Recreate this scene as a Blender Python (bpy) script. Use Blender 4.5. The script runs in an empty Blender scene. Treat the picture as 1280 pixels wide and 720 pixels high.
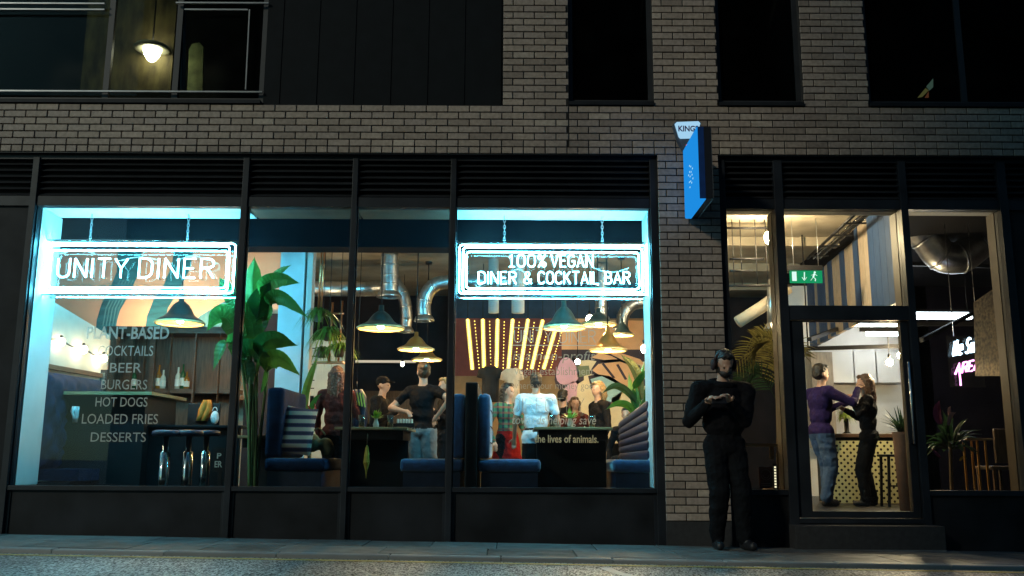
import bpy, bmesh, math, random
import numpy as np
from mathutils import Vector, Matrix, Euler, noise

R = math.radians
random.seed(7)
scene = bpy.context.scene
C = scene.collection

# ------------------------------------------------------------------ camera
CAM = Vector((0.0, -9.08, 0.80))
PITCH = R(10.44)
ROLL = 0.0046
FPX = 1150.0
cam_d = bpy.data.cameras.new('camera')
cam_d.sensor_width = 36.0
cam_d.lens = 36.0 * FPX / 1280.0
cam_d.clip_start = 0.05
cam_d.clip_end = 500.0
cam = bpy.data.objects.new('camera', cam_d)
CROT = Euler((math.pi / 2 + PITCH, 0, 0)).to_matrix() @ Matrix.Rotation(ROLL, 3, 'Z')
cam.matrix_world = Matrix.Translation(CAM) @ CROT.to_4x4()
C.objects.link(cam)
scene.camera = cam

# ------------------------------------------------------------------ world, sun, exposure
SUN_DIR = Vector((0.95, 1.0, -0.66)).normalized()        # the way the light travels
world = bpy.data.worlds.new('World')
scene.world = world
world.use_nodes = True
wn = world.node_tree
wn.nodes.clear()
w_out = wn.nodes.new('ShaderNodeOutputWorld')
w_bg = wn.nodes.new('ShaderNodeBackground')
w_sky = wn.nodes.new('ShaderNodeTexSky')
w_sky.sky_type = 'NISHITA'
w_sky.sun_disc = False
w_sky.sun_elevation = math.asin(-SUN_DIR.z)
w_sky.sun_rotation = math.atan2(-SUN_DIR.x, -SUN_DIR.y)
w_tint = wn.nodes.new('ShaderNodeMix'); w_tint.data_type = 'RGBA'; w_tint.blend_type = 'MULTIPLY'; w_tint.inputs[0].default_value = 1.0
w_tint.inputs[7].default_value = (0.36, 0.80, 1.0, 1.0)          # night sky over the city: dim teal
wn.links.new(w_sky.outputs[0], w_tint.inputs[6])
wn.links.new(w_tint.outputs[2], w_bg.inputs[0])
w_bg.inputs[1].default_value = 0.06
wn.links.new(w_bg.outputs[0], w_out.inputs[0])
sun_d = bpy.data.lights.new('sun', 'SUN')
sun_d.energy = 0.78
sun_d.angle = R(5.0)
sun_d.color = (1.0, 0.90, 0.68)
sun = bpy.data.objects.new('sun', sun_d)
sun.rotation_euler = SUN_DIR.to_track_quat('-Z', 'Y').to_euler()
sun.location = (-8, -10, 9)
C.objects.link(sun)

scene.view_settings.view_transform = 'Standard'
scene.view_settings.look = 'None'
scene.view_settings.gamma = 1.0
scene.view_settings.exposure = 0.0
scene.view_settings.use_curve_mapping = False
cy = scene.cycles
cy.use_denoising = True
cy.denoiser = 'OPENIMAGEDENOISE'
cy.denoising_input_passes = 'RGB_ALBEDO_NORMAL'
cy.use_adaptive_sampling = False
cy.max_bounces = 6
cy.diffuse_bounces = 2
cy.glossy_bounces = 3
cy.transmission_bounces = 4
cy.transparent_max_bounces = 16
cy.caustics_reflective = False
cy.caustics_refractive = False
cy.sample_clamp_indirect = 4.0
cy.sample_clamp_direct = 0.0
cy.use_light_tree = True

# ------------------------------------------------------------------ helpers
def at(px, py, Y):
    """point of the place on the plane y = Y seen at photograph pixel (px, py)"""
    d = CROT @ Vector(((px - 640.0) / FPX, -(py - 360.0) / FPX, -1.0))
    t = (Y - CAM.y) / d.y
    return CAM + d * t

def ppm(p):
    """photograph pixels per metre at point p"""
    v = CROT.transposed() @ (Vector(p) - CAM)
    return FPX / -v.z

def m_size(px, p):
    return px / ppm(p)

class MB:
    def __init__(self):
        self.v = []; self.f = []; self.m = []; self.s = []
    def add(self, vs, fs, mi=0, smooth=False):
        o = len(self.v)
        self.v += [tuple(x) for x in vs]
        for f in fs:
            self.f.append(tuple(i + o for i in f)); self.m.append(mi); self.s.append(smooth)
        return self
    def box(self, x0, x1, y0, y1, z0, z1, mi=0):
        return self.add([(x0,y0,z0),(x1,y0,z0),(x1,y1,z0),(x0,y1,z0),(x0,y0,z1),(x1,y0,z1),(x1,y1,z1),(x0,y1,z1)],
                        [(0,3,2,1),(4,5,6,7),(0,1,5,4),(1,2,6,5),(2,3,7,6),(3,0,4,7)], mi)
    def bevbox(self, x0, x1, y0, y1, z0, z1, b=0.01, mi=0):
        bm = bmesh.new()
        bmesh.ops.create_cube(bm, size=1.0)
        for v in bm.verts:
            v.co = Vector(((x0+x1)/2 + v.co.x*(x1-x0), (y0+y1)/2 + v.co.y*(y1-y0), (z0+z1)/2 + v.co.z*(z1-z0)))
        bmesh.ops.bevel(bm, geom=bm.edges[:], offset=b, segments=2, affect='EDGES', profile=0.6)
        bm.verts.index_update()
        self.add([v.co for v in bm.verts], [[v.index for v in f.verts] for f in bm.faces], mi, False)
        bm.free()
        return self
    def obox(self, c, ax, ay, az, mi=0):
        c = Vector(c); ax = Vector(ax); ay = Vector(ay); az = Vector(az)
        vs = [c + sx*ax + sy*ay + sz*az for sz in (-1,1) for sx, sy in ((-1,-1),(1,-1),(1,1),(-1,1))]
        return self.add(vs, [(0,3,2,1),(4,5,6,7),(0,1,5,4),(1,2,6,5),(2,3,7,6),(3,0,4,7)], mi)
    def bar(self, a, b, w, d=None, mi=0):
        a = Vector(a); b = Vector(b); d = d or w
        t = (b - a); L = t.length
        if L < 1e-6: return self
        t /= L
        up = Vector((0,0,1)) if abs(t.z) < 0.9 else Vector((0,1,0))
        s = t.cross(up).normalized(); u = s.cross(t)
        return self.obox((a+b)/2, s*(w/2), u*(d/2), t*(L/2), mi)
    def tube(self, pts, r, n=8, closed=False, cap=True, mi=0, smooth=True):
        pts = [Vector(p) for p in pts]
        N = len(pts)
        rs = r if isinstance(r, (list, tuple)) else [r]*N
        vs = []; prev = None
        for i, p in enumerate(pts):
            if closed: t = pts[(i+1) % N] - pts[i-1]
            else: t = pts[min(i+1, N-1)] - pts[max(i-1, 0)]
            if t.length < 1e-9: t = Vector((0,0,1))
            t.normalize()
            if prev is None:
                up = Vector((0,0,1)) if abs(t.z) < 0.9 else Vector((1,0,0))
                a = t.cross(up).normalized()
            else:
                a = (prev - t*prev.dot(t))
                if a.length < 1e-6: a = t.cross(Vector((0,0,1)) if abs(t.z) < .9 else Vector((1,0,0)))
                a.normalize()
            prev = a
            b = t.cross(a)
            for k in range(n):
                an = 2*math.pi*k/n
                vs.append(p + (a*math.cos(an) + b*math.sin(an))*rs[i])
        fs = []
        for i in range(N if closed else N-1):
            j = (i+1) % N
            for k in range(n):
                fs.append((i*n+k, i*n+(k+1) % n, j*n+(k+1) % n, j*n+k))
        if cap and not closed:
            fs.append(tuple(range(n))[::-1]); fs.append(tuple((N-1)*n+k for k in range(n)))
        return self.add(vs, fs, mi, smooth)
    def lathe(self, c, prof, n=20, mi=0, smooth=True, axis=None):
        c = Vector(c); vs = []; fs = []
        q = Vector((0,0,1)).rotation_difference(Vector(axis)) if axis is not None else None
        for r, z in prof:
            for k in range(n):
                a = 2*math.pi*k/n
                p = Vector((r*math.cos(a), r*math.sin(a), z))
                if q: p = q @ p
                vs.append(c + p)
        for i in range(len(prof)-1):
            for k in range(n):
                fs.append((i*n+k, i*n+(k+1) % n, (i+1)*n+(k+1) % n, (i+1)*n+k))
        return self.add(vs, fs, mi, smooth)
    def ball(self, c, rx, ry=None, rz=None, n=12, m=8, mi=0, rot=None):
        ry = ry or rx; rz = rz or rx
        c = Vector(c); vs = [Vector((0,0,-rz))]; fs = []
        for i in range(1, m):
            th = math.pi*i/m - math.pi/2
            for k in range(n):
                a = 2*math.pi*k/n
                vs.append(Vector((rx*math.cos(th)*math.cos(a), ry*math.cos(th)*math.sin(a), rz*math.sin(th))))
        vs.append(Vector((0,0,rz)))
        for k in range(n): fs.append((0, 1+(k+1) % n, 1+k))
        for i in range(m-2):
            for k in range(n):
                a = 1+i*n
                fs.append((a+k, a+(k+1) % n, a+n+(k+1) % n, a+n+k))
        L = len(vs)-1; a = 1+(m-2)*n
        for k in range(n): fs.append((a+k, a+(k+1) % n, L))
        if rot is not None: vs = [rot @ v for v in vs]
        return self.add([c+v for v in vs], fs, mi, True)
    def prism(self, pts, y0, y1, mi=0):
        """polygon given in (x, z), extruded from y0 to y1"""
        n = len(pts)
        vs = [(x, y0, z) for x, z in pts] + [(x, y1, z) for x, z in pts]
        fs = [tuple(range(n)), tuple(range(2*n-1, n-1, -1))]
        fs += [(i, i+n, (i+1) % n + n, (i+1) % n) for i in range(n)]
        return self.add(vs, fs, mi)
    def slab(self, pts, z0, z1, mi=0):
        """polygon given in (x, y), extruded from z0 to z1"""
        n = len(pts)
        vs = [(x, y, z0) for x, y in pts] + [(x, y, z1) for x, y in pts]
        fs = [tuple(range(n-1, -1, -1)), tuple(range(n, 2*n))]
        fs += [(i, (i+1) % n, (i+1) % n + n, i+n) for i in range(n)]
        return self.add(vs, fs, mi)
    def sheet(self, rows, mi=0, smooth=True, thick=0.0):
        """grid of points; thick > 0 gives it a back"""
        n = len(rows[0]); m = len(rows)
        vs = [p for r in rows for p in r]
        fs = [(i*n+j, i*n+j+1, (i+1)*n+j+1, (i+1)*n+j) for i in range(m-1) for j in range(n-1)]
        return self.add(vs, fs, mi, smooth)
    def mesh(self, name, off=(0,0,0)):
        me = bpy.data.meshes.new(name)
        o = Vector(off)
        me.from_pydata([(x-o.x, y-o.y, z-o.z) for x, y, z in self.v], [], self.f)
        me.polygons.foreach_set('material_index', self.m)
        me.polygons.foreach_set('use_smooth', self.s)
        me.update()
        return me
    def build(self, name, mats, parent=None, fix=True):
        org = Vector((0,0,0)); p = parent
        while p is not None:
            org += p.location; p = p.parent
        me = self.mesh(name, org)
        if fix:
            bm = bmesh.new(); bm.from_mesh(me)
            bmesh.ops.recalc_face_normals(bm, faces=bm.faces[:])
            bm.to_mesh(me); bm.free()
        for mt in (mats if isinstance(mats, (list, tuple)) else [mats]):
            me.materials.append(mt)
        o = bpy.data.objects.new(name, me)
        C.objects.link(o)
        if parent is not None: o.parent = parent
        return o

def tag(o, label=None, cat=None, group=None, kind=None):
    if label: o['label'] = label
    if cat: o['category'] = cat
    if group: o['group'] = group
    if kind: o['kind'] = kind
    return o

def thing(name, label, cat, loc=(0,0,0), group=None):
    o = bpy.data.objects.new(name, None)
    o.empty_display_size = 0.1
    o.location = loc
    C.objects.link(o)
    return tag(o, label, cat, group)

def copy_tree(o, parent=None):
    c = o.copy()
    C.objects.link(c)
    c.parent = parent
    for ch in list(o.children):
        copy_tree(ch, c)
    return c

# ------------------------------------------------------------------ materials
def new_mat(name):
    m = bpy.data.materials.new(name)
    m.use_nodes = True
    nt = m.node_tree
    nt.nodes.clear()
    out = nt.nodes.new('ShaderNodeOutputMaterial')
    return m, nt, out

def pbr(name, col, rough=0.6, metal=0.0, var=0.25, scale=8.0, bump=0.0, bscale=60.0, col2=None, spec=0.5,
        stretch=(1,1,1), sheen=0.0, rvar=0.0, trans=0.0, coat=0.0, bdist=0.01):
    m, nt, out = new_mat(name)
    N = nt.nodes.new; L = nt.links.new
    b = N('ShaderNodeBsdfPrincipled')
    tc = N('ShaderNodeTexCoord'); mp = N('ShaderNodeMapping')
    mp.inputs['Scale'].default_value = stretch
    L(tc.outputs['Object'], mp.inputs[0])
    no = N('ShaderNodeTexNoise'); no.inputs['Scale'].default_value = scale; no.inputs['Detail'].default_value = 5
    L(mp.outputs[0], no.inputs[0])
    rp = N('ShaderNodeValToRGB')
    c = Vector(col); c2 = Vector(col2) if col2 else c*(1-var)
    rp.color_ramp.elements[0].position = 0.3; rp.color_ramp.elements[1].position = 0.7
    rp.color_ramp.elements[0].color = (*c2, 1)
    top = c*(1+var*0.5) if not col2 else c
    rp.color_ramp.elements[1].color = (*top, 1)
    L(no.outputs[0], rp.inputs[0]); L(rp.outputs[0], b.inputs['Base Color'])
    b.inputs['Roughness'].default_value = rough
    b.inputs['Metallic'].default_value = metal
    b.inputs['Specular IOR Level'].default_value = spec
    if sheen: b.inputs['Sheen Weight'].default_value = sheen
    if coat: b.inputs['Coat Weight'].default_value = coat
    if trans: b.inputs['Transmission Weight'].default_value = trans
    if rvar:
        mr = N('ShaderNodeMapRange'); mr.inputs[3].default_value = rough - rvar; mr.inputs[4].default_value = rough + rvar
        n3 = N('ShaderNodeTexNoise'); n3.inputs['Scale'].default_value = scale*2.3; n3.inputs['Detail'].default_value = 4
        L(mp.outputs[0], n3.inputs[0]); L(n3.outputs[0], mr.inputs[0]); L(mr.outputs[0], b.inputs['Roughness'])
    if bump:
        n2 = N('ShaderNodeTexNoise'); n2.inputs['Scale'].default_value = bscale; n2.inputs['Detail'].default_value = 4
        L(mp.outputs[0], n2.inputs[0])
        bp = N('ShaderNodeBump'); bp.inputs['Strength'].default_value = bump; bp.inputs['Distance'].default_value = bdist
        L(n2.outputs[0], bp.inputs['Height']); L(bp.outputs[0], b.inputs['Normal'])
    L(b.outputs[0], out.inputs[0])
    return m

def emit(name, col, strength):
    m, nt, out = new_mat(name)
    e = nt.nodes.new('ShaderNodeEmission')
    e.inputs[0].default_value = (*col, 1); e.inputs[1].default_value = strength
    nt.links.new(e.outputs[0], out.inputs[0])
    return m

def clear_glass(name, tint=(0.92, 0.96, 0.96), refl=1.0, haze=0.0, rough=0.0):
    """thin clear sheet: see-through with a Fresnel reflection and a film of dirt haze, added to give the neon a halo"""
    m, nt, out = new_mat(name)
    N = nt.nodes.new; L = nt.links.new
    tr = N('ShaderNodeBsdfTransparent'); tr.inputs[0].default_value = (*tint, 1)
    gl = N('ShaderNodeBsdfGlossy'); gl.inputs['Roughness'].default_value = rough
    fr = N('ShaderNodeFresnel'); fr.inputs[0].default_value = 1.5
    mul = N('ShaderNodeMath'); mul.operation = 'MULTIPLY'; mul.inputs[1].default_value = refl; mul.use_clamp = True
    L(fr.outputs[0], mul.inputs[0])
    mx = N('ShaderNodeMixShader')
    L(mul.outputs[0], mx.inputs[0]); L(tr.outputs[0], mx.inputs[1]); L(gl.outputs[0], mx.inputs[2])
    last = mx
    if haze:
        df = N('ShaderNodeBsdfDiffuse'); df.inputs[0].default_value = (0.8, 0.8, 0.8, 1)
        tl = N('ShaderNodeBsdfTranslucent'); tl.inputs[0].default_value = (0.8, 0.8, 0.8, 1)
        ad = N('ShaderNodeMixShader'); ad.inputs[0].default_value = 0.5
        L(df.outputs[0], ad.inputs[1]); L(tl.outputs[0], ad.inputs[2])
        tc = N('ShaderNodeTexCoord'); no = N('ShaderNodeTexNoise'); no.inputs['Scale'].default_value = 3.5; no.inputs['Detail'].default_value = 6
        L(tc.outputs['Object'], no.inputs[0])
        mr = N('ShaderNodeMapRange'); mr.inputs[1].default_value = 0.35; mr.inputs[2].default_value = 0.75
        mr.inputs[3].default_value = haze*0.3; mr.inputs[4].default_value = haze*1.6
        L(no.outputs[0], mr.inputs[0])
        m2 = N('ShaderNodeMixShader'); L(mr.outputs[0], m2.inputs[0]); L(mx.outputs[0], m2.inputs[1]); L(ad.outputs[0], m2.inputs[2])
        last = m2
    L(last.outputs[0], out.inputs[0])
    return m

def leaf_mat(name, col, col2):
    m, nt, out = new_mat(name)
    N = nt.nodes.new; L = nt.links.new
    b = N('ShaderNodeBsdfPrincipled'); tl = N('ShaderNodeBsdfTranslucent'); mx = N('ShaderNodeMixShader')
    oi = N('ShaderNodeObjectInfo'); tc = N('ShaderNodeTexCoord'); no = N('ShaderNodeTexNoise')
    no.inputs['Scale'].default_value = 9
    L(tc.outputs['Object'], no.inputs[0])
    ma = N('ShaderNodeMath'); ma.operation = 'ADD'
    L(oi.outputs['Random'], ma.inputs[0]); L(no.outputs[0], ma.inputs[1])
    m5 = N('ShaderNodeMath'); m5.operation = 'MULTIPLY'; m5.inputs[1].default_value = 0.5
    L(ma.outputs[0], m5.inputs[0])
    rp = N('ShaderNodeValToRGB'); rp.color_ramp.elements[0].color = (*col, 1); rp.color_ramp.elements[1].color = (*col2, 1)
    rp.color_ramp.elements[0].position = 0.25; rp.color_ramp.elements[1].position = 0.75
    L(m5.outputs[0], rp.inputs[0])
    L(rp.outputs[0], b.inputs['Base Color']); L(rp.outputs[0], tl.inputs[0])
    b.inputs['Roughness'].default_value = 0.38
    mx.inputs[0].default_value = 0.45
    L(b.outputs[0], mx.inputs[1]); L(tl.outputs[0], mx.inputs[2]); L(mx.outputs[0], out.inputs[0])
    return m

M = {}
M['frame'] = pbr('frame_paint', (0.019, 0.023, 0.030), 0.45, spec=0.3, var=0.45, scale=3, bump=0.04, bscale=150, rvar=0.1)
M['panel'] = pbr('riser_paint', (0.016, 0.018, 0.022), 0.6, spec=0.2, var=0.6, scale=2.2, bump=0.06, bscale=40, rvar=0.1)
M['louvre'] = pbr('louvre_paint', (0.022, 0.024, 0.028), 0.5, var=0.3, scale=6)
M['mortar'] = pbr('mortar', (0.030, 0.027, 0.026), 0.95, var=0.3, scale=40, bump=0.3, bscale=200)
M['plinth'] = pbr('plinth_render', (0.03, 0.03, 0.032), 0.85, var=0.3, scale=20, bump=0.2)
M['reveal'] = pbr('reveal_paint', (0.55, 0.56, 0.55), 0.7, var=0.06, scale=6, bump=0.05)
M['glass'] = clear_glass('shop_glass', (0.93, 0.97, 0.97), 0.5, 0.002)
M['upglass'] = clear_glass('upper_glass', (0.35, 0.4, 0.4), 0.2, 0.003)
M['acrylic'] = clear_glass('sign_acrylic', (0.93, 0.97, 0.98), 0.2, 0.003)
M['neon'] = emit('neon_tube_light', (0.13, 0.73, 1.0), 190.0)
M['neonletter'] = emit('neon_letter_light', (0.20, 0.80, 1.0), 42.0)
M['steel'] = pbr('steel', (0.62, 0.62, 0.62), 0.16, 1.0, var=0.15, scale=12, rvar=0.06)
M['duct'] = pbr('galvanised_duct', (0.60, 0.61, 0.62), 0.36, 1.0, var=0.28, scale=14, bump=0.08, bscale=25, rvar=0.12)
M['chain'] = pbr('chain_metal', (0.55, 0.56, 0.58), 0.35, 0.9, var=0.1)
M['black'] = pbr('black_metal', (0.012, 0.012, 0.014), 0.5, 0.0, spec=0.25, var=0.2)
M['bulb'] = emit('warm_bulb_light', (1.0, 0.62, 0.25), 520.0)
M['bulbw'] = emit('soft_bulb_light', (1.0, 0.78, 0.50), 60.0)
M['wood'] = pbr('dark_wood', (0.10, 0.052, 0.028), 0.5, var=0.5, scale=6, stretch=(1, 12, 12), bump=0.1, bscale=20)
M['woodlight'] = pbr('oak_edge', (0.36, 0.25, 0.12), 0.5, var=0.4, scale=6, stretch=(1, 14, 14), bump=0.1)
M['darkwall'] = pbr('dark_wall_paint', (0.035, 0.028, 0.032), 0.8, spec=0.15, var=0.3, scale=3)
M['navy'] = pbr('navy_ceiling_paint', (0.005, 0.005, 0.008), 0.85, spec=0.1, var=0.25, scale=2.5)
M['concrete'] = pbr('raw_concrete', (0.42, 0.36, 0.27), 0.85, var=0.35, scale=2.2, bump=0.12, bscale=14)
M['cream'] = pbr('cream_paint', (0.48, 0.46, 0.39), 0.75, var=0.12, scale=4, bump=0.04)
M['whitewall'] = pbr('white_wall_paint', (0.80, 0.76, 0.71), 0.75, var=0.1, scale=3)
M['floor'] = pbr('floor_vinyl', (0.022, 0.02, 0.02), 0.4, var=0.3, scale=6)
M['velvet'] = pbr('blue_velvet', (0.005, 0.036, 0.13), 0.8, var=0.45, scale=14, sheen=0.6, bump=0.15, bscale=30)
M['velvetdark'] = pbr('dark_blue_velvet', (0.004, 0.016, 0.05), 0.85, var=0.4, scale=14, bump=0.15, bscale=30, spec=0.2)
M['navyfab'] = pbr('navy_leather', (0.015, 0.022, 0.05), 0.42, var=0.3, scale=12, bump=0.1, bscale=60)
M['copper'] = pbr('copper_pipe', (0.72, 0.32, 0.16), 0.35, 1.0, var=0.2)
M['leaf'] = leaf_mat('banana_leaf', (0.02, 0.10, 0.022), (0.09, 0.30, 0.05))
M['fern'] = leaf_mat('fern_leaf', (0.10, 0.20, 0.03), (0.30, 0.40, 0.08))
M['palm'] = leaf_mat('palm_leaf', (0.14, 0.13, 0.04), (0.30, 0.26, 0.09))
M['darkleaf'] = leaf_mat('dark_leaf', (0.01, 0.03, 0.014), (0.03, 0.075, 0.03))
M['stem'] = pbr('plant_stem', (0.10, 0.17, 0.05), 0.5, var=0.3)
M['bark'] = pbr('plant_bark', (0.10, 0.07, 0.04), 0.8, var=0.4, bump=0.3)
M['pot'] = pbr('terracotta_pot', (0.18, 0.10, 0.07), 0.7, var=0.2)
M['potw'] = pbr('white_pot', (0.7, 0.7, 0.68), 0.4, var=0.1)
# ================================================================== brick building
YW = 0.0                       # brick face
YF = 0.07                      # face of the shopfront frames
YG = 0.13                      # glass plane
z_lint = at(640, 191.6, 0).z   # underside of the brick band
CO = 0.075
z_sill = z_lint + 7*CO         # underside of the upper windows
Z_TOP = 6.6
XL, XR = -7.2, 9.4

def brick_mat():
    m, nt, out = new_mat('facing_brick')
    N = nt.nodes.new; L = nt.links.new
    b = N('ShaderNodeBsdfPrincipled'); b.inputs['Roughness'].default_value = 0.62
    oi = N('ShaderNodeObjectInfo'); ge = N('ShaderNodeNewGeometry')
    ad = N('ShaderNodeMath'); ad.operation = 'ADD'
    L(oi.outputs['Random'], ad.inputs[0]); L(ge.outputs['Random Per Island'], ad.inputs[1])
    fr = N('ShaderNodeMath'); fr.operation = 'FRACT'; L(ad.outputs[0], fr.inputs[0])
    rp = N('ShaderNodeValToRGB'); e = rp.color_ramp.elements
    e[0].color = (0.28, 0.22, 0.18, 1); e[1].color = (0.52, 0.43, 0.345, 1)
    k = e.new(0.5); k.color = (0.42, 0.335, 0.27, 1)
    k = e.new(0.93); k.color = (0.36, 0.29, 0.25, 1)
    L(fr.outputs[0], rp.inputs[0])
    tc = N('ShaderNodeTexCoord')
    no = N('ShaderNodeTexNoise'); no.inputs['Scale'].default_value = 26; no.inputs['Detail'].default_value = 6
    L(ge.outputs['Position'], no.inputs[0])
    mr = N('ShaderNodeMapRange'); mr.inputs[1].default_value = 0.3; mr.inputs[2].default_value = 0.7
    mr.inputs[3].default_value = 0.74; mr.inputs[4].default_value = 1.16
    L(no.outputs[0], mr.inputs[0])
    st = N('ShaderNodeTexNoise'); st.inputs['Scale'].default_value = 1.1; st.inputs['Detail'].default_value = 5
    L(ge.outputs['Position'], st.inputs[0])
    m2 = N('ShaderNodeMapRange'); m2.inputs[1].default_value = 0.35; m2.inputs[2].default_value = 0.7
    m2.inputs[3].default_value = 0.78; m2.inputs[4].default_value = 1.08
    L(st.outputs[0], m2.inputs[0])
    mu = N('ShaderNodeMath'); mu.operation = 'MULTIPLY'; L(mr.outputs[0], mu.inputs[0]); L(m2.outputs[0], mu.inputs[1])
    vm = N('ShaderNodeVectorMath'); vm.operation = 'SCALE'
    L(rp.outputs[0], vm.inputs[0]); L(mu.outputs[0], vm.inputs['Scale'])
    L(vm.outputs[0], b.inputs['Base Color'])
    n2 = N('ShaderNodeTexNoise'); n2.inputs['Scale'].default_value = 120; n2.inputs['Detail'].default_value = 5
    L(ge.outputs['Position'], n2.inputs[0])
    bp = N('ShaderNodeBump'); bp.inputs['Strength'].default_value = 0.35; bp.inputs['Distance'].default_value = 0.004
    L(n2.outputs[0], bp.inputs['Height']); L(bp.outputs[0], b.inputs['Normal'])
    L(b.outputs[0], out.inputs[0])
    return m
M['brick'] = brick_mat()

# openings and edges of the brickwork, in metres
def X(px, py, Y=0.0): return at(px, py, Y).x
def Zp(px, py, Y=0.0): return at(px, py, Y).z
x_pl = X(827.5, 420); x_pr = X(906, 420)                   # brick pier between the shopfronts
z_pb = Zp(865, 652)                                        # top of its plinth
up_open = [(XL, X(629, 90)), (X(710.5, 90), X(817, 90)), (X(897, 90), X(1003, 90)), (X(1085, 100), XR)]

building = thing('brick_building', 'dark buff brick building with upper windows above the two shopfronts', 'building', (0, 0, 0))
w = MB()
w.box(XL, XR, 0.014, 0.30, z_lint, z_sill)
edges = [up_open[0][1], up_open[1][0], up_open[1][1], up_open[2][0], up_open[2][1], up_open[3][0]]
for a, b in ((edges[0], edges[1]), (edges[2], edges[3]), (edges[4], edges[5])):
    w.box(a, b, 0.014, 0.30, z_sill, Z_TOP)
w.box(x_pl, x_pr, 0.014, 0.40, z_pb, z_lint)
wall = w.build('wall', M['mortar'], building)

bricks = []          # (x0, x1, z0, z1)
J = 0.010
def course(x0, x1, z, k, header=False):
    pitch = 0.1125 if header else 0.225
    off = 0.0 if header else (0.1125 if k % 2 else 0.0)
    n0 = math.floor((x0 - off)/pitch) - 1
    x = n0*pitch + off
    while x < x1:
        a = max(x, x0); b = min(x + pitch, x1)
        if b - a > 0.035:
            bricks.append((a + J/2 if a > x0 + 1e-5 else a, b - J/2 if b < x1 - 1e-5 else b, z, z + CO - J))
        x += pitch
for k in range(7):
    if k == 0: course(XL, XR, z_lint, k, True)
    else:
        course(XL, X(711, 150) - 0.006, z_lint + k*CO, k)
        course(X(711, 150) + 0.006, XR, z_lint + k*CO, k)
z = z_sill; k = 7
while z < Z_TOP - CO:
    for a, b in ((edges[0], edges[1]), (edges[2], edges[3]), (edges[4], edges[5])):
        course(a, b, z, k)
    z += CO; k += 1
z = z_lint - CO; k = 1
while z > z_pb - 0.02:
    course(x_pl, x_pr, z, k)
    z -= CO; k += 1

def brick_shape(mb, x0, x1, z0, z1, y=0.0, d=0.03, c=0.004):
    vs = [(x0+c,y,z0+c),(x1-c,y,z0+c),(x1-c,y,z1-c),(x0+c,y,z1-c),
          (x0,y+c,z0),(x1,y+c,z0),(x1,y+c,z1),(x0,y+c,z1),
          (x0,y+d,z0),(x1,y+d,z0),(x1,y+d,z1),(x0,y+d,z1)]
    fs = [(0,1,2,3),(4,5,1,0),(5,6,2,1),(6,7,3,2),(7,4,0,3),(8,9,5,4),(9,10,6,5),(10,11,7,6),(11,8,4,7)]
    mb.add(vs, fs)

def in_view(x, z):
    v = CROT.transposed() @ (Vector((x, 0, z)) - CAM)
    px = 640 + FPX*v.x/-v.z; py = 360 - FPX*v.y/-v.z
    return 0 < px < 1280 and 0 < py < 720, px, py
scored = []
for bk in bricks:
    xm = (bk[0]+bk[1])/2; zm = (bk[2]+bk[3])/2
    ok, px, py = in_view(xm, zm)
    area = (bk[1]-bk[0])*(bk[3]-bk[2])*ppm((xm, 0, zm))**2 if ok else 0
    scored.append((area, bk))
scored.sort(key=lambda t: -t[0])
rb = random.Random(3)
mesh_cache = {}
for area, (a, b, z0, z1) in scored[:300]:
    wd = round(b - a, 3)
    if wd not in mesh_cache:
        mb = MB(); brick_shape(mb, -wd/2, wd/2, 0, CO - J)
        me = mb.mesh('brick'); me.materials.append(M['brick']); mesh_cache[wd] = me
    o = bpy.data.objects.new('brick', mesh_cache[wd])
    o.location = ((a+b)/2, rb.uniform(-0.0025, 0.0025), z0)
    o.rotation_euler = (rb.uniform(-.004, .004), rb.uniform(-.003, .003), rb.uniform(-.004, .004))
    C.objects.link(o); o.parent = wall
mb = MB()
for area, (a, b, z0, z1) in scored[300:]:
    brick_shape(mb, a, b, z0, z1, rb.uniform(-0.0025, 0.0025))
tag(mb.build('brickwork', M['brick'], wall, fix=False), kind='stuff')
mb = MB(); mb.box(X(711, 150)-0.005, X(711, 150)+0.005, 0.004, 0.02, z_lint+CO, z_sill)
mb.build('movement_joint', M['black'], wall)
mb = MB(); mb.box(x_pl, x_pr, 0.004, 0.40, -0.25, z_pb)
mb.build('plinth', M['plinth'], building)
# steel angle that carries the band
mb = MB(); mb.box(XL, XR, 0.012, 0.30, z_lint-0.012, z_lint-0.002)
mb.build('lintel', M['frame'], building)
mb = MB(); mb.box(XL, XR, 0.30, 0.34, z_lint, Z_TOP + 0.2)       # solid backing behind the parapet edges
# upper windows
def upper_window(x0, x1, sill_px=None, mull=(), rails=(), glass='upglass', depth=0.13):
    f = MB()
    zs = z_sill + 0.012
    f.box(x0+0.004, x1-0.004, -0.02, depth+0.05, z_sill+0.002, zs+0.028)            # sill board
    s = f.build('window_sill', M['panel'], building)
    f = MB()
    t = 0.05
    f.box(x0, x0+t, depth-0.05, depth, zs+0.03, Z_TOP); f.box(x1-t, x1, depth-0.05, depth, zs+0.03, Z_TOP)
    f.box(x0+t, x1-t, depth-0.05, depth, zs+0.03, zs+0.03+t)
    for m_ in mull: f.box(m_-0.03, m_+0.03, depth-0.052, depth-0.002, zs+0.03+t, Z_TOP)
    fr = f.build('window_frame', M['louvre'], building)
    xs = [x0+t] + [m_ for m_ in mull] + [x1-t]
    for i in range(len(xs)-1):
        g = MB(); g.box(xs[i]+(0.032 if i else 0.002), xs[i+1]-(0.032 if i < len(xs)-2 else 0.002), depth-0.03, depth-0.022, zs+0.032+t, Z_TOP)
        g.build('pane', M[glass], fr)
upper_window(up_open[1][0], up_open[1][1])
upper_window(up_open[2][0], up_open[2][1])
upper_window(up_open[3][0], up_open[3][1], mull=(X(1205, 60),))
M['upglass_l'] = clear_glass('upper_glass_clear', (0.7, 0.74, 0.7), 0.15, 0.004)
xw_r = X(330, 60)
upper_window(up_open[0][0], xw_r, mull=(X(132, 60), X(218.5, 60)), glass='upglass_l')
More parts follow.
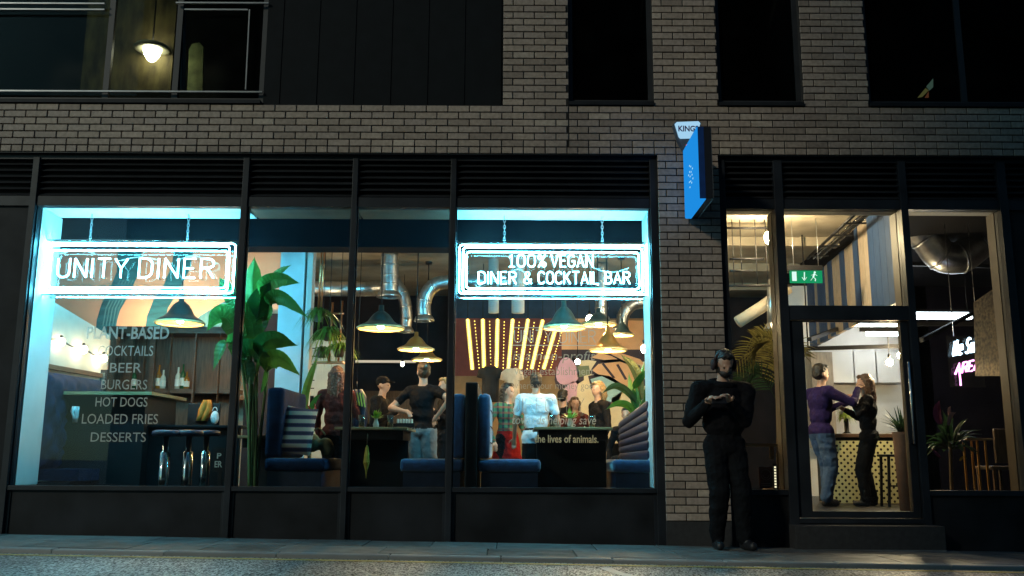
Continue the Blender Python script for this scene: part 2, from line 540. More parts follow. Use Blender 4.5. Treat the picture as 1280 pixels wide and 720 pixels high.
mb = MB(); mb.box(xw_r+0.004, up_open[0][1], 0.06, 0.3, z_sill+0.002, Z_TOP)
M['clad'] = pbr('dark_cladding', (0.006, 0.008, 0.010), 0.7, spec=0.15)
mb.build('cladding_panel', M['clad'], building)
mb = MB()
for px in range(350, 629, 46):
    mb.box(X(px, 60)-0.006, X(px, 60)+0.006, 0.052, 0.061, z_sill+0.01, Z_TOP)
mb.build('cladding_seams', M['clad'], building)
# rails of the upper left window
M['rail'] = pbr('window_rail', (0.30, 0.31, 0.32), 0.35, 0.6, var=0.2)
for xa, xb_, py in ((-20, 131, 4), (-20, 131, 11.5), (220, 336, 3.5), (231, 310, 12), (-20, 328, 113.5)):
    a = at(max(xa, -100), py, 0.03)
    r = MB(); r.box(a.x, X(xb_, py, 0.03), 0.02, 0.045, a.z-0.008, a.z+0.008)
    r.build('window_rail', M['rail'], building)
r = MB(); p0 = at(312, 12, 0.03); p1 = at(307, 112, 0.03); r.bar(p0, p1, 0.012, 0.012)
r.build('window_rail', M['rail'], building)
# rooms behind the upper windows
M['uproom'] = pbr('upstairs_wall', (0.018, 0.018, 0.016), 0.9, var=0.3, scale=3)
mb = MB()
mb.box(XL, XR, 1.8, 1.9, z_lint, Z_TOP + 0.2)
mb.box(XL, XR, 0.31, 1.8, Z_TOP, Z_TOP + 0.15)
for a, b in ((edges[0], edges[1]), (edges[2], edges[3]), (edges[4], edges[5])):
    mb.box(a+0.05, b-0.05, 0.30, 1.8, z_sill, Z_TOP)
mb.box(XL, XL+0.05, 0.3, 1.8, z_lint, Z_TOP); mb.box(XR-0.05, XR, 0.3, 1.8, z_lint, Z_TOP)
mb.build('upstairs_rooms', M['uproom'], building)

# ================================================================== shopfront frames
z_head = Zp(640, 259.5, YF)            # top of the glazing
z_fr_top = z_lint - 0.013
z_glsill = Zp(640, 609.6, YF)          # bottom of the glazing
def zground(x, y=0.0): return -0.0125*x
floor_z = 0.23

def text_mesh(body, bold=0.0, shear=0.0, extrude=0.0):
    cu = bpy.data.curves.new('lettering', 'FONT')
    cu.body = body; cu.size = 1.0; cu.shear = shear; cu.offset = bold; cu.extrude = extrude
    cu.resolution_u = 3
    o = bpy.data.objects.new('tmp_text', cu); C.objects.link(o)
    dg = bpy.context.evaluated_depsgraph_get()
    me = bpy.data.meshes.new_from_object(o.evaluated_get(dg))
    bpy.data.objects.remove(o); bpy.data.curves.remove(cu)
    return me

def lettering(body, px0, px1, pyt, pyb, Y, mat, parent, bold=0.0, shear=0.0, name='lettering', lower=False):
    """flat vinyl lettering on the plane y = Y filling a box given in photograph pixels (pyt = cap top, pyb = baseline)"""
    me = text_mesh(body, bold, shear)
    co = np.array([v.co[:] for v in me.vertices])
    x0, x1 = co[:,0].min(), co[:,0].max()
    z1 = 0.73
    a = at(px0, pyb, Y); b = at(px1, pyt, Y)
    org = Vector((0,0,0)); p = parent
    while p is not None: org += p.location; p = p.parent
    for v in me.vertices:
        u = (v.co.x-x0)/(x1-x0); t = v.co.y/z1
        v.co = Vector((a.x + (b.x-a.x)*u, Y, a.z + (b.z-a.z)*t)) - org
    me.materials.append(mat)
    o = bpy.data.objects.new(name, me); C.objects.link(o); o.parent = parent
    return o

def shopfront(label, xs, extra_left=None, extra_right=None):
    """xs: list of (left, right) world x of every mullion from jamb to jamb"""
    t = thing('shopfront', label, 'shopfront', (xs[0][0], YF, 0))
    return t
# mullions of the diner front (world x edges at the frame face)
def mx(top, bot):      # edges from the photograph near head and sill, averaged as one straight post
    (a0, a1), (b0, b1) = top, bot
    return ((X(a0, 265, YF) + X(b0, 600, YF))/2, (X(a1, 265, YF) + X(b1, 600, YF))/2)
mul_l = [mx((37, 45), (0.5, 9)), mx((303, 311), (279.5, 287)), mx((440.5, 447.5), (425.5, 432.5)), mx((563, 570), (557, 564.5)), mx((812.5, 820.5), (821.5, 833))]
mul_r = [mx((902.5, 911), (906, 917)), mx((968.5, 979), (985, 997)), mx((1128, 1137.5), (1149, 1158)), mx((1252, 1262), (1280, 1291))]
sf_l = thing('shopfront', 'long black framed diner window front left of the brick pier', 'shopfront', (mul_l[0][0], YF, 0))
sf_r = thing('shopfront', 'black framed entrance front with glass door right of the brick pier', 'shopfront', (mul_r[0][0], YF, 0))
z_tr0 = Zp(900, 249, YF); z_lv1 = Zp(640, 201.5, YF)
def build_front(sf, mul, bays, xa, xb, glaze_bottom):
    zb = -0.22
    # head rails
    h = MB(); h.box(xa, xb, YF-0.002, YF+0.10, z_lv1, z_fr_top); h.build('top_rail', M['frame'], sf)
    h = MB(); h.box(xa, xb, YF+0.001, YF+0.10, z_head, Zp(640, 247.5, YF)); h.build('head_rail', M['frame'], sf)
    for a, b in mul:
        m = MB(); m.bevbox(a, b, YF-0.016, YF+0.12, zb, z_lv1+0.02, 0.004); m.build('mullion', M['frame'], sf)
    for (a, b) in bays:                                   # louvre panels
        zl0 = Zp(640, 247.5, YF); zl1 = z_lv1
        p = MB(); p.box(a, b, YF+0.085, YF+0.10, zl0, zl1)
        p = p.build('louvre_panel', M['black'], sf)
        n = 6
        for i in range(n):
            zc = zl0 + (zl1-zl0)*(i+0.5)/n
            s = MB(); s.obox(((a+b)/2, YF+0.045, zc), ((b-a)/2-0.002, 0, 0), (0, 0.034, 0.022), (0, -0.002, 0.003))
            s.build('slat', M['louvre'], p)
shift = 0.0
bays_l = [(mul_l[i][1], mul_l[i+1][0]) for i in range(4)]
bays_r = [(mul_r[i][1], mul_r[i+1][0]) for i in range(3)]
build_front(sf_l, mul_l, [(XL, mul_l[0][0])] + bays_l, XL, mul_l[-1][1], None)
build_front(sf_r, mul_r, bays_r + [(mul_r[-1][1], XR)], mul_r[0][0], XR, None)
# blank panel left of the first window and right of the last
p = MB(); p.box(XL, mul_l[0][0], YF+0.03, YF+0.09, -0.2, z_head); p.build('blank_panel', M['panel'], sf_l)
p = MB(); p.box(mul_r[-1][1], XR, YF+0.03, YF+0.09, -0.2, z_head); p.build('blank_panel', M['panel'], sf_r)
panes = []
for i, (a, b) in enumerate(bays_l):
    r = MB(); r.bevbox(a, b, YF-0.006, YF+0.10, Zp(640, 615.5, YF), z_glsill, 0.004); r.build('sill_rail', M['frame'], sf_l)
    r = MB(); r.box(a, b, YF+0.03, YF+0.09, -0.2, Zp(640, 615.5, YF)); rp_ = r.build('riser_panel', M['panel'], sf_l)
    zz = Zp(640, 615.5, YF)
    for ra, rb_ in ((a, a+0.03), (b-0.03, b)):
        r = MB(); r.box(ra, rb_, YF+0.018, YF+0.0295, -0.12, zz-0.014); r.build('riser_trim', M['frame'], rp_)
    g = MB(); g.box(a, b, YG, YG+0.008, z_glsill, z_head); panes.append(g.build('pane', M['glass'], sf_l))
    for gx0, gx1, gz0, gz1 in ((a, a+0.012, z_glsill, z_head), (b-0.012, b, z_glsill, z_head)):
        q = MB(); q.box(gx0, gx1, YF+0.02, YG-0.002, gz0, gz1); q.build('glazing_bead', M['frame'], sf_l)
# entrance front
zt0 = Zp(1060, 400, YF); zt1 = Zp(1060, 382, YF); z_door0 = floor_z + 0.01
a, b = bays_r[0]
zr = Zp(940, 612, YF)
r = MB(); r.bevbox(a, b, YF-0.006, YF+0.10, zr-0.05, zr, 0.004); r.build('sill_rail', M['frame'], sf_r)
r = MB(); r.box(a, b, YF+0.03, YF+0.09, -0.25, zr-0.05); r.build('riser_panel', M['panel'], sf_r)
g = MB(); g.box(a, b, YG, YG+0.008, zr, z_head); side_pane = g.build('pane', M['glass'], sf_r)
a, b = bays_r[2]
r = MB(); r.bevbox(a, b, YF-0.006, YF+0.10, zr-0.05, zr, 0.004); r.build('sill_rail', M['frame'], sf_r)
r = MB(); r.box(a, b, YF+0.03, YF+0.09, -0.25, zr-0.05); r.build('riser_panel', M['panel'], sf_r)
g = MB(); g.box(a, b, YG, YG+0.008, zr, z_head); right_pane = g.build('pane', M['glass'], sf_r)
a, b = bays_r[1]
r = MB(); r.bevbox(a, b, YF-0.006, YF+0.10, zt0, zt1, 0.004); r.build('transom', M['frame'], sf_r)
g = MB(); g.box(a, b, YG, YG+0.008, zt1, z_head); g.build('pane', M['glass'], sf_r)
r = MB(); r.box(a, b, YF-0.02, YF+0.14, floor_z-0.04, floor_z+0.004); r.build('threshold', M['frame'], sf_r)
# door leaf
dl0, dl1 = a+0.008, b-0.008
df = MB()
sw = m_size(17, (3.4, YF, 1.5))
df.box(dl0, dl0+sw, YF+0.02, YF+0.075, z_door0, zt0-0.006)
df.box(dl1-sw*0.55, dl1, YF+0.02, YF+0.075, z_door0, zt0-0.006)
df.box(dl0+sw, dl1-sw*0.55, YF+0.02, YF+0.075, z_door0, z_door0+0.06)
df.box(dl0+sw, dl1-sw*0.55, YF+0.02, YF+0.075, zt0-0.014, zt0-0.006)
door = df.build('door', M['frame'], sf_r)
g = MB(); g.box(dl0+sw, dl1-sw*0.55, YF+0.042, YF+0.050, z_door0+0.06, zt0-0.014); g.build('pane', M['glass'], door)
h = MB()
hx = dl1-sw*0.30
h.tube([(hx, YF+0.015, 0.95), (hx, YF-0.03, 0.95), (hx, YF-0.03, 1.75), (hx, YF+0.015, 1.75)], 0.012, 8)
h.build('handle', M['steel'], door)

# white plaster reveals round the glazing, inside
def reveal(x0, x1, y0, y1, z0, z1, parent, nm='reveal'):
    q = MB(); q.box(x0, x1, y0, y1, z0, z1); return q.build(nm, M['reveal'], parent)
YI = 0.30
M['revealshade'] = pbr('shaded_reveal_paint', (0.07, 0.045, 0.03), 0.6, var=0.6, scale=3)  # white reveal of the unlit middle bays, shade put into a darker colour
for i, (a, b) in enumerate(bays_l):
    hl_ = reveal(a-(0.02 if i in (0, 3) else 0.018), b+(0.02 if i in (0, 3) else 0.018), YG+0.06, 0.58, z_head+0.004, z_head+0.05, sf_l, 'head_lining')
    if i in (1, 2): hl_.data.materials[0] = M['revealshade']
reveal(mul_l[0][0]-0.01, mul_l[0][1]+0.012, YG+0.06, 0.62, z_glsill, z_head, sf_l, 'jamb_lining')
reveal(mul_l[4][0]-0.012, mul_l[4][1]+0.01, YG+0.06, 0.62, z_glsill, z_head, sf_l, 'jamb_lining')
for (a, b) in bays_r:
    reveal(a-0.01, b+0.01, YG+0.06, YI+0.03, z_head+0.004, z_head+0.05, sf_r, 'head_lining')
M['tanwood'] = pbr('tan_jamb', (0.05, 0.038, 0.026), 0.55, var=0.2, stretch=(10, 10, 1))
for k in (1, 2, 3):
    q = MB(); q.box(mul_r[k][0]-0.004, mul_r[k][1]-0.004, YF+0.13, YI+0.05, floor_z, z_head)
    q.build('jamb_lining', M['tanwood'], sf_r)

# ------------------------------------------------------------------ lettering on the panes
def vinyl(name, col, alpha):
    m, nt, out = new_mat(name)
    N = nt.nodes.new; L = nt.links.new
    d = N('ShaderNodeBsdfDiffuse'); d.inputs[0].default_value = (*col, 1)
    t = N('ShaderNodeBsdfTranslucent'); t.inputs[0].default_value = (*col, 1)
    a = N('ShaderNodeMixShader'); a.inputs[0].default_value = 0.45
    L(d.outputs[0], a.inputs[1]); L(t.outputs[0], a.inputs[2])
    tr = N('ShaderNodeBsdfTransparent')
    x = N('ShaderNodeMixShader'); x.inputs[0].default_value = alpha
    L(tr.outputs[0], x.inputs[1]); L(a.outputs[0], x.inputs[2]); L(x.outputs[0], out.inputs[0])
    return m
M['vinyl'] = vinyl('frosted_vinyl', (0.85, 0.88, 0.84), 0.55)
M['vinylfaint'] = vinyl('faint_vinyl', (0.85, 0.85, 0.75), 0.36)
M['vinylyellow'] = vinyl('cream_vinyl', (0.86, 0.84, 0.60), 0.7)
YV = YG - 0.003
for body, x0, x1, yt, yb, bold in (('PLANT-BASED', 108, 212, 408, 423, 0.022), ('COCKTAILS', 122, 192, 431.5, 444.5, 0), ('BEER', 137, 177.5, 453, 465.5, 0),
                                   ('BURGERS', 126, 184.5, 474, 486.5, 0), ('HOT DOGS', 119, 185, 496, 508, 0.004), ('LOADED FRIES', 102, 198, 517, 529.5, 0), ('DESSERTS', 113, 183, 540, 552, 0)):
    lettering(body, x0, x1, yt, yb, YV, M['vinyl'], panes[0], bold)
for body, x0, x1, yt, yb, bold, sh, mt in (('is a non-profit', 641, 744, 438, 450, 0, 0.2, 'vinylfaint'), ('vegan establishment', 643, 742, 458, 468.5, 0, 0, 'vinylfaint'),
                                       ('where your money goes', 640, 745, 477, 486, -0.004, 0, 'vinylfaint'), ('towards helping save', 640, 745, 519, 530, 0.004, 0.2, 'vinyl'),
                                       ('the lives of animals.', 668, 748, 543.5, 553, 0.016, 0, 'vinylyellow')):
    lettering(body, x0, x1, yt, yb, YV, M[mt], panes[3], bold, sh)
# ================================================================== stroke letters (neon tubes, outlined vinyl)
def arc(cx, cy_, rx, ry, a0, a1, n=7):
    return [(cx + rx*math.cos(R(a0+(a1-a0)*i/n)), cy_ + ry*math.sin(R(a0+(a1-a0)*i/n))) for i in range(n+1)]
STROKE = {
 'U': (.56, [[(0,1)] + arc(.28,.26,.28,.26,180,360,6) + [(.56,1)]]),
 'N': (.56, [[(0,0),(0,1)], [(0,1),(.56,0)], [(.56,0),(.56,1)]]),
 'I': (.04, [[(.02,0),(.02,1)]]),
 'T': (.56, [[(0,1),(.56,1)], [(.28,1),(.28,0)]]),
 'Y': (.58, [[(0,1),(.29,.48),(.58,1)], [(.29,.48),(.29,0)]]),
 'D': (.54, [[(0,0),(0,1)] + arc(.22,.72,.32,.28,90,0,4) + arc(.22,.28,.32,.28,0,-90,4) + [(0,0)]]),
 'E': (.46, [[(.46,1),(0,1),(0,0),(.46,0)], [(0,.5),(.38,.5)]]),
 'R': (.54, [[(0,0),(0,1)] + arc(.28,.76,.26,.24,90,-90,6) + [(0,.52)], [(.26,.52),(.54,0)]]),
 '1': (.36, [[(0,.78),(.18,1),(.18,0)], [(0,0),(.36,0)]]),
 '0': (.50, [arc(.25,.72,.25,.28,0,180,6) + arc(.25,.28,.25,.28,180,360,6) + [(.5,.72)]]),
 'O': (.56, [arc(.28,.70,.28,.30,0,180,6) + arc(.28,.30,.28,.30,180,360,6) + [(.56,.70)]]),
 '%': (.52, [arc(.12,.8,.12,.17,0,360,8), arc(.40,.2,.12,.17,0,360,8), [(.48,1),(.04,0)]]),
 'V': (.58, [[(0,1),(.29,0),(.58,1)]]),
 'G': (.56, [arc(.28,.70,.28,.30,25,180,6) + arc(.28,.30,.28,.30,180,360,6) + [(.56,.46),(.32,.46)]]),
 'A': (.58, [[(0,0),(.29,1),(.58,0)], [(.1,.34),(.48,.34)]]),
 '&': (.58, [[(.58,0),(.12,.70)] + arc(.26,.82,.15,.18,200,-20,6) + [(.1,.42)] + arc(.22,.22,.21,.22,150,300,5) + [(.56,.38)]]),
 'C': (.54, [arc(.28,.70,.28,.30,25,180,6) + arc(.28,.30,.28,.30,180,335,6)]),
 'K': (.54, [[(0,0),(0,1)], [(.52,1),(.02,.46)], [(.16,.6),(.54,0)]]),
 'L': (.46, [[(0,1),(0,0),(.46,0)]]),
 'B': (.52, [[(0,0),(0,1)] + arc(.26,.77,.22,.23,90,-90,5) + [(0,.54),(.28,.54)] + arc(.28,.27,.24,.27,90,-90,5) + [(0,0)]]),
 'M': (.64, [[(0,0),(0,1),(.32,.35),(.64,1),(.64,0)]]),
 't': (.34, [[(.14,.95),(.14,.12),(.22,0),(.34,.04)], [(0,.66),(.32,.66)]]),
 'h': (.42, [[(0,0),(0,1)], [(0,.45)] + arc(.21,.45,.21,.2,180,0,5) + [(.42,0)]]),
 'e': (.42, [[(.02,.34),(.42,.34)] + arc(.21,.36,.21,.3,0,180,5) + arc(.21,.28,.21,.28,180,320,5)]),
 'S': (.50, [arc(.25,.75,.24,.25,30,210,6) + [(.25,.5)] + arc(.25,.25,.25,.25,60,-150,6)]),
 'o': (.42, [arc(.21,.32,.21,.32,0,360,10)]),
 'u': (.42, [[(0,.64)] + arc(.21,.22,.21,.22,180,360,5) + [(.42,.64)], [(.42,.64),(.42,0)]]),
 'l': (.12, [[(0,1),(0,.08),(.1,0)]]),
 '.': (.06, [[(.03,0),(.05,.03)]]),
 ' ': (.30, []),
}
def stroke_line(body, gap=0.2):
    x = 0; out = []
    for ch in body:
        wd, st = STROKE[ch]
        out.append((ch, [[(x+a, b) for a, b in s] for s in st]))
        x += wd + gap
    return x - gap, out

def place_strokes(body, px0, px1, pyt, pyb, Y, gap=0.2):
    W, ls = stroke_line(body, gap)
    a = at(px0, pyb, Y); b = at(px1, pyt, Y)
    res = []
    for ch, st in ls:
        res.append((ch, [[Vector((a.x + (b.x-a.x)*u/W, Y, a.z + (b.z-a.z)*v)) for u, v in s] for s in st]))
    return res

def ribbon_letters(body, px0, px1, pyt, pyb, wid, parent, mat, gap=0.2):
    mb = MB()
    for ch, st in place_strokes(body, px0, px1, pyt, pyb, YV, gap):
        for s in st:                                # one flat mitred ribbon for every stroke
            n = len(s); vs = []
            for i in range(n):
                t_ = (s[min(i+1, n-1)] - s[max(i-1, 0)]).normalized()
                nn = Vector((-t_.z, 0, t_.x))*wid/2
                vs += [s[i]-nn, s[i]+nn]
            mb.add(vs, [(2*i, 2*i+1, 2*i+3, 2*i+2) for i in range(n-1)])
    return mb.build('lettering', mat, parent)
ribbon_letters('UNITY DINER', 643, 744, 413, 428, 0.009, panes[3], M['vinyl'])
ribbon_letters('DIRECTLY', 640, 730, 498, 515, 0.007, panes[3], M['vinylfaint'])
ln = MB()
for py in (409.5, 431.5):
    a = at(641, py, YV); b = at(746, py, YV); ln.box(a.x, b.x, YV-0.0004, YV+0.0004, a.z-0.004, a.z+0.004)
ln.build('lettering_rule', M['vinyl'], panes[3])

def chain(p0, p1, parent):
    mb = MB()
    p0 = Vector(p0); p1 = Vector(p1)
    n = max(4, int((p1-p0).length/0.032))
    for i in range(n):
        c = p0 + (p1-p0)*((i+0.5)/n)
        h = (p1-p0).length/n*0.66
        pts = []
        for k in range(8):
            an = 2*math.pi*k/8
            u = math.cos(an)*0.011; v = math.sin(an)*h
            pts.append(c + (Vector((u, 0, v)) if i % 2 else Vector((0, u, v))))
        mb.tube(pts, 0.0042, 5, closed=True)
    return mb.build('chain', M['chain'], parent)

def rect_pts(x0, x1, z0, z1, Y, r=0.05):
    pts = []
    for cx, cz, a0 in ((x1-r, z1-r, 90), (x1-r, z0+r, 0), (x0+r, z0+r, -90), (x0+r, z1-r, 180)):
        for i in range(4):
            a = R(a0 - 30*i)
            pts.append(Vector((cx + r*math.cos(a), Y, cz + r*math.sin(a))))
    return pts

def neon_box_sign(label, outer, inner, lines, chains, Y, bands):
    """acrylic box sign hung on chains: two tube frames, letters of bent tube on a clear back sheet"""
    x0, y0, x1, y1 = outer
    A = at(x0, y0, Y); B = at(x1, y1, Y)
    t = thing('neon_sign', label, 'neon sign', ((A.x+B.x)/2, Y, B.z))
    D = 0.15
    bx = MB(); th = 0.005                         # clear box
    bx.box(A.x, B.x, Y+D, Y+D+th, B.z, A.z)
    bx.build('back_sheet', M['acrylic'], t)
    bx = MB()
    bx.box(A.x, A.x+th, Y-0.02, Y+D-0.001, B.z, A.z); bx.box(B.x-th, B.x, Y-0.02, Y+D-0.001, B.z, A.z)
    bx.box(A.x+th, B.x-th, Y-0.02, Y+D-0.001, A.z-th, A.z); bx.box(A.x+th, B.x-th, Y-0.02, Y+D-0.001, B.z, B.z+th)
    bx.build('side_sheets', M['acrylic'], t)
    e = MB()
    for zz in (A.z, B.z):
        for yy in (Y-0.02, Y+D):
            e.bar((A.x, yy, zz), (B.x, yy, zz), 0.012)
    for xx in (A.x, B.x):
        for yy in (Y-0.02, Y+D):
            e.bar((xx, yy, B.z), (xx, yy, A.z), 0.012)
    e.build('edge_trim', M['steel'], t)
    for k, (ix0, iy0, ix1, iy1, yo, rad) in enumerate(inner):
        a = at(ix0, iy0, Y); b = at(ix1, iy1, Y)
        mb = MB(); mb.tube(rect_pts(a.x, b.x, b.z, a.z, Y+yo, 0.035), rad, 8, closed=True)
        mb.build('border_tube', M['neon'], t)
    for body, px0, px1, pyt, pyb, gap, rad in lines:
        prev = None
        for ch, st in place_strokes(body, px0, px1, pyt, pyb, Y+0.06, gap):
            if not st: continue
            mb = MB()
            for s in st: mb.tube(s, rad, 6)
            mb.build('letter_tube', M['neonletter'], t)
            # standoffs that carry the letter on the back sheet
            so = MB()
            p = st[0][0]; so.tube([p + Vector((0, 0.006, 0)), Vector((p.x, Y+D, p.z))], 0.004, 5)
            q = st[-1][-1]; so.tube([q + Vector((0, 0.006, 0)), Vector((q.x, Y+D, q.z))], 0.004, 5)
            so.build('standoff', M['steel'], t)
    w_ = MB()                                     # loops of high tension wire
    for px0, px1, py, sag in bands:
        a = at(px0, py, Y+0.1); b = at(px1, py, Y+0.1)
        w_.tube([a + (b-a)*(i/12) + Vector((0, 0, sag*math.sin(math.pi*i/12))) for i in range(13)], 0.004, 5)
    if bands: w_.build('wiring', M['chain'], t)
    for px, py0 in chains:
        p = at(px, y0, Y+0.06)
        chain((p.x, Y+0.06, A.z), (p.x, Y+0.06, z_head+0.003), t)
    return t
YS = 0.36
sign1 = neon_box_sign('pale blue neon box sign reading UNITY DINER in the left window', (49, 300.5, 294, 369.5),
    [(52, 303.5, 291, 366.5, 0.0, 0.0055), (59, 306, 283, 364, 0.02, 0.0075), (62, 311.5, 280, 359, 0.05, 0.0055)],
    [('UNITY', 71, 160, 323.5, 346.5, 0.25, 0.008), ('DINER', 173, 268, 323.5, 347, 0.25, 0.008)],
    [(112.5, 262), (234, 262)], YS, [(75, 120, 318, 0.05), (150, 200, 326, 0.04), (220, 262, 326, 0.05)])
sign2 = neon_box_sign('pale blue neon box sign reading 100% VEGAN DINER & COCKTAIL BAR', (571.5, 303, 812.5, 371),
    [(574.5, 306, 809.5, 368, 0.0, 0.0055), (579, 308.5, 804, 365.5, 0.02, 0.0075), (583, 313.5, 800, 360.5, 0.05, 0.0065)],
    [('100%', 636.5, 682, 318.5, 333.5, 0.22, 0.0068), ('VEGAN', 689, 741, 318.5, 333.5, 0.22, 0.0068),
     ('DINER', 598, 645, 340, 354.5, 0.22, 0.0068), ('&', 655, 664.5, 340, 354.5, 0.22, 0.0068),
     ('COCKTAIL', 673, 748, 340, 354.5, 0.22, 0.0068), ('BAR', 757, 787, 340, 354.5, 0.22, 0.0068)],
    [(630.5, 262), (753, 262)], YS, [(742, 786, 335, -0.045), (640, 655, 340, 0.03), (595, 600, 356, -0.03)])

# ================================================================== projecting light box sign and alarm box
M['signface'] = emit('sign_face_light', (0.016, 0.33, 0.95), 0.8)
M['signmark'] = emit('sign_mark_light', (0.45, 0.85, 1.0), 1.0)
M['signdark'] = pbr('sign_case', (0.012, 0.014, 0.02), 0.45)
M['signblue'] = pbr('sign_blue_return', (0.01, 0.05, 0.22), 0.4)
pb = at(857, 272.5, -0.06)
y_in, y_out = -0.05, -0.76
zs0 = pb.z; zs1 = at(873, 158, y_out).z
xs0 = pb.x; wS = 0.125
t = thing('projecting_sign', 'glowing blue square box sign projecting from the brick pier', 'sign', (xs0+wS/2, 0, zs0))
b = MB(); b.box(xs0+0.062, xs0+wS, y_out, y_in, zs0+0.004, zs1); b.build('case', M['signdark'], t)
b = MB(); b.box(xs0+0.004, xs0+0.061, y_out+0.002, y_in, zs0+0.006, zs1-0.002); b.build('blue_return', M['signblue'], t)
b = MB(); b.box(xs0-0.004, xs0+0.003, y_out+0.001, y_in, zs0, zs1-0.001); b.build('lit_face', M['signface'], t)
b = MB(); b.box(xs0+0.004, xs0+0.060, y_out+0.003, y_in, zs0-0.004, zs0+0.005); b.build('lit_underside', M['signface'], t)
b = MB()
rs = random.Random(5)
for i in range(13):
    an = i*2.399; rr = 0.035*math.sqrt(i+0.5)
    yy = (y_in+y_out)/2 + rr*math.cos(an); zz = (zs0+zs1)/2 - 0.02 + rr*1.0*math.sin(an)
    b.box(xs0-0.0065, xs0-0.0045, yy-0.012, yy+0.012, zz-0.007, zz+0.007)
b.build('logo_dots', M['signmark'], t)
b = MB()
for zz in (zs0+0.12, zs1-0.12):
    b.box(xs0+0.05, xs0+0.10, -0.05, 0.0, zz-0.02, zz+0.02)
    b.box(xs0+0.02, xs0+0.13, -0.012, 0.001, zz-0.05, zz+0.05)
b.build('bracket', M['signdark'], t)
b = MB(); b.bar((xs0+wS+0.006, y_out+0.01, zs0+0.01), (xs0+wS+0.006, y_out+0.01, zs1), 0.008); b.bar((xs0+wS+0.006, y_out+0.01, zs0+0.006), (xs0+wS+0.006, y_in, zs0+0.006), 0.008)
b.build('edge_strip', M['rail'], t)

M['alarm'] = emit('alarm_box_light', (0.42, 0.74, 1.0), 0.85)
M['alarmside'] = pbr('alarm_case', (0.10, 0.13, 0.18), 0.5)
M['purple'] = pbr('purple_print', (0.10, 0.03, 0.22), 0.6)
M['redled'] = emit('red_led', (1.0, 0.06, 0.03), 4.0)
ya = -0.11
def apt(px, py): p = at(px, py, ya); return (p.x, p.z)
t = thing('alarm_box', 'lit white burglar alarm box reading KINGS high on the pier', 'alarm box', at(858, 184, 0))
b = MB()
o8 = [apt(843.5, 155), apt(846, 152.5), apt(873, 151.5), apt(875.5, 154), apt(871, 170.5), apt(868.5, 172.5), apt(850.5, 173), apt(848.5, 171)]
b.prism(o8, ya, ya+0.012); b.build('lit_cover', M['alarm'], t)
b = MB()
o9 = [apt(842, 154), apt(845, 151.5), apt(874, 150.5), apt(877, 153), apt(872, 173), apt(864, 187), apt(856, 187.5), apt(848, 173)]
b.prism(o9, ya+0.014, 0.0); b.build('case', M['alarmside'], t)
lettering('KINGS', 848, 873, 157, 164, ya-0.002, M['purple'], t, 0.03)
b = MB(); p = at(858.5, 181.5, ya+0.012); b.ball(p, 0.007, n=8, m=6); b.build('indicator', M['redled'], t)

# ================================================================== pavement, kerb, road
def gz(x, y):                        # the street falls gently to the right
    return -0.0125*x
def slope_box(mb, x0, x1, y0, y1, top, bot, c=0.004, mi=0):
    za, zb = gz(x0, 0) + top, gz(x1, 0) + top
    ya_, yb_ = gz(x0, 0) + bot, gz(x1, 0) + bot
    vs = [(x0,y0,ya_),(x1,y0,yb_),(x1,y1,yb_),(x0,y1,ya_),
          (x0,y0,za-c),(x1,y0,zb-c),(x1,y1,zb-c),(x0,y1,za-c),
          (x0+c,y0+c,za),(x1-c,y0+c,zb),(x1-c,y1-c,zb),(x0+c,y1-c,za)]
    fs = [(0,3,2,1),(0,1,5,4),(1,2,6,5),(2,3,7,6),(3,0,4,7),(4,5,9,8),(5,6,10,9),(6,7,11,10),(7,4,8,11),(8,9,10,11)]
    mb.add(vs, fs, mi)

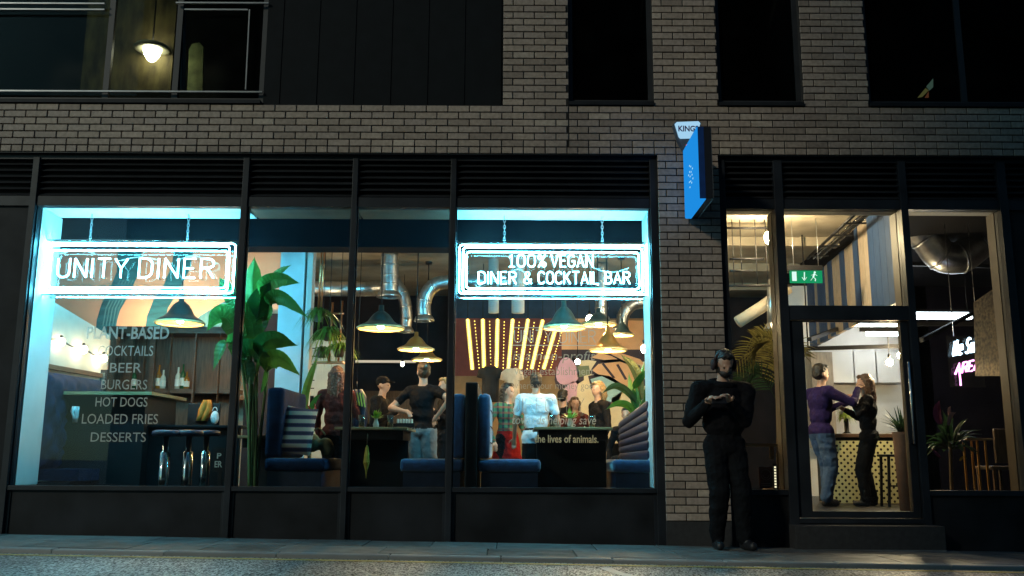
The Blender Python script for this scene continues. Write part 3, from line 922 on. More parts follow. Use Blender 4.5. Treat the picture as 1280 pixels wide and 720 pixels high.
def wet_mat(name, c0, c1, rough0, rough1, bscale, bump, scale=3.0, rnd=True):
    m, nt, out = new_mat(name)
    N = nt.nodes.new; L = nt.links.new
    b = N('ShaderNodeBsdfPrincipled'); ge = N('ShaderNodeNewGeometry'); oi = N('ShaderNodeObjectInfo')
    no = N('ShaderNodeTexNoise'); no.inputs['Scale'].default_value = scale; no.inputs['Detail'].default_value = 6
    L(ge.outputs['Position'], no.inputs[0])
    ad = N('ShaderNodeMath'); ad.operation = 'MULTIPLY_ADD'; ad.inputs[1].default_value = 0.5
    L(oi.outputs['Random'], ad.inputs[0]); 
    hf = N('ShaderNodeMath'); hf.operation = 'MULTIPLY'; hf.inputs[1].default_value = 0.8
    L(no.outputs[0], hf.inputs[0]); L(hf.outputs[0], ad.inputs[2])
    rp = N('ShaderNodeValToRGB'); rp.color_ramp.elements[0].color = (*c0, 1); rp.color_ramp.elements[1].color = (*c1, 1)
    rp.color_ramp.elements[0].position = 0.2; rp.color_ramp.elements[1].position = 0.9
    L(ad.outputs[0], rp.inputs[0]); L(rp.outputs[0], b.inputs['Base Color'])
    mr = N('ShaderNodeMapRange'); mr.inputs[1].default_value = 0.35; mr.inputs[2].default_value = 0.65
    mr.inputs[3].default_value = rough0; mr.inputs[4].default_value = rough1
    n2 = N('ShaderNodeTexNoise'); n2.inputs['Scale'].default_value = scale*1.7; n2.inputs['Detail'].default_value = 5
    L(ge.outputs['Position'], n2.inputs[0]); L(n2.outputs[0], mr.inputs[0]); L(mr.outputs[0], b.inputs['Roughness'])
    vo = N('ShaderNodeTexVoronoi'); vo.inputs['Scale'].default_value = bscale
    L(ge.outputs['Position'], vo.inputs[0])
    n3 = N('ShaderNodeTexNoise'); n3.inputs['Scale'].default_value = bscale*0.5; n3.inputs['Detail'].default_value = 6
    L(ge.outputs['Position'], n3.inputs[0])
    a2 = N('ShaderNodeMath'); a2.operation = 'ADD'; L(vo.outputs['Distance'], a2.inputs[0]); L(n3.outputs[0], a2.inputs[1])
    bp = N('ShaderNodeBump'); bp.inputs['Strength'].default_value = bump; bp.inputs['Distance'].default_value = 0.012 if bump < 0.6 else 0.007
    L(a2.outputs[0], bp.inputs['Height']); L(bp.outputs[0], b.inputs['Normal'])
    b.inputs['Specular IOR Level'].default_value = 1.0
    L(b.outputs[0], out.inputs[0])
    return m
M['slab'] = wet_mat('paving_stone', (0.025, 0.027, 0.027), (0.17, 0.17, 0.16), 0.38, 0.65, 70, 0.08)
M['kerb'] = wet_mat('kerb_granite', (0.16, 0.17, 0.17), (0.30, 0.30, 0.29), 0.4, 0.6, 90, 0.08)
def asphalt_mat():
    m, nt, out = new_mat('wet_asphalt')
    N = nt.nodes.new; L = nt.links.new
    b = N('ShaderNodeBsdfPrincipled'); ge = N('ShaderNodeNewGeometry')
    vo = N('ShaderNodeTexVoronoi'); vo.inputs['Scale'].default_value = 105
    mp = N('ShaderNodeMapping'); mp.inputs['Scale'].default_value = (1.0, 0.35, 1.0)
    L(ge.outputs['Position'], mp.inputs[0]); L(mp.outputs[0], vo.inputs[0])
    sp = N('ShaderNodeSeparateXYZ'); L(vo.outputs['Color'], sp.inputs[0])
    no = N('ShaderNodeTexNoise'); no.inputs['Scale'].default_value = 1.3; no.inputs['Detail'].default_value = 5
    L(ge.outputs['Position'], no.inputs[0])
    mul = N('ShaderNodeMath'); mul.operation = 'MULTIPLY'
    mr = N('ShaderNodeMapRange'); mr.inputs[1].default_value = 0.35; mr.inputs[2].default_value = 0.65; mr.inputs[3].default_value = 0.7; mr.inputs[4].default_value = 1.0
    sq = N('ShaderNodeMapRange'); sq.inputs[1].default_value = 0.25; sq.inputs[2].default_value = 0.8; sq.inputs[3].default_value = 0.03; sq.inputs[4].default_value = 1.0; L(sp.outputs[0], sq.inputs[0])
    L(no.outputs[0], mr.inputs[0]); L(sq.outputs[0], mul.inputs[0]); L(mr.outputs[0], mul.inputs[1])
    L(mul.outputs[0], b.inputs['Specular IOR Level'])        # wet stones between dull binder
    rp = N('ShaderNodeValToRGB'); rp.color_ramp.elements[0].color = (0.012, 0.013, 0.014, 1); rp.color_ramp.elements[1].color = (0.06, 0.06, 0.06, 1)
    L(sp.outputs[1], rp.inputs[0]); L(rp.outputs[0], b.inputs['Base Color'])
    rr = N('ShaderNodeMapRange'); rr.inputs[3].default_value = 0.42; rr.inputs[4].default_value = 0.68
    L(sp.outputs[2], rr.inputs[0]); L(rr.outputs[0], b.inputs['Roughness'])
    b.inputs['IOR'].default_value = 3.8
    L(b.outputs[0], out.inputs[0])
    return m
M['asphalt'] = asphalt_mat()
M['yellow'] = wet_mat('yellow_line_paint', (0.30, 0.22, 0.03), (0.62, 0.46, 0.08), 0.4, 0.6, 90, 0.08)
M['white'] = wet_mat('white_line_paint', (0.45, 0.44, 0.42), (0.75, 0.74, 0.70), 0.4, 0.6, 90, 0.08)
Y_K0, Y_K1 = -1.32, -1.19             # kerb
road_drop = 0.035
g = MB()
g.add([(-80,-70,gz(-80,0)-road_drop),(80,-70,gz(80,0)-road_drop),(80,Y_K0+0.02,gz(80,0)-road_drop),(-80,Y_K0+0.02,gz(-80,0)-road_drop)], [(0,1,2,3)])
road = tag(g.build('road', M['asphalt'], None), kind='structure')
g = MB()
g.add([(-80,Y_K1-0.05,gz(-80,0)-0.012),(80,Y_K1-0.05,gz(80,0)-0.012),(80,0.30,gz(80,0)-0.012),(-80,0.30,gz(-80,0)-0.012)], [(0,1,2,3)])
pav = tag(g.build('pavement', M['mortar'], None), kind='structure')
rp_r = random.Random(11)
slab_rows = [(Y_K1+0.008, -0.62), (-0.612, -0.02)]
for ri, (y0, y1) in enumerate(slab_rows):
    x = -7.4 + (0.37 if ri else 0)
    while x < 9.5:
        L_ = rp_r.choice((0.6, 0.75, 0.9))
        mb = MB(); slope_box(mb, x+0.004, x+L_-0.004, y0, y1, rp_r.uniform(-0.002, 0.003), -0.05)
        mb.build('paving_slab', M['slab'], pav)
        x += L_
x = -7.4
while x < 9.5:
    mb = MB(); slope_box(mb, x+0.004, x+0.91, Y_K0, Y_K1, 0.0 + rp_r.uniform(-0.002, 0.002), -0.15, 0.008)
    mb.build('kerb_stone', M['kerb'], pav)
    x += 0.915
def paint(name, pts, mat, lift=0.004):
    mb = MB(); mb.add([(x, y, gz(x, 0)-road_drop+lift) for x, y in pts], [tuple(range(len(pts)))])
    return mb.build(name, mat, road)
paint('yellow_line', [(-8, -1.50), (10, -1.50), (10, -1.42), (-8, -1.42)], M['yellow'])
pw = [at(738, 707, -1.9), at(775, 722, -1.9)]
wx0 = 0.72
mb = MB()
strip = []
for i in range(9):
    u = i/8
    strip.append((wx0 + 0.02 + 0.30*u*u + 0.05*u, -1.62 - 0.9*u))
vs = []
for i, (x_, y_) in enumerate(strip):
    vs += [(x_-0.045, y_, gz(x_,0)-road_drop+0.004), (x_+0.045, y_, gz(x_,0)-road_drop+0.004)]
mb.add(vs, [(2*i, 2*i+1, 2*i+3, 2*i+2) for i in range(8)])
mb.build('white_line', M['white'], road)
# entrance step
st = thing('door_step', 'dark stone step in front of the glass entrance door', 'step', ((mul_r[1][0]+mul_r[2][1])/2, -0.1, -0.06))
b = MB(); b.bevbox(mul_r[1][0]-0.02, mul_r[2][1]+0.02, -0.16, YF-0.02, -0.10, floor_z-0.05, 0.006); b.build('tread', M['plinth'], st)
b = MB(); b.box(mul_r[1][0]-0.015, mul_r[2][1]+0.015, -0.167, -0.158, -0.05, -0.035); b.build('nosing', M['rail'], st)
# ================================================================== the rooms behind the glass
CEIL = 3.72
YB = 7.6                                    # far wall
XI0, XI1 = -7.0, 9.0
def pbox(mb, x0, x1, y0, y1, Y, d):       # box given by a photograph rectangle on the plane Y
    a = at(x0, y1, Y); c = at(x1, y0, Y)
    mb.box(a.x, c.x, Y, Y+d, a.z, c.z)
def struct(name, mb, mat, parent=None):
    o = mb.build(name, mat, parent)
    if parent is None: o['kind'] = 'structure'
    return o
b = MB(); b.box(XI0-0.2, XI1+0.2, YF+0.10, YB+0.2, floor_z-0.15, floor_z); struct('interior_floor', b, M['floor'])
b = MB(); b.box(XI0-0.2, XI1+0.2, 0.18, YB+0.2, CEIL, CEIL+0.15); ceiling = struct('ceiling', b, M['concrete'])
# navy bulkhead along the front
bk0 = Zp(500, 309, 1.25)
b = MB(); b.box(XI0, X(816, 300, 1.25)+0.5, 1.25, 1.55, bk0, CEIL-0.002); b.build('bulkhead', M['navy'], ceiling)
b = MB(); b.box(XI0, X(816, 300, 1.25)+0.5, 0.34, 1.248, CEIL-0.03, CEIL-0.004); b.build('front_soffit', M['navy'], ceiling)
b = MB(); b.box(XI0-0.2, XI1+0.2, 0.20, 0.34, z_head+0.052, CEIL); b.build('head_wall', M['reveal'], ceiling)
b = MB(); b.box(XI0-0.2, XI1+0.2, YB, YB+0.15, floor_z, CEIL); struct('wall_back', b, M['darkwall'])
b = MB(); b.box(XI0-0.15, XI0, 0.20, YB, floor_z, CEIL); M['mauve'] = pbr('mauve_paint', (0.42, 0.27, 0.23), 0.75, var=0.1); struct('wall_left', b, M['mauve'])
b = MB(); b.box(XI1, XI1+0.15, 0.20, YB, floor_z, CEIL); struct('wall_right', b, M['darkwall'])
# pier behind the brick
b = MB(); b.box(mul_l[4][1]+0.012, mul_r[0][0]-0.012, 0.41, 0.62, floor_z, z_head+0.05); struct('wall_pier', b, M['cream'])

# concrete beams under the ceiling on the right
for Yb_, nm in ((2.9, 0.12), (4.6, 0.12), (6.2, 0.12)):
    b = MB(); b.box(X(905, 300, Yb_)-0.4, XI1-0.01, Yb_, Yb_+0.16, CEIL-nm, CEIL-0.001); b.build('ceiling_beam', M['concrete'], ceiling)

b = MB(); b.box(at(1146, 300, 0.6).x, XI1-0.002, 0.36, 5.58, CEIL-0.16, CEIL-0.003); b.build('dark_ceiling_panel', M['navy'], ceiling)  # dark panel added to blacken the ceiling over this bay
# ------------------------------------------------------------------ left bay: cream side wall, mural, bar
xw = X(36, 430, 0.3) - 0.105
p0 = at(50, 368, 0.66); 
Yw1 = 2.1
b = MB()
zA = at(52, 369, 0.66).z; zB = at(133, 420, Yw1).z
xB = at(136, 440, Yw1).x
pts = [(xw, 0.64), (xB, Yw1)]
def vwall(mb, A, B, za0, za1, zb0, zb1, th=0.06):
    A = Vector((A[0], A[1], 0)); B = Vector((B[0], B[1], 0))
    n = (B-A).normalized(); n = Vector((-n.y, n.x, 0))*th
    vs = []
    for P_, q in ((A, 0), (B, 0), (B, 1), (A, 1)):
        P2 = P_ + (n if q else Vector((0,0,0)))
        zl, zh = (za0, za1) if P_ is A else (zb0, zb1)
        vs += [(P2.x, P2.y, zl), (P2.x, P2.y, zh)]
    mb.add(vs, [(0,2,3,1),(2,4,5,3),(4,6,7,5),(6,0,1,7),(1,3,5,7),(0,6,4,2)])
vwall(b, (X(47, 430, 0.64), 0.64), (xB, Yw1), floor_z, zA, floor_z, zB)
struct('wall_cream', b, M['cream'])
# mural wall
YM = 4.0
mu = thing('wall_mural', 'peach wall mural with broad teal swooshes behind the left neon sign', 'mural', (at(200, 400, YM).x, YM, floor_z))
M['peach'] = pbr('peach_paint', (0.80, 0.45, 0.28), 0.7, var=0.08, scale=4)
M['teal'] = pbr('teal_paint', (0.02, 0.16, 0.20), 0.7, var=0.45, scale=3, stretch=(1, 1, 6))
M['teal2'] = pbr('pale_teal_paint', (0.10, 0.30, 0.33), 0.7, var=0.4, scale=3, stretch=(8, 1, 1))
b = MB(); b.box(XI0, at(352, 400, YM).x, YM, YM+0.1, floor_z, CEIL-0.002); b.build('painted_wall', M['peach'], mu)
def swoosh(px_pts, Y, dy, mat, parent, name='painted_swoosh'):
    mb = MB(); pts = [at(a_, b_, Y) for a_, b_ in px_pts]
    mb.prism([(p.x, p.z) for p in pts], Y-dy, Y-0.0005); return mb.build(name, mat, parent)
swoosh([(119, 425), (121, 400), (127, 380), (138, 360), (146, 340), (148, 300), (178, 300), (176, 335), (163, 365), (150, 388), (144, 410), (143, 425)], YM, 0.004, M['teal'], mu)
swoosh([(181, 415), (184, 395), (192, 375), (203, 360), (214, 335), (220, 300), (244, 300), (238, 335), (224, 362), (210, 385), (203, 415)], YM, 0.004, M['teal'], mu)
swoosh([(226, 440), (234, 415), (250, 395), (278, 378), (300, 372), (300, 398), (275, 410), (262, 425), (258, 445)], YM, 0.004, M['teal2'], mu)
for i in range(5):
    swoosh([(128+i*4, 408), (132+i*4, 385), (150+i*4, 350), (151.2+i*4, 350), (133.4+i*4, 386), (129.2+i*4, 408)], YM, 0.006, M['teal2'], mu, 'painted_line')

b = MB(); pbox(b, 296, 352, 392, 660, YM-0.1, 0.05); b.build('dark_panel', M['darkwall'], mu)  # dark panel added over the peach wall behind the plant stems
# back bar shelf unit with posts, shelf and bottles
YSH = 3.3
sh = thing('back_bar', 'dark timber back bar with tall posts and lit bottle shelves', 'shelf unit', (at(215, 500, YSH).x, YSH, floor_z))
b = MB(); pbox(b, 133, 296, 411, 416, YSH, 0.45); b.build('top_board', M['wood'], sh)
b = MB(); pbox(b, 133, 296, 408.5, 411, YSH, 0.02); b.build('lip', M['wood'], sh)  # lip added to hide the glowing strip behind it
M['muralfill'] = emit('mural_fill_light', (1.0, 0.70, 0.42), 150.0)
M['shelffill'] = emit('shelf_fill_light', (1.0, 0.66, 0.36), 70.0)
b = MB(); pbox(b, 140, 292, 409.6, 410.6, YSH+0.2, 0.03); b.build('mural_fill_strip', M['muralfill'], sh)  # hidden glowing strip added to brighten the mural
b = MB(); pbox(b, 140, 292, 416.6, 417.6, YSH+0.2, 0.02); b.build('shelf_fill_strip', M['shelffill'], sh)  # second strip added to brighten the bottles
for px0, px1 in ((133, 139), (157, 161), (173, 182), (186, 190), (206, 215), (236, 246), (268, 276), (290, 296)):
    b = MB(); pbox(b, px0, px1, 416.5, 540, YSH, 0.07); b.build('post', M['wood'], sh)
b = MB(); pbox(b, 134, 295, 486, 491, YSH+0.1, 0.33); b.build('shelf', M['wood'], sh)
M['shelfback'] = pbr('back_bar_panel', (0.12, 0.07, 0.042), 0.6, var=0.5, scale=5, stretch=(10, 1, 1))
b = MB(); pbox(b, 134, 295, 416.5, 540, YSH+0.44, 0.03); b.build('back_panel', M['shelfback'], sh)
M['bottle_g'] = pbr('green_bottle_glass', (0.02, 0.10, 0.04), 0.08, var=0.1, coat=0.5)
M['bottle_a'] = pbr('amber_bottle_glass', (0.35, 0.14, 0.02), 0.08, var=0.1, coat=0.5)
M['bottle_c'] = pbr('pale_bottle', (0.65, 0.62, 0.5), 0.12, var=0.1, coat=0.5)
M['labelw'] = pbr('bottle_label', (0.75, 0.72, 0.62), 0.6, var=0.1)
zsh = at(200, 486, YSH+0.1).z
def bottle(px, h, mat, label):
    p = at(px, 480, YSH+0.18); t = thing('bottle', label, 'bottle', (p.x, YSH+0.18, zsh+0.001), 'bottles on the back bar')
    r = 0.038
    mb = MB(); mb.lathe((p.x, YSH+0.18, zsh+0.001), [(0.0, 0), (r, 0), (r, h*.55), (r*.9, h*.62), (r*.36, h*.75), (r*.34, h), (0, h)], 14); mb.build('glass_body', mat, t)
    mb = MB(); mb.lathe((p.x, YSH+0.18, zsh+0.001), [(r+.001, h*.14), (r+.001, h*.45)], 14); mb.build('paper_label', M['labelw'], t)
bottle(167, 0.30, M['bottle_g'], 'slim green bottle at the left end of the back bar shelf')
bottle(198, 0.33, M['bottle_a'], 'tall amber bottle between the middle posts of the back bar')
bottle(203.5, 0.26, M['bottle_c'], 'short pale bottle beside the tall amber one on the back bar')
bottle(222, 0.30, M['bottle_c'], 'pale bottle in the brightly lit right part of the back bar')
bottle(228, 0.34, M['bottle_g'], 'tall green bottle in the brightly lit right part of the back bar')
bottle(233, 0.24, M['bottle_a'], 'small amber bottle nearest the right post of the back bar')

# string of festoon bulbs along the cream wall
fs = thing('festoon_lights', 'cord with four round warm bulbs along the cream wall', 'string lights', at(90, 440, 1.3))
fb = [(47, 417, 0.62), (76, 427.5, 1.0), (104, 437, 1.4), (129, 448, 1.85)]
cp = [at(px, py-5, Y) for px, py, Y in fb]
b = MB(); pp = []
for i in range(len(cp)-1):
    for k in range(8):
        u = k/8; pp.append(cp[i]*(1-u) + cp[i+1]*u - Vector((0, 0, 0.05*math.sin(math.pi*u))))
pp.append(cp[-1]); b.tube(pp, 0.007, 6); b.build('cord', M['black'], fs)
for px, py, Y in fb:
    p = at(px, py, Y)
    b = MB(); b.tube([p + Vector((0,0,0.035)), p + Vector((0,0,0.075))], 0.016, 8); b.build('socket', M['black'], fs)
    b = MB(); b.ball(p, 0.047, n=10, m=8); b.build('bulb', M['bulbw'], fs)
# framed picture
p = at(125, 476, 1.95)
b0 = thing('framed_picture', 'small dark framed print leaning on the cream wall', 'picture', (p.x, 1.95, at(125, 490, 1.95).z))
M['print'] = pbr('print_paper', (0.10, 0.14, 0.13), 0.5, var=0.8, scale=25, col2=(0.02, 0.03, 0.04))
b = MB(); pbox(b, 116.5, 134, 462, 490, 1.95, 0.03); b.build('frame', M['black'], b0)
b = MB(); pbox(b, 119.5, 131, 466, 486, 1.944, 0.005); b.build('print', M['print'], b0)

# ------------------------------------------------------------------ bar counter with timber top, left bay
Yc = 0.95
q0 = at(64, 488, Yc); q1 = at(190, 489.5, Yc); zt = q1.z
def on_z(px, py, z):
    d = CROT @ Vector(((px-640.0)/FPX, -(py-360.0)/FPX, -1.0)); t = (z - CAM.z)/d.z
    return CAM + d*t
q2 = on_z(231, 510, zt - 0.03)
bc = thing('bar_counter', 'raised bar counter with pale timber top in the left window', 'counter', (q1.x-0.5, Yc, floor_z))
top = [(q0.x, Yc), (q1.x, Yc), (min(q2.x, -4.2), 3.2), (q0.x, 3.2)]
top = [(q0.x, Yc), (q1.x, Yc), (q1.x+0.02, Yc+0.75), (q0.x, Yc+0.75)]
b = MB(); b.slab([(q0.x, Yc), (q1.x, Yc), (at(231, 505, 2.0).x, 2.05), (q0.x, 2.05)], zt-0.035, zt); b.build('timber_top', M['woodlight'], bc)
b = MB(); b.slab([(q0.x, Yc+0.15), (q1.x-0.12, Yc+0.15), (at(231, 505, 2.0).x-0.1, 2.0), (q0.x, 2.0)], floor_z, zt-0.036); b.build('counter_front', M['black'], bc)
# bench along the left wall, deep blue buttoned back
def tufted_back(name_parent, c, w_, h_, axis, mat, nx, nz, thick=0.10, lean=0.0):
    """buttoned back panel as a quilted sheet; c = lower left corner, axis = unit vector along its width"""
    axis = Vector(axis).normalized(); nrm = Vector((axis.y, -axis.x, 0))
    rows = []
    NX, NZ = nx*6, nz*6
    for j in range(NZ+1):
        row = []
        for i in range(NX+1):
            u = i/NX; v = j/NZ
            a = u*nx*math.pi; e = v*nz*math.pi
            q = abs(math.sin((a+e)/1.0))*abs(math.sin((a-e)/1.0))
            dd = thick*(0.45 + 0.55*(q**0.4))
            edge = min(1, min(u, 1-u)*12, min(v, 1-v)*12)
            row.append(Vector(c) + axis*(u*w_) + Vector((0,0,v*h_)) + nrm*(dd*edge) - nrm*lean*v)
        rows.append(row)
    mb = MB(); mb.sheet(rows)
    return mb
bn = thing('banquette', 'blue buttoned banquette against the cream wall far left', 'bench', at(60, 540, 0.9))
A_ = Vector((X(49, 500, 0.7), 0.70, floor_z+0.42)); B_ = Vector((xB, Yw1-0.1, floor_z+0.42))
ax = (B_-A_).normalized()
hb = at(60, 466, 0.9).z - A_.z
tufted_back(None, A_ + Vector((0.02, -0.04, 0)), (B_-A_).length, hb, ax, M['velvet'], 5, 3).build('back', M['velvetdark'], bn)
b = MB(); n_ = Vector((ax.y, -ax.x, 0)); b.obox((A_+B_)/2 + n_*0.28 + Vector((0,0,-0.05)), ax*((B_-A_).length/2), n_*0.22, Vector((0,0,0.06))); b.build('seat', M['velvetdark'], bn)
b = MB(); b.obox((A_+B_)/2 + n_*0.24 + Vector((0,0,-0.27)), ax*((B_-A_).length/2), n_*0.18, Vector((0,0,0.15))); b.build('base', M['black'], bn)
# rail above the bench
b = MB(); b.bar(A_ + Vector((0,0,hb+0.06)), B_ + Vector((0,0,hb+0.06)), 0.05, 0.05); b.build('top_rail', M['wood'], bn)

# low dark bar front across the window
M['blackpanel'] = pbr('black_panel', (0.007, 0.008, 0.010), 0.6, spec=0.15, var=0.3)
bf = thing('low_bar_front', 'low black bar front behind the chrome stools', 'bar front', (at(200, 560, 1.6).x, 1.25, floor_z))
m = MB(); a_ = at(60, 534, 1.25); c_ = at(300, 536, 1.25); m.box(a_.x, c_.x, 1.25, 1.30, floor_z, a_.z); m.build('front_panel', M['blackpanel'], bf)
m = MB(); m.bevbox(a_.x, c_.x+0.02, 1.20, 1.55, a_.z+0.001, a_.z+0.03, 0.006); m.build('ledge', M['blackpanel'], bf)
# bar stools with chrome pedestals in front of the counter
def bar_stool(px, Y, label):
    p = at(px, 600, Y)
    t = thing('bar_stool', label, 'bar stool', (p.x, Y, floor_z), 'bar stools in the left window')
    zs = at(px, 541, Y).z
    b = MB(); b.lathe((p.x, Y, 0), [(0, zs-0.035), (0.13, zs-0.035), (0.145, zs-0.015), (0.14, zs+0.015), (0.11, zs+0.028), (0, zs+0.03)], 20); b.build('seat', M['navyfab'], t)
    b = MB(); b.lathe((p.x, Y, 0), [(0, floor_z+.03), (0.055, floor_z+0.03), (0.055, zs-0.2), (0.03, zs-0.19), (0.03, zs-0.036), (0, zs-0.036)], 18); b.build('pedestal', M['steel'], t)
    b = MB(); b.lathe((p.x, Y, 0), [(0, floor_z+.001), (0.2, floor_z+.001), (0.2, floor_z+0.012), (0.06, floor_z+0.031), (0, floor_z+.031)], 20); b.build('base', M['steel'], t)
bar_stool(204, 0.55, 'chrome pedestal bar stool nearest the glass, leftmost of three')
bar_stool(233, 0.66, 'chrome pedestal bar stool in the middle of the three')
bar_stool(255, 0.95, 'chrome pedestal bar stool furthest right by the plant')
# small black placard with white letters
t = thing('placard', 'small black placard with white letters low by the plant', 'sign', (at(274, 590, 0.5).x, 0.5, at(274, 590, 0.5).z))
b = MB(); pbox(b, 265, 281, 560, 590, 0.5, 0.012); b.build('board', M['black'], t)
lettering('P', 271, 277, 566, 573, 0.497, M['labelw'], t, 0.02); lettering('ER', 268, 278, 576, 584, 0.497, M['labelw'], t, 0.02)
b = MB(); pbox(b, 269, 277, 590, 640, 0.505, 0.006); b.build('stand', M['black'], t)

# orange jacket on the chair back beside the back bar
M['orange'] = pbr('orange_cloth', (0.75, 0.24, 0.03), 0.8, var=0.25, scale=10, bump=0.2, bscale=15)
M['whitecloth'] = pbr('white_cloth', (0.62, 0.64, 0.66), 0.8, var=0.15, scale=10)
def draped(px_poly, Y, d, mat, parent, name, seed=1):
    """hanging cloth: outline with folds in depth"""
    rr = random.Random(seed)
    top = [p for p in px_poly]
    rows = []
    ys = [p[0] for p in px_poly]
    for j, (py, xl, xr) in enumerate(px_poly):
        row = []
        for i in range(11):
            u = i/10
            px = xl + (xr-xl)*u
            P = at(px, py, Y)
            P.y = Y + d*0.5*math.sin(u*math.pi*4 + j*0.35) - d*math.sin(u*math.pi)*0.7
            row.append(P)
        rows.append(row)
    mb = MB(); mb.sheet(rows)
    o = mb.build(name, mat, parent, fix=False)
    md = o.modifiers.new('thickness', 'SOLIDIFY'); md.thickness = 0.012
    return o
t = thing('orange_jacket', 'orange jacket hung on a chair right of the back bar', 'jacket', at(257, 526, 2.4))
draped([(500, 254, 263), (505, 251, 264), (512, 248, 264), (519, 247, 261), (526, 245, 258)], 2.4, 0.05, M['orange'], t, 'jacket_body')
t = thing('dining_chair', 'dark chair beside the back bar carrying an orange jacket', 'chair', (at(258, 560, 2.5).x, 2.55, floor_z))
c0 = at(258, 530, 2.55)
b = MB(); b.bevbox(c0.x-0.20, c0.x+0.20, 2.42, 2.46, floor_z+0.45, at(257, 504, 2.44).z, 0.01); b.build('backrest', M['black'], t)
b = MB(); b.bevbox(c0.x-0.21, c0.x+0.21, 2.46, 2.86, floor_z+0.42, floor_z+0.46, 0.01); b.build('seat', M['black'], t)
for sx in (-1, 1):
    for yy in (2.46, 2.82):
        b = MB(); b.bar((c0.x+sx*0.18, yy, floor_z), (c0.x+sx*0.18, yy, floor_z+0.42), 0.03); b.build('leg', M['black'], t)
t = thing('white_bag', 'small white cloth bag beside the orange jacket', 'bag', at(269, 530, 2.5))
b = MB(); b.ball(at(268.5, 522, 2.35), m_size(5, at(268, 522, 2.35)), 0.06, m_size(8.5, at(268, 522, 2.35)), 12, 8); b.build('bag_body', M['whitecloth'], t)
b = MB(); p = at(268.5, 514, 2.35); b.tube([p + Vector((0.03*math.cos(a_), 0, 0.05*math.sin(a_))) for a_ in [math.pi*k/6 for k in range(7)]], 0.006, 6); b.build('handle', M['whitecloth'], t)
# white napkin on the counter end
t = thing('napkin', 'folded white napkin hanging at the left end of the bar', 'napkin', at(92, 528, 0.9))
draped([(508, 90, 99), (514, 88, 98), (520, 91, 97), (528, 92, 95)], 0.93, 0.02, M['whitecloth'], t, 'napkin_cloth')

# ------------------------------------------------------------------ pendants
M['shade_dark'] = pbr('pendant_enamel_dark', (0.035, 0.06, 0.06), 0.3, 0.3, var=0.3)
M['shade_green'] = pbr('pendant_enamel_green', (0.06, 0.085, 0.075), 0.28, 0.3, var=0.2)
M['shade_brass'] = pbr('pendant_brass', (0.62, 0.33, 0.10), 0.3, 0.75, var=0.2)
M['shade_in'] = pbr('pendant_lining', (0.80, 0.56, 0.26), 0.5, var=0.1)
def pendant(px, rim, wpx, hpx, Y, shade, label, bulb='bulb'):
    p = at(px, rim, Y)
    Rr = m_size(wpx/2, p); H = m_size(hpx, p)
    t = thing('pendant_lamp', label, 'pendant lamp', (p.x, Y, p.z), 'pendant lamps over the tables')
    c = (p.x, Y, p.z)
    b = MB(); b.lathe(c, [(Rr, 0), (Rr*1.01, H*.04), (Rr*.90, H*.11), (Rr*.72, H*.20), (Rr*.57, H*.33), (Rr*.46, H*.52), (Rr*.34, H*.70), (Rr*.20, H*.82), (Rr*.12, H*.88), (Rr*.11, H*1.18), (0, H*1.2)], 28)
    b.build('shade', shade, t)
    b = MB(); b.lathe(c, [(Rr*.985, 0.002), (Rr*.88, H*.09), (Rr*.70, H*.18), (Rr*.55, H*.31), (Rr*.44, H*.50), (Rr*.32, H*.67), (0, H*.76)], 28); b.build('lining', M['shade_in'], t)
    b = MB(); b.tube([(p.x + Rr*math.cos(2*math.pi*k/32), Y + Rr*math.sin(2*math.pi*k/32), p.z - 0.008) for k in range(32)], 0.016, 8, closed=True); b.build('rim', M['shade_in'], t)
    b = MB(); b.ball((p.x, Y, p.z + H*.10), 0.045, n=10, m=8); b.build('bulb', M[bulb], t)
    b = MB(); b.tube([(p.x, Y, p.z + H*.62), (p.x, Y, p.z + H*.10+.045)], 0.02, 8); b.build('socket', M['black'], t)
    b = MB(); b.tube([(p.x, Y, p.z+H*1.19), (p.x, Y, CEIL)], 0.009, 6); b.build('cord', M['black'], t)
    b = MB(); b.lathe((p.x, Y, CEIL-0.04), [(0, 0), (0.05, 0), (0.055, 0.04)], 12); b.build('ceiling_rose', M['black'], t)
    return t
pendant(225, 403, 58, 31, 2.0, M['shade_dark'], 'dark pendant lamp hanging below the UNITY DINER neon sign')
pendant(476, 409.5, 57, 24, 1.9, M['shade_dark'], 'large dark pendant lamp under the steel duct, centre window')
pendant(520, 436, 44, 18, 3.4, M['shade_brass'], 'small brass pendant lamp, middle of the three in the centre window')
pendant(533.5, 449, 36, 14, 4.6, M['shade_brass'], 'smallest and lowest brass pendant lamp above the waiter')
pendant(705, 409, 52, 30, 1.9, M['shade_green'], 'pale green pendant lamp right under the VEGAN neon sign')
pendant(748, 405, 44, 17, 2.9, M['shade_dark'], 'dark capped pendant lamp just right of the pale green one')
pendant(760, 437, 45, 25, 2.6, M['shade_brass'], 'reddish brass pendant lamp hanging lowest in the right diner window')
pendant(778, 418, 28, 17, 4.2, M['shade_dark'], 'small dark pendant lamp near the right window jamb')

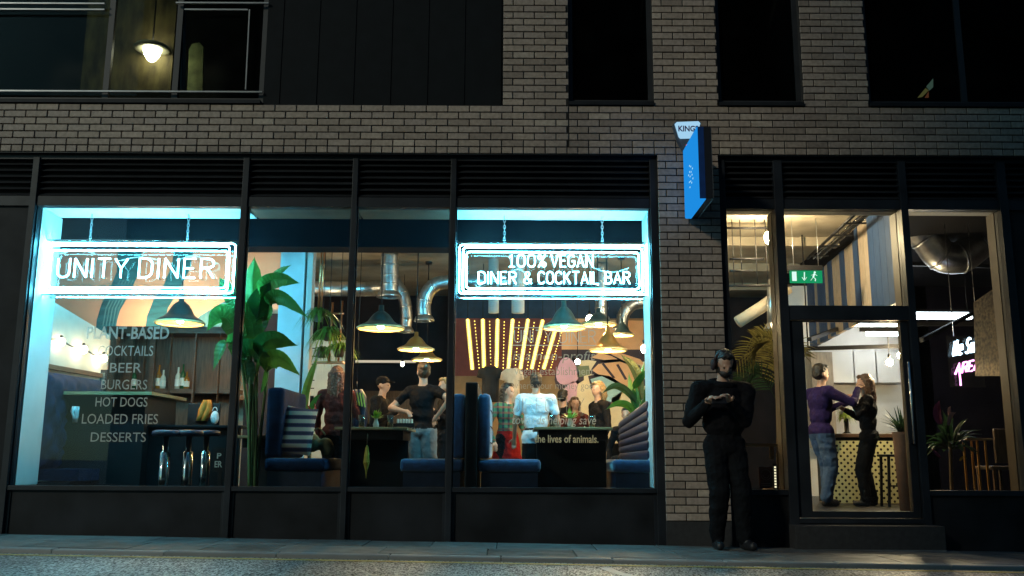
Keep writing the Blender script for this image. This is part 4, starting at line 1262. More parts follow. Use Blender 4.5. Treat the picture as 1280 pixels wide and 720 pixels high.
# bare bulbs on cords or brackets
def bare_bulb(px, py, Y, label, mat='bulbw', r=0.05, up=True, rz=1.25):
    p = at(px, py, Y)
    t = thing('bare_bulb', label, 'light bulb', (p.x, Y, p.z), 'bare light bulbs')
    b = MB(); b.ball(p, r, r, r*rz, n=10, m=8); b.build('bulb', M[mat], t)
    b = MB(); b.tube([p + Vector((0,0,r*1.05)), p + Vector((0,0,r*1.05+0.06))], 0.02, 8); b.build('socket', M['black'], t)
    if up:
        b = MB(); b.tube([p + Vector((0,0,r*1.05+0.06)), Vector((p.x, p.y, CEIL))], 0.005, 5); b.build('cord', M['black'], t)
M['bulbhot'] = emit('bright_bulb_light', (1.0, 0.74, 0.42), 950.0)
M['bulbmid'] = emit('medium_bulb_light', (1.0, 0.72, 0.40), 330.0)
bare_bulb(382, 434, 3.2, 'bright bare bulb beside the pale column', 'bulbmid', 0.055)
bare_bulb(805.5, 436, 1.5, 'bright bare bulb against the right jamb of the VEGAN window', 'bulbmid', 0.04)
bare_bulb(722, 452, 5.2, 'small bare bulb in front of the pink mural', 'bulbmid', 0.036)
bare_bulb(962, 297, 1.6, 'glaring bare bulb in the narrow window beside the brick pier', 'bulbhot', 0.064)
bare_bulb(737, 399, 4.0, 'bare bulb glowing between two pendants under the VEGAN sign', 'bulbmid', 0.05)
bare_bulb(503, 455, 5.6, 'bare bulb behind the brass pendants over the dim back wall', 'bulbw', 0.03)

# ------------------------------------------------------------------ pale column, copper rods
p0 = at(343, 480, 2.6); p1 = at(374, 480, 2.6)
b = MB(); b.box(p0.x, p1.x, 2.6, 3.0, floor_z, CEIL-0.001)
M['palecol'] = pbr('pale_blue_paint', (0.56, 0.66, 0.72), 0.7, var=0.12, scale=5, bump=0.08)
co = tag(b.build('column', M['palecol'], None), 'pale blue painted column behind the banana plant', 'column')
b = MB(); x2 = at(384, 480, 2.6).x; b.box(p1.x+0.03, x2, 2.62, 2.8, floor_z, CEIL-0.001); b.build('corner_board', M['reveal'], co)
hr = thing('copper_rail', 'copper pipe rail hung from the ceiling holding trailing plants', 'pipe rail', at(412, 445, 2.2))
Yr = 2.2
for px, py0, py1 in ((400.5, 300, 400), (397.5, 335, 392), (411, 378, 452), (423, 376, 452)):
    a = at(px, py1, Yr); c = at(px+ (4 if py0 < 330 else 1.5), py0, Yr); c.z = CEIL if py0 < 350 else c.z
    c.x = a.x + 0.02
    b = MB(); b.tube([a, Vector((c.x, Yr, max(c.z, a.z+0.3)))], 0.013, 8); b.build('rod', M['copper'], hr)
a = at(394, 392, Yr); c = at(430, 392, Yr); b = MB(); b.tube([a, c], 0.013, 8); b.build('cross_bar', M['copper'], hr)
a = at(394, 452, Yr); c = at(430, 452, Yr); b = MB(); b.box(a.x, c.x, Yr-0.08, Yr+0.08, a.z-0.02, a.z); b.build('plant_tray', M['copper'], hr)

# ------------------------------------------------------------------ ducts
def duct(label, pts_px, r, seams=True, flange=None, loc=None, n=16, mat='duct', smooth_pts=True):
    P = [at(*q) for q in pts_px]
    # round the corners with a Catmull-Rom curve
    pts = []
    if smooth_pts and len(P) > 2:
        Q = [P[0]*2-P[1]] + P + [P[-1]*2-P[-2]]
        for i in range(1, len(Q)-2):
            for k in range(8):
                u = k/8
                a, b_, c_, d_ = Q[i-1], Q[i], Q[i+1], Q[i+2]
                pts.append(0.5*((2*b_) + (c_-a)*u + (2*a-5*b_+4*c_-d_)*u*u + (3*b_-a-3*c_+d_)*u**3))
        pts.append(P[-1])
    else: pts = P
    t = thing('air_duct', label, 'duct', P[len(P)//2])
    b = MB(); b.tube(pts, r, n); b.build('pipe', M[mat], t)
    if seams:
        step = max(1, len(pts)//4)
        for i in range(step, len(pts)-1, step):
            tt = (pts[i+1]-pts[i-1]).normalized()
            b = MB(); b.tube([pts[i]-tt*0.015, pts[i]+tt*0.015], r*1.045, n); b.build('seam_band', M[mat], t)
    if flange:
        tt = (pts[-1]-pts[-2]).normalized(); e = pts[-1]
        b = MB(); b.lathe(e, [(r, -0.02), (r*1.2, 0.0), (r*flange, 0.05), (r*flange, 0.065), (r*.9, 0.066)], n, axis=tt); b.build('vent_cone', M[mat], t)
    return t
YD = 4.2
rD = m_size(9.5, at(430, 360, YD))
duct('long level steel duct crossing the middle windows', [(352, 361, YD), (480, 361, YD)], rD, smooth_pts=False)
duct('upright steel duct with bell mouth above the large dark pendant', [(487, 318, YD-0.4), (487, 345, YD-0.4), (486.5, 366, YD-0.4)], m_size(11, at(487, 350, YD-.4)), flange=1.45)
duct('bent steel duct drooping right of the upright one', [(494, 352, YD+0.4), (505, 372, YD+0.4), (508, 395, YD+0.4), (507, 410, YD+0.4)], m_size(7.5, at(505, 372, YD+.4)), flange=1.5)
duct('elbow steel duct turning down beside the VEGAN window', [(640, 352, YD-0.2), (565, 352, YD-0.2), (541, 358, YD-0.2), (530.5, 376, YD-0.2), (530, 396, YD-0.2)], m_size(9, at(530, 376, YD-.2)), flange=1.45)
duct('white vertical duct, left of two under the VEGAN sign', [(617, 300, 4.4), (617, 391, 4.4)], m_size(6.5, at(617, 380, 4.4)), smooth_pts=False, mat='reveal')
duct('white vertical duct, right of two under the VEGAN sign', [(647.5, 300, 4.0), (647.5, 391, 4.0)], m_size(8, at(647, 380, 4.0)), smooth_pts=False, mat='reveal')
duct('steel duct dropping above the dark capped pendant', [(752, 330, 4.6), (752, 372, 4.6), (752, 396, 4.6)], m_size(8, at(752, 380, 4.6)), flange=1.4)
duct('curved steel duct by the right jamb of the VEGAN window', [(812, 378, 5.0), (792, 380, 5.0), (780, 392, 5.0), (777, 408, 5.0)], m_size(7.5, at(780, 392, 5.0)), flange=1.4)
duct('tan round duct slanting up in the narrow window by the pier', [(922, 403, 2.6), (952, 384, 2.6), (985, 360, 2.6)], m_size(7.5, at(940, 390, 2.6)), mat='concrete', seams=False, smooth_pts=False)
duct('galvanised drop duct behind the narrow window post', [(966, 350, 2.2), (966, 406, 2.2)], m_size(7, at(966, 390, 2.2)), flange=1.6, smooth_pts=False)
duct('large crumpled silver duct curving across the far right window', [(1128, 268, 2.3), (1158, 297, 2.3), (1176, 319, 2.3), (1199, 322, 2.3), (1222, 306, 2.3)], m_size(20, at(1170, 310, 2.3)))

# hanging bars of marquee bulbs
M['marq'] = emit('marquee_bulb_light', (1.0, 0.60, 0.10), 7.0)
M['marqcase'] = pbr('marquee_channel', (0.55, 0.36, 0.08), 0.4, 0.4, var=0.2)
for i, (xt, yt, xb_, yb) in enumerate(((584.5, 399, 590.5, 462), (603.5, 399, 605, 461), (622, 399, 620.5, 461), (641, 399, 635.5, 461), (660, 399, 650.5, 461), (678.5, 400, 664.5, 461), (694.5, 411, 679.5, 461))):
    Ym = 4.7
    A = at(xt, yt, Ym); B = at(xb_, yb, Ym)
    ords = ('leftmost', 'second from the left', 'third from the left', 'middle', 'third from the right', 'second from the right', 'rightmost')
    t = thing('marquee_light_bar', 'yellow marquee bulb bar, %s of the fan of seven' % ords[i], 'light bar', B, 'fan of marquee bulb bars')
    d = (B-A); L_ = d.length; d.normalize()
    s = Vector((1,0,0)); s = (s - d*s.dot(d)).normalized()
    b = MB(); b.obox((A+B)/2 + Vector((0, 0.03, 0)), s*0.035, Vector((0,0.03,0)), d*(L_/2)); b.build('channel', M['marqcase'], t)
    b = MB(); nb = 22
    for k in range(nb):
        c = A + d*(L_*(k+0.5)/nb)
        b.ball(c + Vector((0,-0.012,0)), 0.021, n=6, m=4)
    tag(b.build('bulbs', M['marq'], t), kind='stuff')
    b = MB(); nb = 15                                   # row of bulbs on the side return
    for k in range(nb):
        c = A + d*(L_*(k+0.5)/nb) + s*0.10 + Vector((0, 0.10, 0))
        b.ball(c, 0.0075, n=5, m=4)
    tag(b.build('side_bulbs', M['marq'], t), kind='stuff')
    b = MB(); b.bar(A + Vector((0,0.03,0)), Vector((A.x, A.y+0.03, CEIL)), 0.012); b.build('hanger', M['black'], t)

# mural on the far wall behind the right diner window
YR = 6.3
mr_ = thing('wall_mural', 'comic style mural of pink and peach cloud shapes behind the diners', 'mural', (at(750, 470, YR).x, YR, floor_z))
M['mpink'] = pbr('pink_paint', (0.75, 0.42, 0.52), 0.7, var=0.08)
M['mpeach'] = pbr('apricot_paint', (0.85, 0.45, 0.22), 0.7, var=0.08)
M['mdark'] = pbr('outline_paint', (0.05, 0.03, 0.045), 0.7, var=0.1)
M['mcream'] = pbr('pale_cream_paint', (0.85, 0.68, 0.42), 0.7, var=0.08)
M['mgreen'] = pbr('olive_paint', (0.20, 0.22, 0.12), 0.7, var=0.1)
M['maqua'] = pbr('aqua_paint', (0.40, 0.62, 0.62), 0.7, var=0.1)
M['mred'] = pbr('brick_red_paint', (0.20, 0.045, 0.035), 0.7, var=0.15)
M['mnavy'] = pbr('navy_wall_paint', (0.012, 0.035, 0.075), 0.7)
M['mtan'] = pbr('tan_paint', (0.30, 0.18, 0.08), 0.7, var=0.15)
b = MB(); pbox(b, 560, 860, 330, 620, YR, 0.1); b.build('painted_wall', M['mtan'], mr_)
def blob(cx, cy_, rx, ry, n=14, amp=0.12, ph=0.0, lob=5):
    return [(cx + rx*(1+amp*math.sin(lob*2*math.pi*i/n+ph))*math.cos(2*math.pi*i/n), cy_ + ry*(1+amp*math.sin(lob*2*math.pi*i/n+ph))*math.sin(2*math.pi*i/n)) for i in range(n)]
def shape(pp, mat, k): swoosh(pp, YR, 0.003 + 0.003*k, M[mat], mr_, 'painted_shape')
shape([(560, 325), (860, 325), (860, 398), (560, 398)], 'mnavy', 0)
shape([(560, 398), (702, 398), (702, 470), (560, 470)], 'mred', 0)
shape([(702, 438), (840, 438), (840, 560), (702, 560)], 'mcream', 0)
for pp_ in (blob(711, 468, 18, 22, 20, 0.1, 0.5, 3), blob(718, 494, 16, 18, 20, 0.1, 1.5, 4), [(736, 466), (746, 451), (776, 448), (800, 457), (808, 480), (792, 497), (776, 484), (760, 474), (746, 472)], [(735, 470), (752, 466), (771, 475), (783, 491), (775, 510), (754, 505), (740, 491)], [(702, 437), (830, 437), (830, 450), (770, 455), (735, 450), (702, 452)]):
    swoosh(pp_, YR, 0.0045, M['mdark'], mr_, 'painted_outline')
shape([(702, 398), (840, 402), (840, 438), (702, 437)], 'mpeach', 0)
shape(blob(709, 465, 14, 17, 20, 0.1, 0.5, 3), 'mpink', 1)
shape(blob(716, 492, 12, 14, 20, 0.1, 1.5, 4), 'mpink', 1)
shape([(740, 463), (748, 455), (775, 452), (796, 460), (803, 478), (790, 492), (778, 480), (762, 470), (748, 468)], 'mpeach', 1)
shape([(738, 447), (750, 441), (764, 445), (772, 449), (755, 450)], 'mpeach', 1)
shape([(764, 443), (770, 437), (778, 442), (800, 449), (806, 456), (788, 455)], 'mpeach', 1)
shape([(720, 458), (736, 457), (738, 468), (722, 472)], 'mgreen', 1)
shape([(738, 474), (752, 470), (768, 478), (778, 490), (772, 505), (756, 500), (744, 488)], 'maqua', 1)
shape([(722, 480), (732, 474), (738, 480), (736, 500), (728, 512), (720, 505)], 'mcream', 2)
shape([(764, 498), (780, 488), (792, 498), (794, 520), (778, 530), (766, 520)], 'mcream', 1)
shape([(770, 456), (773, 455), (784, 474), (781, 475)], 'mdark', 2)
shape([(752, 455), (755, 454), (769, 472), (766, 473)], 'mdark', 2)

# t-shirts on display under the marquee bars
def hung_shirt(px, py, wpx, hpx, Y, mat, label):
    t = thing('hung_t_shirt', label, 't-shirt', at(px, py+hpx, Y), 't-shirts on display')
    half = wpx/2
    rows = []
    prof = [(0, .22, 0), (.03, .34, 0), (.10, .50, 0.0), (.28, .56, 0), (.30, .33, 0), (.6, .31, 0), (1.0, .32, 0)]
    mb = MB()
    for j, (v, hw, _) in enumerate(prof):
        row = []
        for i in range(9):
            u = i/8*2-1
            P = at(px + u*hw*wpx, py + v*hpx, Y); P.y = Y - 0.05*(1-u*u) + 0.012*math.sin(u*9 + j)
            row.append(P)
        rows.append(row)
    mb.sheet(rows); o = mb.build('shirt_body', mat, t, fix=False)
    md = o.modifiers.new('thickness', 'SOLIDIFY'); md.thickness = 0.02
    mb = MB(); a = at(px, py-3, Y); mb.tube([at(px-5, py+2, Y), a, at(px+5, py+2, Y)], 0.006, 6); mb.tube([a, a+Vector((0,0,0.08))], 0.005, 6); mb.build('hanger', M['black'], t)
M['cloth_cream'] = pbr('cream_cotton', (0.62, 0.50, 0.38), 0.9, var=0.12, scale=14)
M['cloth_black'] = pbr('black_cotton', (0.012, 0.012, 0.014), 0.9, var=0.3, scale=14)
hung_shirt(640, 461, 26, 46, 4.6, M['cloth_cream'], 'cream t-shirt hanging below the marquee bulbs')
hung_shirt(613, 459, 30, 44, 4.7, M['cloth_black'], 'black t-shirt hanging left of the cream one')
# ================================================================== booths and tables along the glass
def cushion(x0, x1, y0, y1, z0, z1, b_=0.035):
    m = MB(); m.bevbox(x0, x1, y0, y1, z0, z1, b_); return m
def soft(o):
    for p in o.data.polygons: p.use_smooth = True
    return o
seat_z = at(640, 574, 0.45).z
def booth_seat(px0, px1, Y0, Y1, label, back=None, top=490, mat='velvet'):
    """bench with a thick seat; back = 'L' or 'R' puts a tall rounded back at that end"""
    a = at(px0, 574, Y0); c = at(px1, 574, Y0)
    t = thing('booth_bench', label, 'bench', ((a.x+c.x)/2, (Y0+Y1)/2, floor_z), 'booth benches by the glass')
    soft(cushion(a.x, c.x, Y0, Y1, seat_z-0.13, seat_z, 0.04).build('seat', M[mat], t))
    m = MB(); m.box(a.x+0.03, c.x-0.03, Y0+0.04, Y1-0.02, floor_z, seat_z-0.131); m.build('base', M['navyfab'], t)
    return t, a.x, c.x
Yb0, Yb1 = 0.42, 1.55
# back-to-back pair at the left of the VEGAN window
t, xa, xb_ = booth_seat(597.5, 676, Yb0, Yb1, 'blue velvet booth bench in the VEGAN window facing the table')
xt0 = at(581, 530, Yb0).x; xt1 = at(597, 530, Yb0).x; zt_ = at(600, 492, Yb0).z
soft(cushion(xt1+0.004, xt1+0.13, Yb0, Yb1, seat_z+0.002, zt_, 0.045).build('backrest', M['velvet'], t))
m = MB()
for k in range(3):
    zz = seat_z + (zt_-seat_z)*(k+1)/4
    m.tube([(xt1+0.132, Yb0+0.06, zz), (xt1+0.135, (Yb0+Yb1)/2, zz), (xt1+0.132, Yb1-0.06, zz)], 0.006, 6)
m.build('stitching', M['navyfab'], t)
m = MB(); m.bevbox(xt0+0.004, xt1, Yb0-0.03, Yb1+0.02, floor_z, at(588, 478, Yb0).z, 0.012)
pt = tag(m.build('booth_partition', M['black'], None), 'black upright partition between the two blue booth benches', 'partition')
t, xa, xb_ = booth_seat(500, 579, Yb0, Yb1, 'blue velvet booth bench left of the black partition')
soft(cushion(xt0-0.14, xt0, Yb0, Yb1, seat_z+0.002, zt_, 0.045).build('backrest', M['velvet'], t))
# right end of the VEGAN window
t, xa, xb_ = booth_seat(766, 822, Yb0, Yb1, 'booth bench with quilted navy back by the right window jamb')
A = Vector((at(786, 560, 1.35).x, 1.55, seat_z)); B = Vector((at(824, 560, 0.5).x-0.02, 0.45, seat_z))
axq = (B-A).normalized()
def quilted(parent, A, B, h0, h1, mat, n=6):
    """channel quilted back between A and B, its top falling from h1 at B to h0 at A"""
    rows = []
    nx = Vector((B.y-A.y, -(B.x-A.x), 0)).normalized()
    NZ = n*6; NX = 14
    for j in range(NZ+1):
        v = j/NZ; row = []
        for i in range(NX+1):
            u = i/NX
            h = h0 + (h1-h0)*u
            puff = 0.035*abs(math.sin(math.pi*n*v + 0.0))**0.6
            row.append(A + (B-A)*u + Vector((0,0,h*v)) + nx*(0.03+puff)*(1 if j not in (0, NZ) else 0.2))
        rows.append(row)
    mb = MB(); mb.sheet(rows); 
    o = mb.build('quilted_back', mat, parent, fix=False)
    md = o.modifiers.new('thickness', 'SOLIDIFY'); md.thickness = 0.06; md.offset = 0
    return o
quilted(t, A, B, at(786, 528, 1.5).z-seat_z, at(822, 499, 0.5).z-seat_z, M['navyfab'])
# bay 2 bench
t, xa, xb_ = booth_seat(330, 405, Yb0, Yb1, 'dark blue booth bench behind the banana plant', mat='velvetdark')
soft(cushion(xa-0.02, xa+0.16, Yb0+0.05, Yb1, seat_z+0.002, at(340, 484, 0.5).z, 0.05).build('backrest', M['velvetdark'], t))
# patterned cushions on it
def chev_mat():
    m, nt, out = new_mat('striped_weave')
    N = nt.nodes.new; L = nt.links.new
    b = N('ShaderNodeBsdfPrincipled'); b.inputs['Roughness'].default_value = 0.9
    tc = N('ShaderNodeTexCoord'); sp = N('ShaderNodeSeparateXYZ'); L(tc.outputs['Object'], sp.inputs[0])
    w1 = N('ShaderNodeMath'); w1.operation = 'PINGPONG'; w1.inputs[1].default_value = 0.006; L(sp.outputs[0], w1.inputs[0])
    ad = N('ShaderNodeMath'); ad.operation = 'ADD'; L(sp.outputs[2], ad.inputs[0]); L(w1.outputs[0], ad.inputs[1])
    m1 = N('ShaderNodeMath'); m1.operation = 'MULTIPLY'; m1.inputs[1].default_value = 75.0; L(ad.outputs[0], m1.inputs[0])
    sn = N('ShaderNodeMath'); sn.operation = 'SINE'; L(m1.outputs[0], sn.inputs[0])
    rp = N('ShaderNodeValToRGB'); rp.color_ramp.interpolation = 'CONSTANT'
    e = rp.color_ramp.elements; e[0].color = (0.02, 0.02, 0.05, 1); e[1].color = (0.50, 0.42, 0.32, 1); e[1].position = 0.55
    k = e.new(0.28); k.color = (0.10, 0.06, 0.12, 1)
    mp = N('ShaderNodeMapRange'); mp.inputs[1].default_value = -1; mp.inputs[2].default_value = 1
    L(sn.outputs[0], mp.inputs[0]); L(mp.outputs[0], rp.inputs[0]); L(rp.outputs[0], b.inputs['Base Color']); L(b.outputs[0], out.inputs[0])
    return m
M['chev'] = chev_mat()
def pillow(px, py, wpx, hpx, Y, mat, label, tilt=0.0, yaw=0.0, lean=0.25):
    c = at(px, py, Y); w_ = m_size(wpx, c)/2; h_ = m_size(hpx, c)/2
    t = thing('cushion', label, 'cushion', (c.x, Y, c.z-h_))
    rows = []; n = 14
    mb = MB()
    rot = Euler((-lean, tilt, yaw)).to_matrix()
    for side in (-1, 1):
        rows = []
        for j in range(n+1):
            row = []
            for i in range(n+1):
                u = i/n*2-1; v = j/n*2-1
                pin = 1 - 0.10*(u*u)*(v*v)
                th = 0.085*((1-u**4)*(1-v**4))**0.6
                row.append(c + rot @ Vector((u*w_*(1-0.06*(1-v*v)), side*th, v*h_*(1-0.06*(1-u*u)))))
            rows.append(row)
        mb.sheet(rows)
    mb.build('cover', mat, t)
    return t
pillow(372, 538, 42, 62, 0.62, M['chev'], 'large cushion with pale and dark woven stripes on the bench', tilt=0.12, yaw=0.2)
M['khaki'] = pbr('khaki_cloth', (0.15, 0.14, 0.07), 0.9, var=0.4, scale=14, bump=0.3, bscale=14)
t = thing('khaki_bag', 'crumpled khaki cloth bag on the bench beside the striped cushion', 'bag', at(400, 570, 0.7))
mb = MB(); c = at(398, 556, 0.75)
for k in range(5):
    rr = random.Random(k); mb.ball(c + Vector((rr.uniform(-.1,.1), rr.uniform(-.05,.05), rr.uniform(-.05,.07))), rr.uniform(.07,.11), rr.uniform(.06,.09), rr.uniform(.06,.10), 12, 8)
o = mb.build('bag_body', M['khaki'], t)
md = o.modifiers.new('fuse', 'REMESH'); md.mode = 'VOXEL'; md.voxel_size = 0.015; md.use_smooth_shade = True
mb = MB(); mb.tube([c + Vector((-0.08 + 0.16*k/8, -0.05, 0.10 + 0.07*math.sin(math.pi*k/8))) for k in range(9)], 0.01, 6); mb.build('handle', M['khaki'], t)

# tables
M['blackwood'] = pbr('black_stained_wood', (0.008, 0.008, 0.009), 0.6, spec=0.15, var=0.3)
def dining_table(px0, px1, py, Y0, Y1, label, edge='woodlight', panel=True):
    a = at(px0, py, Y0); c = at(px1, py, Y0); z1 = a.z
    t = thing('dining_table', label, 'table', ((a.x+c.x)/2, (Y0+Y1)/2, floor_z))
    m = MB(); m.bevbox(a.x, c.x, Y0, Y1, z1-0.03, z1, 0.006); m.build('table_top', M[edge], t)
    m = MB(); m.box(a.x+0.05, c.x-0.05, Y0+0.06, Y1-0.06, z1-0.13, z1-0.031); m.build('apron', M['blackwood'], t)
    xm = (a.x+c.x)/2
    if panel:
        m = MB(); m.bevbox(a.x+0.03, c.x-0.03, (Y0+Y1)/2-0.03, (Y0+Y1)/2+0.03, floor_z+0.03, z1-0.131, 0.01); m.build('end_panel', M['blackwood'], t)
    else:
        m = MB(); m.bevbox(xm-0.05, xm+0.05, (Y0+Y1)/2-0.05, (Y0+Y1)/2+0.05, floor_z+0.03, z1-0.131, 0.01); m.build('pedestal', M['black'], t)
    m = MB(); m.bevbox(xm-0.22, xm+0.22, (Y0+Y1)/2-0.22, (Y0+Y1)/2+0.22, floor_z, floor_z+0.028, 0.01); m.build('foot_plate', M['black'], t)
    return z1, a.x, c.x
zt3, ta0, ta1 = dining_table(418, 509, 533.5, 0.62, 1.5, 'dark table with oak edge in the centre window')
zt4, tb0, tb1 = dining_table(668, 766, 533.5, 0.62, 1.5, 'oak edged table in front of the man in white t-shirt')
zl, _, _ = dining_table(296, 352, 544, 0.72, 1.3, 'small pale edged side table behind the plant stems', panel=False)

# vases with sprigs on the tables
M['vase'] = pbr('vase_glass', (0.45, 0.5, 0.48), 0.15, var=0.1, coat=0.5)
def vase(px, z1, Y, label, big=1.0):
    p = at(px, 530, Y); t = thing('flower_vase', label, 'vase', (p.x, Y, z1+0.001), 'small table vases')
    m = MB(); m.lathe((p.x, Y, z1+0.001), [(0, 0), (0.028, 0), (0.034, 0.03), (0.018, 0.08), (0.022, 0.10), (0.018, 0.10), (0.012, 0.07), (0, 0.06)], 12); m.build('vase_body', M['vase'], t)
    m = MB(); rr = random.Random(int(px))
    for k in range(26):
        a_ = rr.uniform(0, 6.28); e = rr.uniform(0.2, 1.3); L_ = rr.uniform(0.05, 0.12)*big
        d = Vector((math.cos(a_)*math.cos(e), math.sin(a_)*math.cos(e), math.sin(e)))
        b0 = Vector((p.x, Y, z1+0.09)); tip = b0 + d*L_
        s = d.cross(Vector((0,0,1))).normalized()*0.018
        m.add([b0, tip*0.6+b0*0.4+s, tip, tip*0.6+b0*0.4-s], [(0,1,2,3)])
    tag(m.build('sprig', M['sprig'], t, fix=False), kind='stuff')
M['sprig'] = leaf_mat('sprig_leaf', (0.10, 0.28, 0.04), (0.25, 0.45, 0.08))
vase(470, zt3, 0.8, 'small glass vase of greenery on the centre window table')
vase(713, zt4, 0.8, 'small glass vase of bright leaves on the oak edged table', 1.2)
t = thing('menu_holder', 'white napkin and menu holder on the corner of the centre table', 'menu holder', (at(508, 530, 0.9).x-0.1, 0.9, zt3+0.001))
m = MB(); xx = at(507, 530, 0.9).x
for k in range(6):
    m.box(xx-0.09+0.03*k, xx-0.075+0.03*k, 0.86, 0.94, zt3+0.002, zt3+0.095)
m.build('menus', M['labelw'], t)
m = MB(); m.box(xx-0.10, xx+0.10, 0.85, 0.857, zt3+0.001, zt3+0.05); m.build('holder_front', M['black'], t)
# drinking glasses on the tables
M['tumbler'] = clear_glass('tumbler_glass', (0.82, 0.88, 0.88), 2.0, 0.05)
def tumbler(px, z1, Y, label, drink):
    p = at(px, 530, Y); t = thing('drinking_glass', label, 'glass', (p.x, Y, z1+0.001), 'glasses on the tables')
    m = MB(); m.lathe((p.x, Y, z1+0.001), [(0, 0), (0.028, 0), (0.036, 0.13), (0.033, 0.13), (0.026, 0.008), (0, 0.008)], 14); m.build('glass_wall', M['tumbler'], t)
    m = MB(); m.lathe((p.x, Y, z1+0.001), [(0, 0.01), (0.025, 0.01), (0.030, 0.085), (0, 0.085)], 14); m.build('drink', M[drink], t)
M['amberdrink'] = pbr('amber_drink', (0.55, 0.25, 0.03), 0.1, var=0.05)
M['paledrink'] = pbr('pale_drink', (0.55, 0.5, 0.4), 0.1, var=0.05)
tumbler(452, zt3, 0.75, 'amber drink left of the vase on the centre table', 'amberdrink')
tumbler(488, zt3, 0.85, 'pale drink right of the vase on the centre table', 'paledrink')
tumbler(690, zt4, 0.75, 'pale drink left of the vase on the oak edged table', 'paledrink')
tumbler(740, zt4, 0.8, 'amber drink right of the vase on the oak edged table', 'amberdrink')
# folded umbrella under the centre table
M['ochre'] = pbr('ochre_cloth', (0.55, 0.32, 0.03), 0.7, var=0.35, scale=20)
p = at(457.5, 598, 0.58); q = at(457, 556, 0.58)
t = thing('folded_umbrella', 'slim folded ochre umbrella hanging under the centre table', 'umbrella', p)
m = MB(); m.lathe((p.x, 0.58, p.z), [(0.002, 0), (0.012, 0.08), (0.034, 0.16), (0.026, 0.24), (0.016, 0.31), (0.004, 0.34)], 8, smooth=False); m.build('canopy', M['ochre'], t)
m = MB(); m.tube([(p.x, 0.58, p.z+0.33), (p.x, 0.58, p.z+0.42), (p.x, 0.60, p.z+0.45), (p.x, 0.63, p.z+0.43)], 0.006, 6); m.build('handle', M['wood'], t)
# striped jacket hung on a hook by the second mullion
M['yjacket'] = pbr('yellow_bands', (0.62, 0.55, 0.10), 0.8, var=0.1)
t = thing('hung_jacket', 'dark hung jacket with yellow bands behind the second mullion', 'jacket', at(448, 540, 2.0))
draped([(487, 440, 452), (496, 439, 457), (510, 440, 458), (525, 440, 458), (545, 440, 457)], 2.0, 0.05, M['navyfab'], t, 'jacket_body')
for k in range(4):
    m = MB(); a = at(443+k*3.4, 491, 1.93); c = at(446+k*3.4, 506+k, 1.93); m.bar(a, c, 0.014, 0.008); m.build('band', M['yjacket'], t)
m = MB(); a = at(446, 487, 2.0); m.tube([a, a+Vector((0,0,0.1))], 0.006, 6); m.tube([Vector((a.x, 2.0, a.z+0.1)), Vector((a.x, 2.0, CEIL))], 0.004, 5); m.build('hook_line', M['black'], t)

# long rail lamp on the far dark wall
M['raillight'] = emit('strip_lamp_light', (1.0, 0.8, 0.6), 0.7)
t = thing('wall_strip', 'thin pale strip rail across the dim far wall', 'strip light', at(490, 452, 7.4))
m = MB(); pbox(m, 444, 520, 450.5, 453, 7.45, 0.03); m.build('strip', M['raillight'], t)
m = MB(); pbox(m, 442, 522, 449.5, 454, 7.482, 0.11); m.build('backing', M['black'], t)
# timber panelling on the far wall behind the waiter
t = thing('timber_panel', 'low timber panelling lit behind the waiter', 'panelling', at(500, 520, 6.9))
for k in range(5):
    m = MB(); pbox(m, 440, 575, 489+k*8.2, 496.4+k*8.2, 6.9, 0.05); m.build('board', M['shelfback'], t)
# tiled bright wall by the column
t = thing('lit_wall_panel', 'bright cream tiled wall panel behind the hanging plants', 'wall panel', at(408, 560, 4.6))
m = MB(); pbox(m, 386, 432, 425, 640, 4.6, 0.05); m.build('panel', M['cream'], t)
for i in range(5):
    for j in range(7):
        m = MB(); pbox(m, 386.5+9.1*i, 394.6+9.1*i, 426+10*j, 434.6+10*j, 4.592, 0.012); m.build('tile', M['cream'], t)

# ================================================================== entrance side
# hanging striped boards above the door, receding into the room
SA = Vector((at(1118, 300, 0.9).x, 0.9, 0)); SB = Vector((at(1012, 380, 5.2).x, 5.2, 0))
M['bboard'] = pbr('blue_board', (0.02, 0.055, 0.14), 0.6, var=0.3, stretch=(4, 4, 1))
M['tboard'] = pbr('taupe_board', (0.36, 0.29, 0.22), 0.7, var=0.25, stretch=(4, 4, 1))
t = thing('striped_partition', 'hanging partition of blue and beige boards above the entrance', 'partition', (SA+SB)/2 + Vector((0,0,2.5)))
nb = 19
dS = (SB-SA)/nb; nS = Vector((dS.y, -dS.x, 0)).normalized()*0.02
for k in range(nb):
    a = SA + dS*k; c = SA + dS*(k+0.97)
    blue = k % 3 == 0 or k in (1, 2, 14, 17)
    m = MB(); th = nS*(1.6 if blue else 1.0)
    z0 = 2.50
    m.add([a-th+Vector((0,0,z0)), c-th+Vector((0,0,z0)), c+th+Vector((0,0,z0)), a+th+Vector((0,0,z0)),
           a-th+Vector((0,0,CEIL-.002)), c-th+Vector((0,0,CEIL-.002)), c+th+Vector((0,0,CEIL-.002)), a+th+Vector((0,0,CEIL-.002))],
          [(0,3,2,1),(4,5,6,7),(0,1,5,4),(1,2,6,5),(2,3,7,6),(3,0,4,7)])
    m.build('board', M['bboard'] if blue else M['tboard'], t)
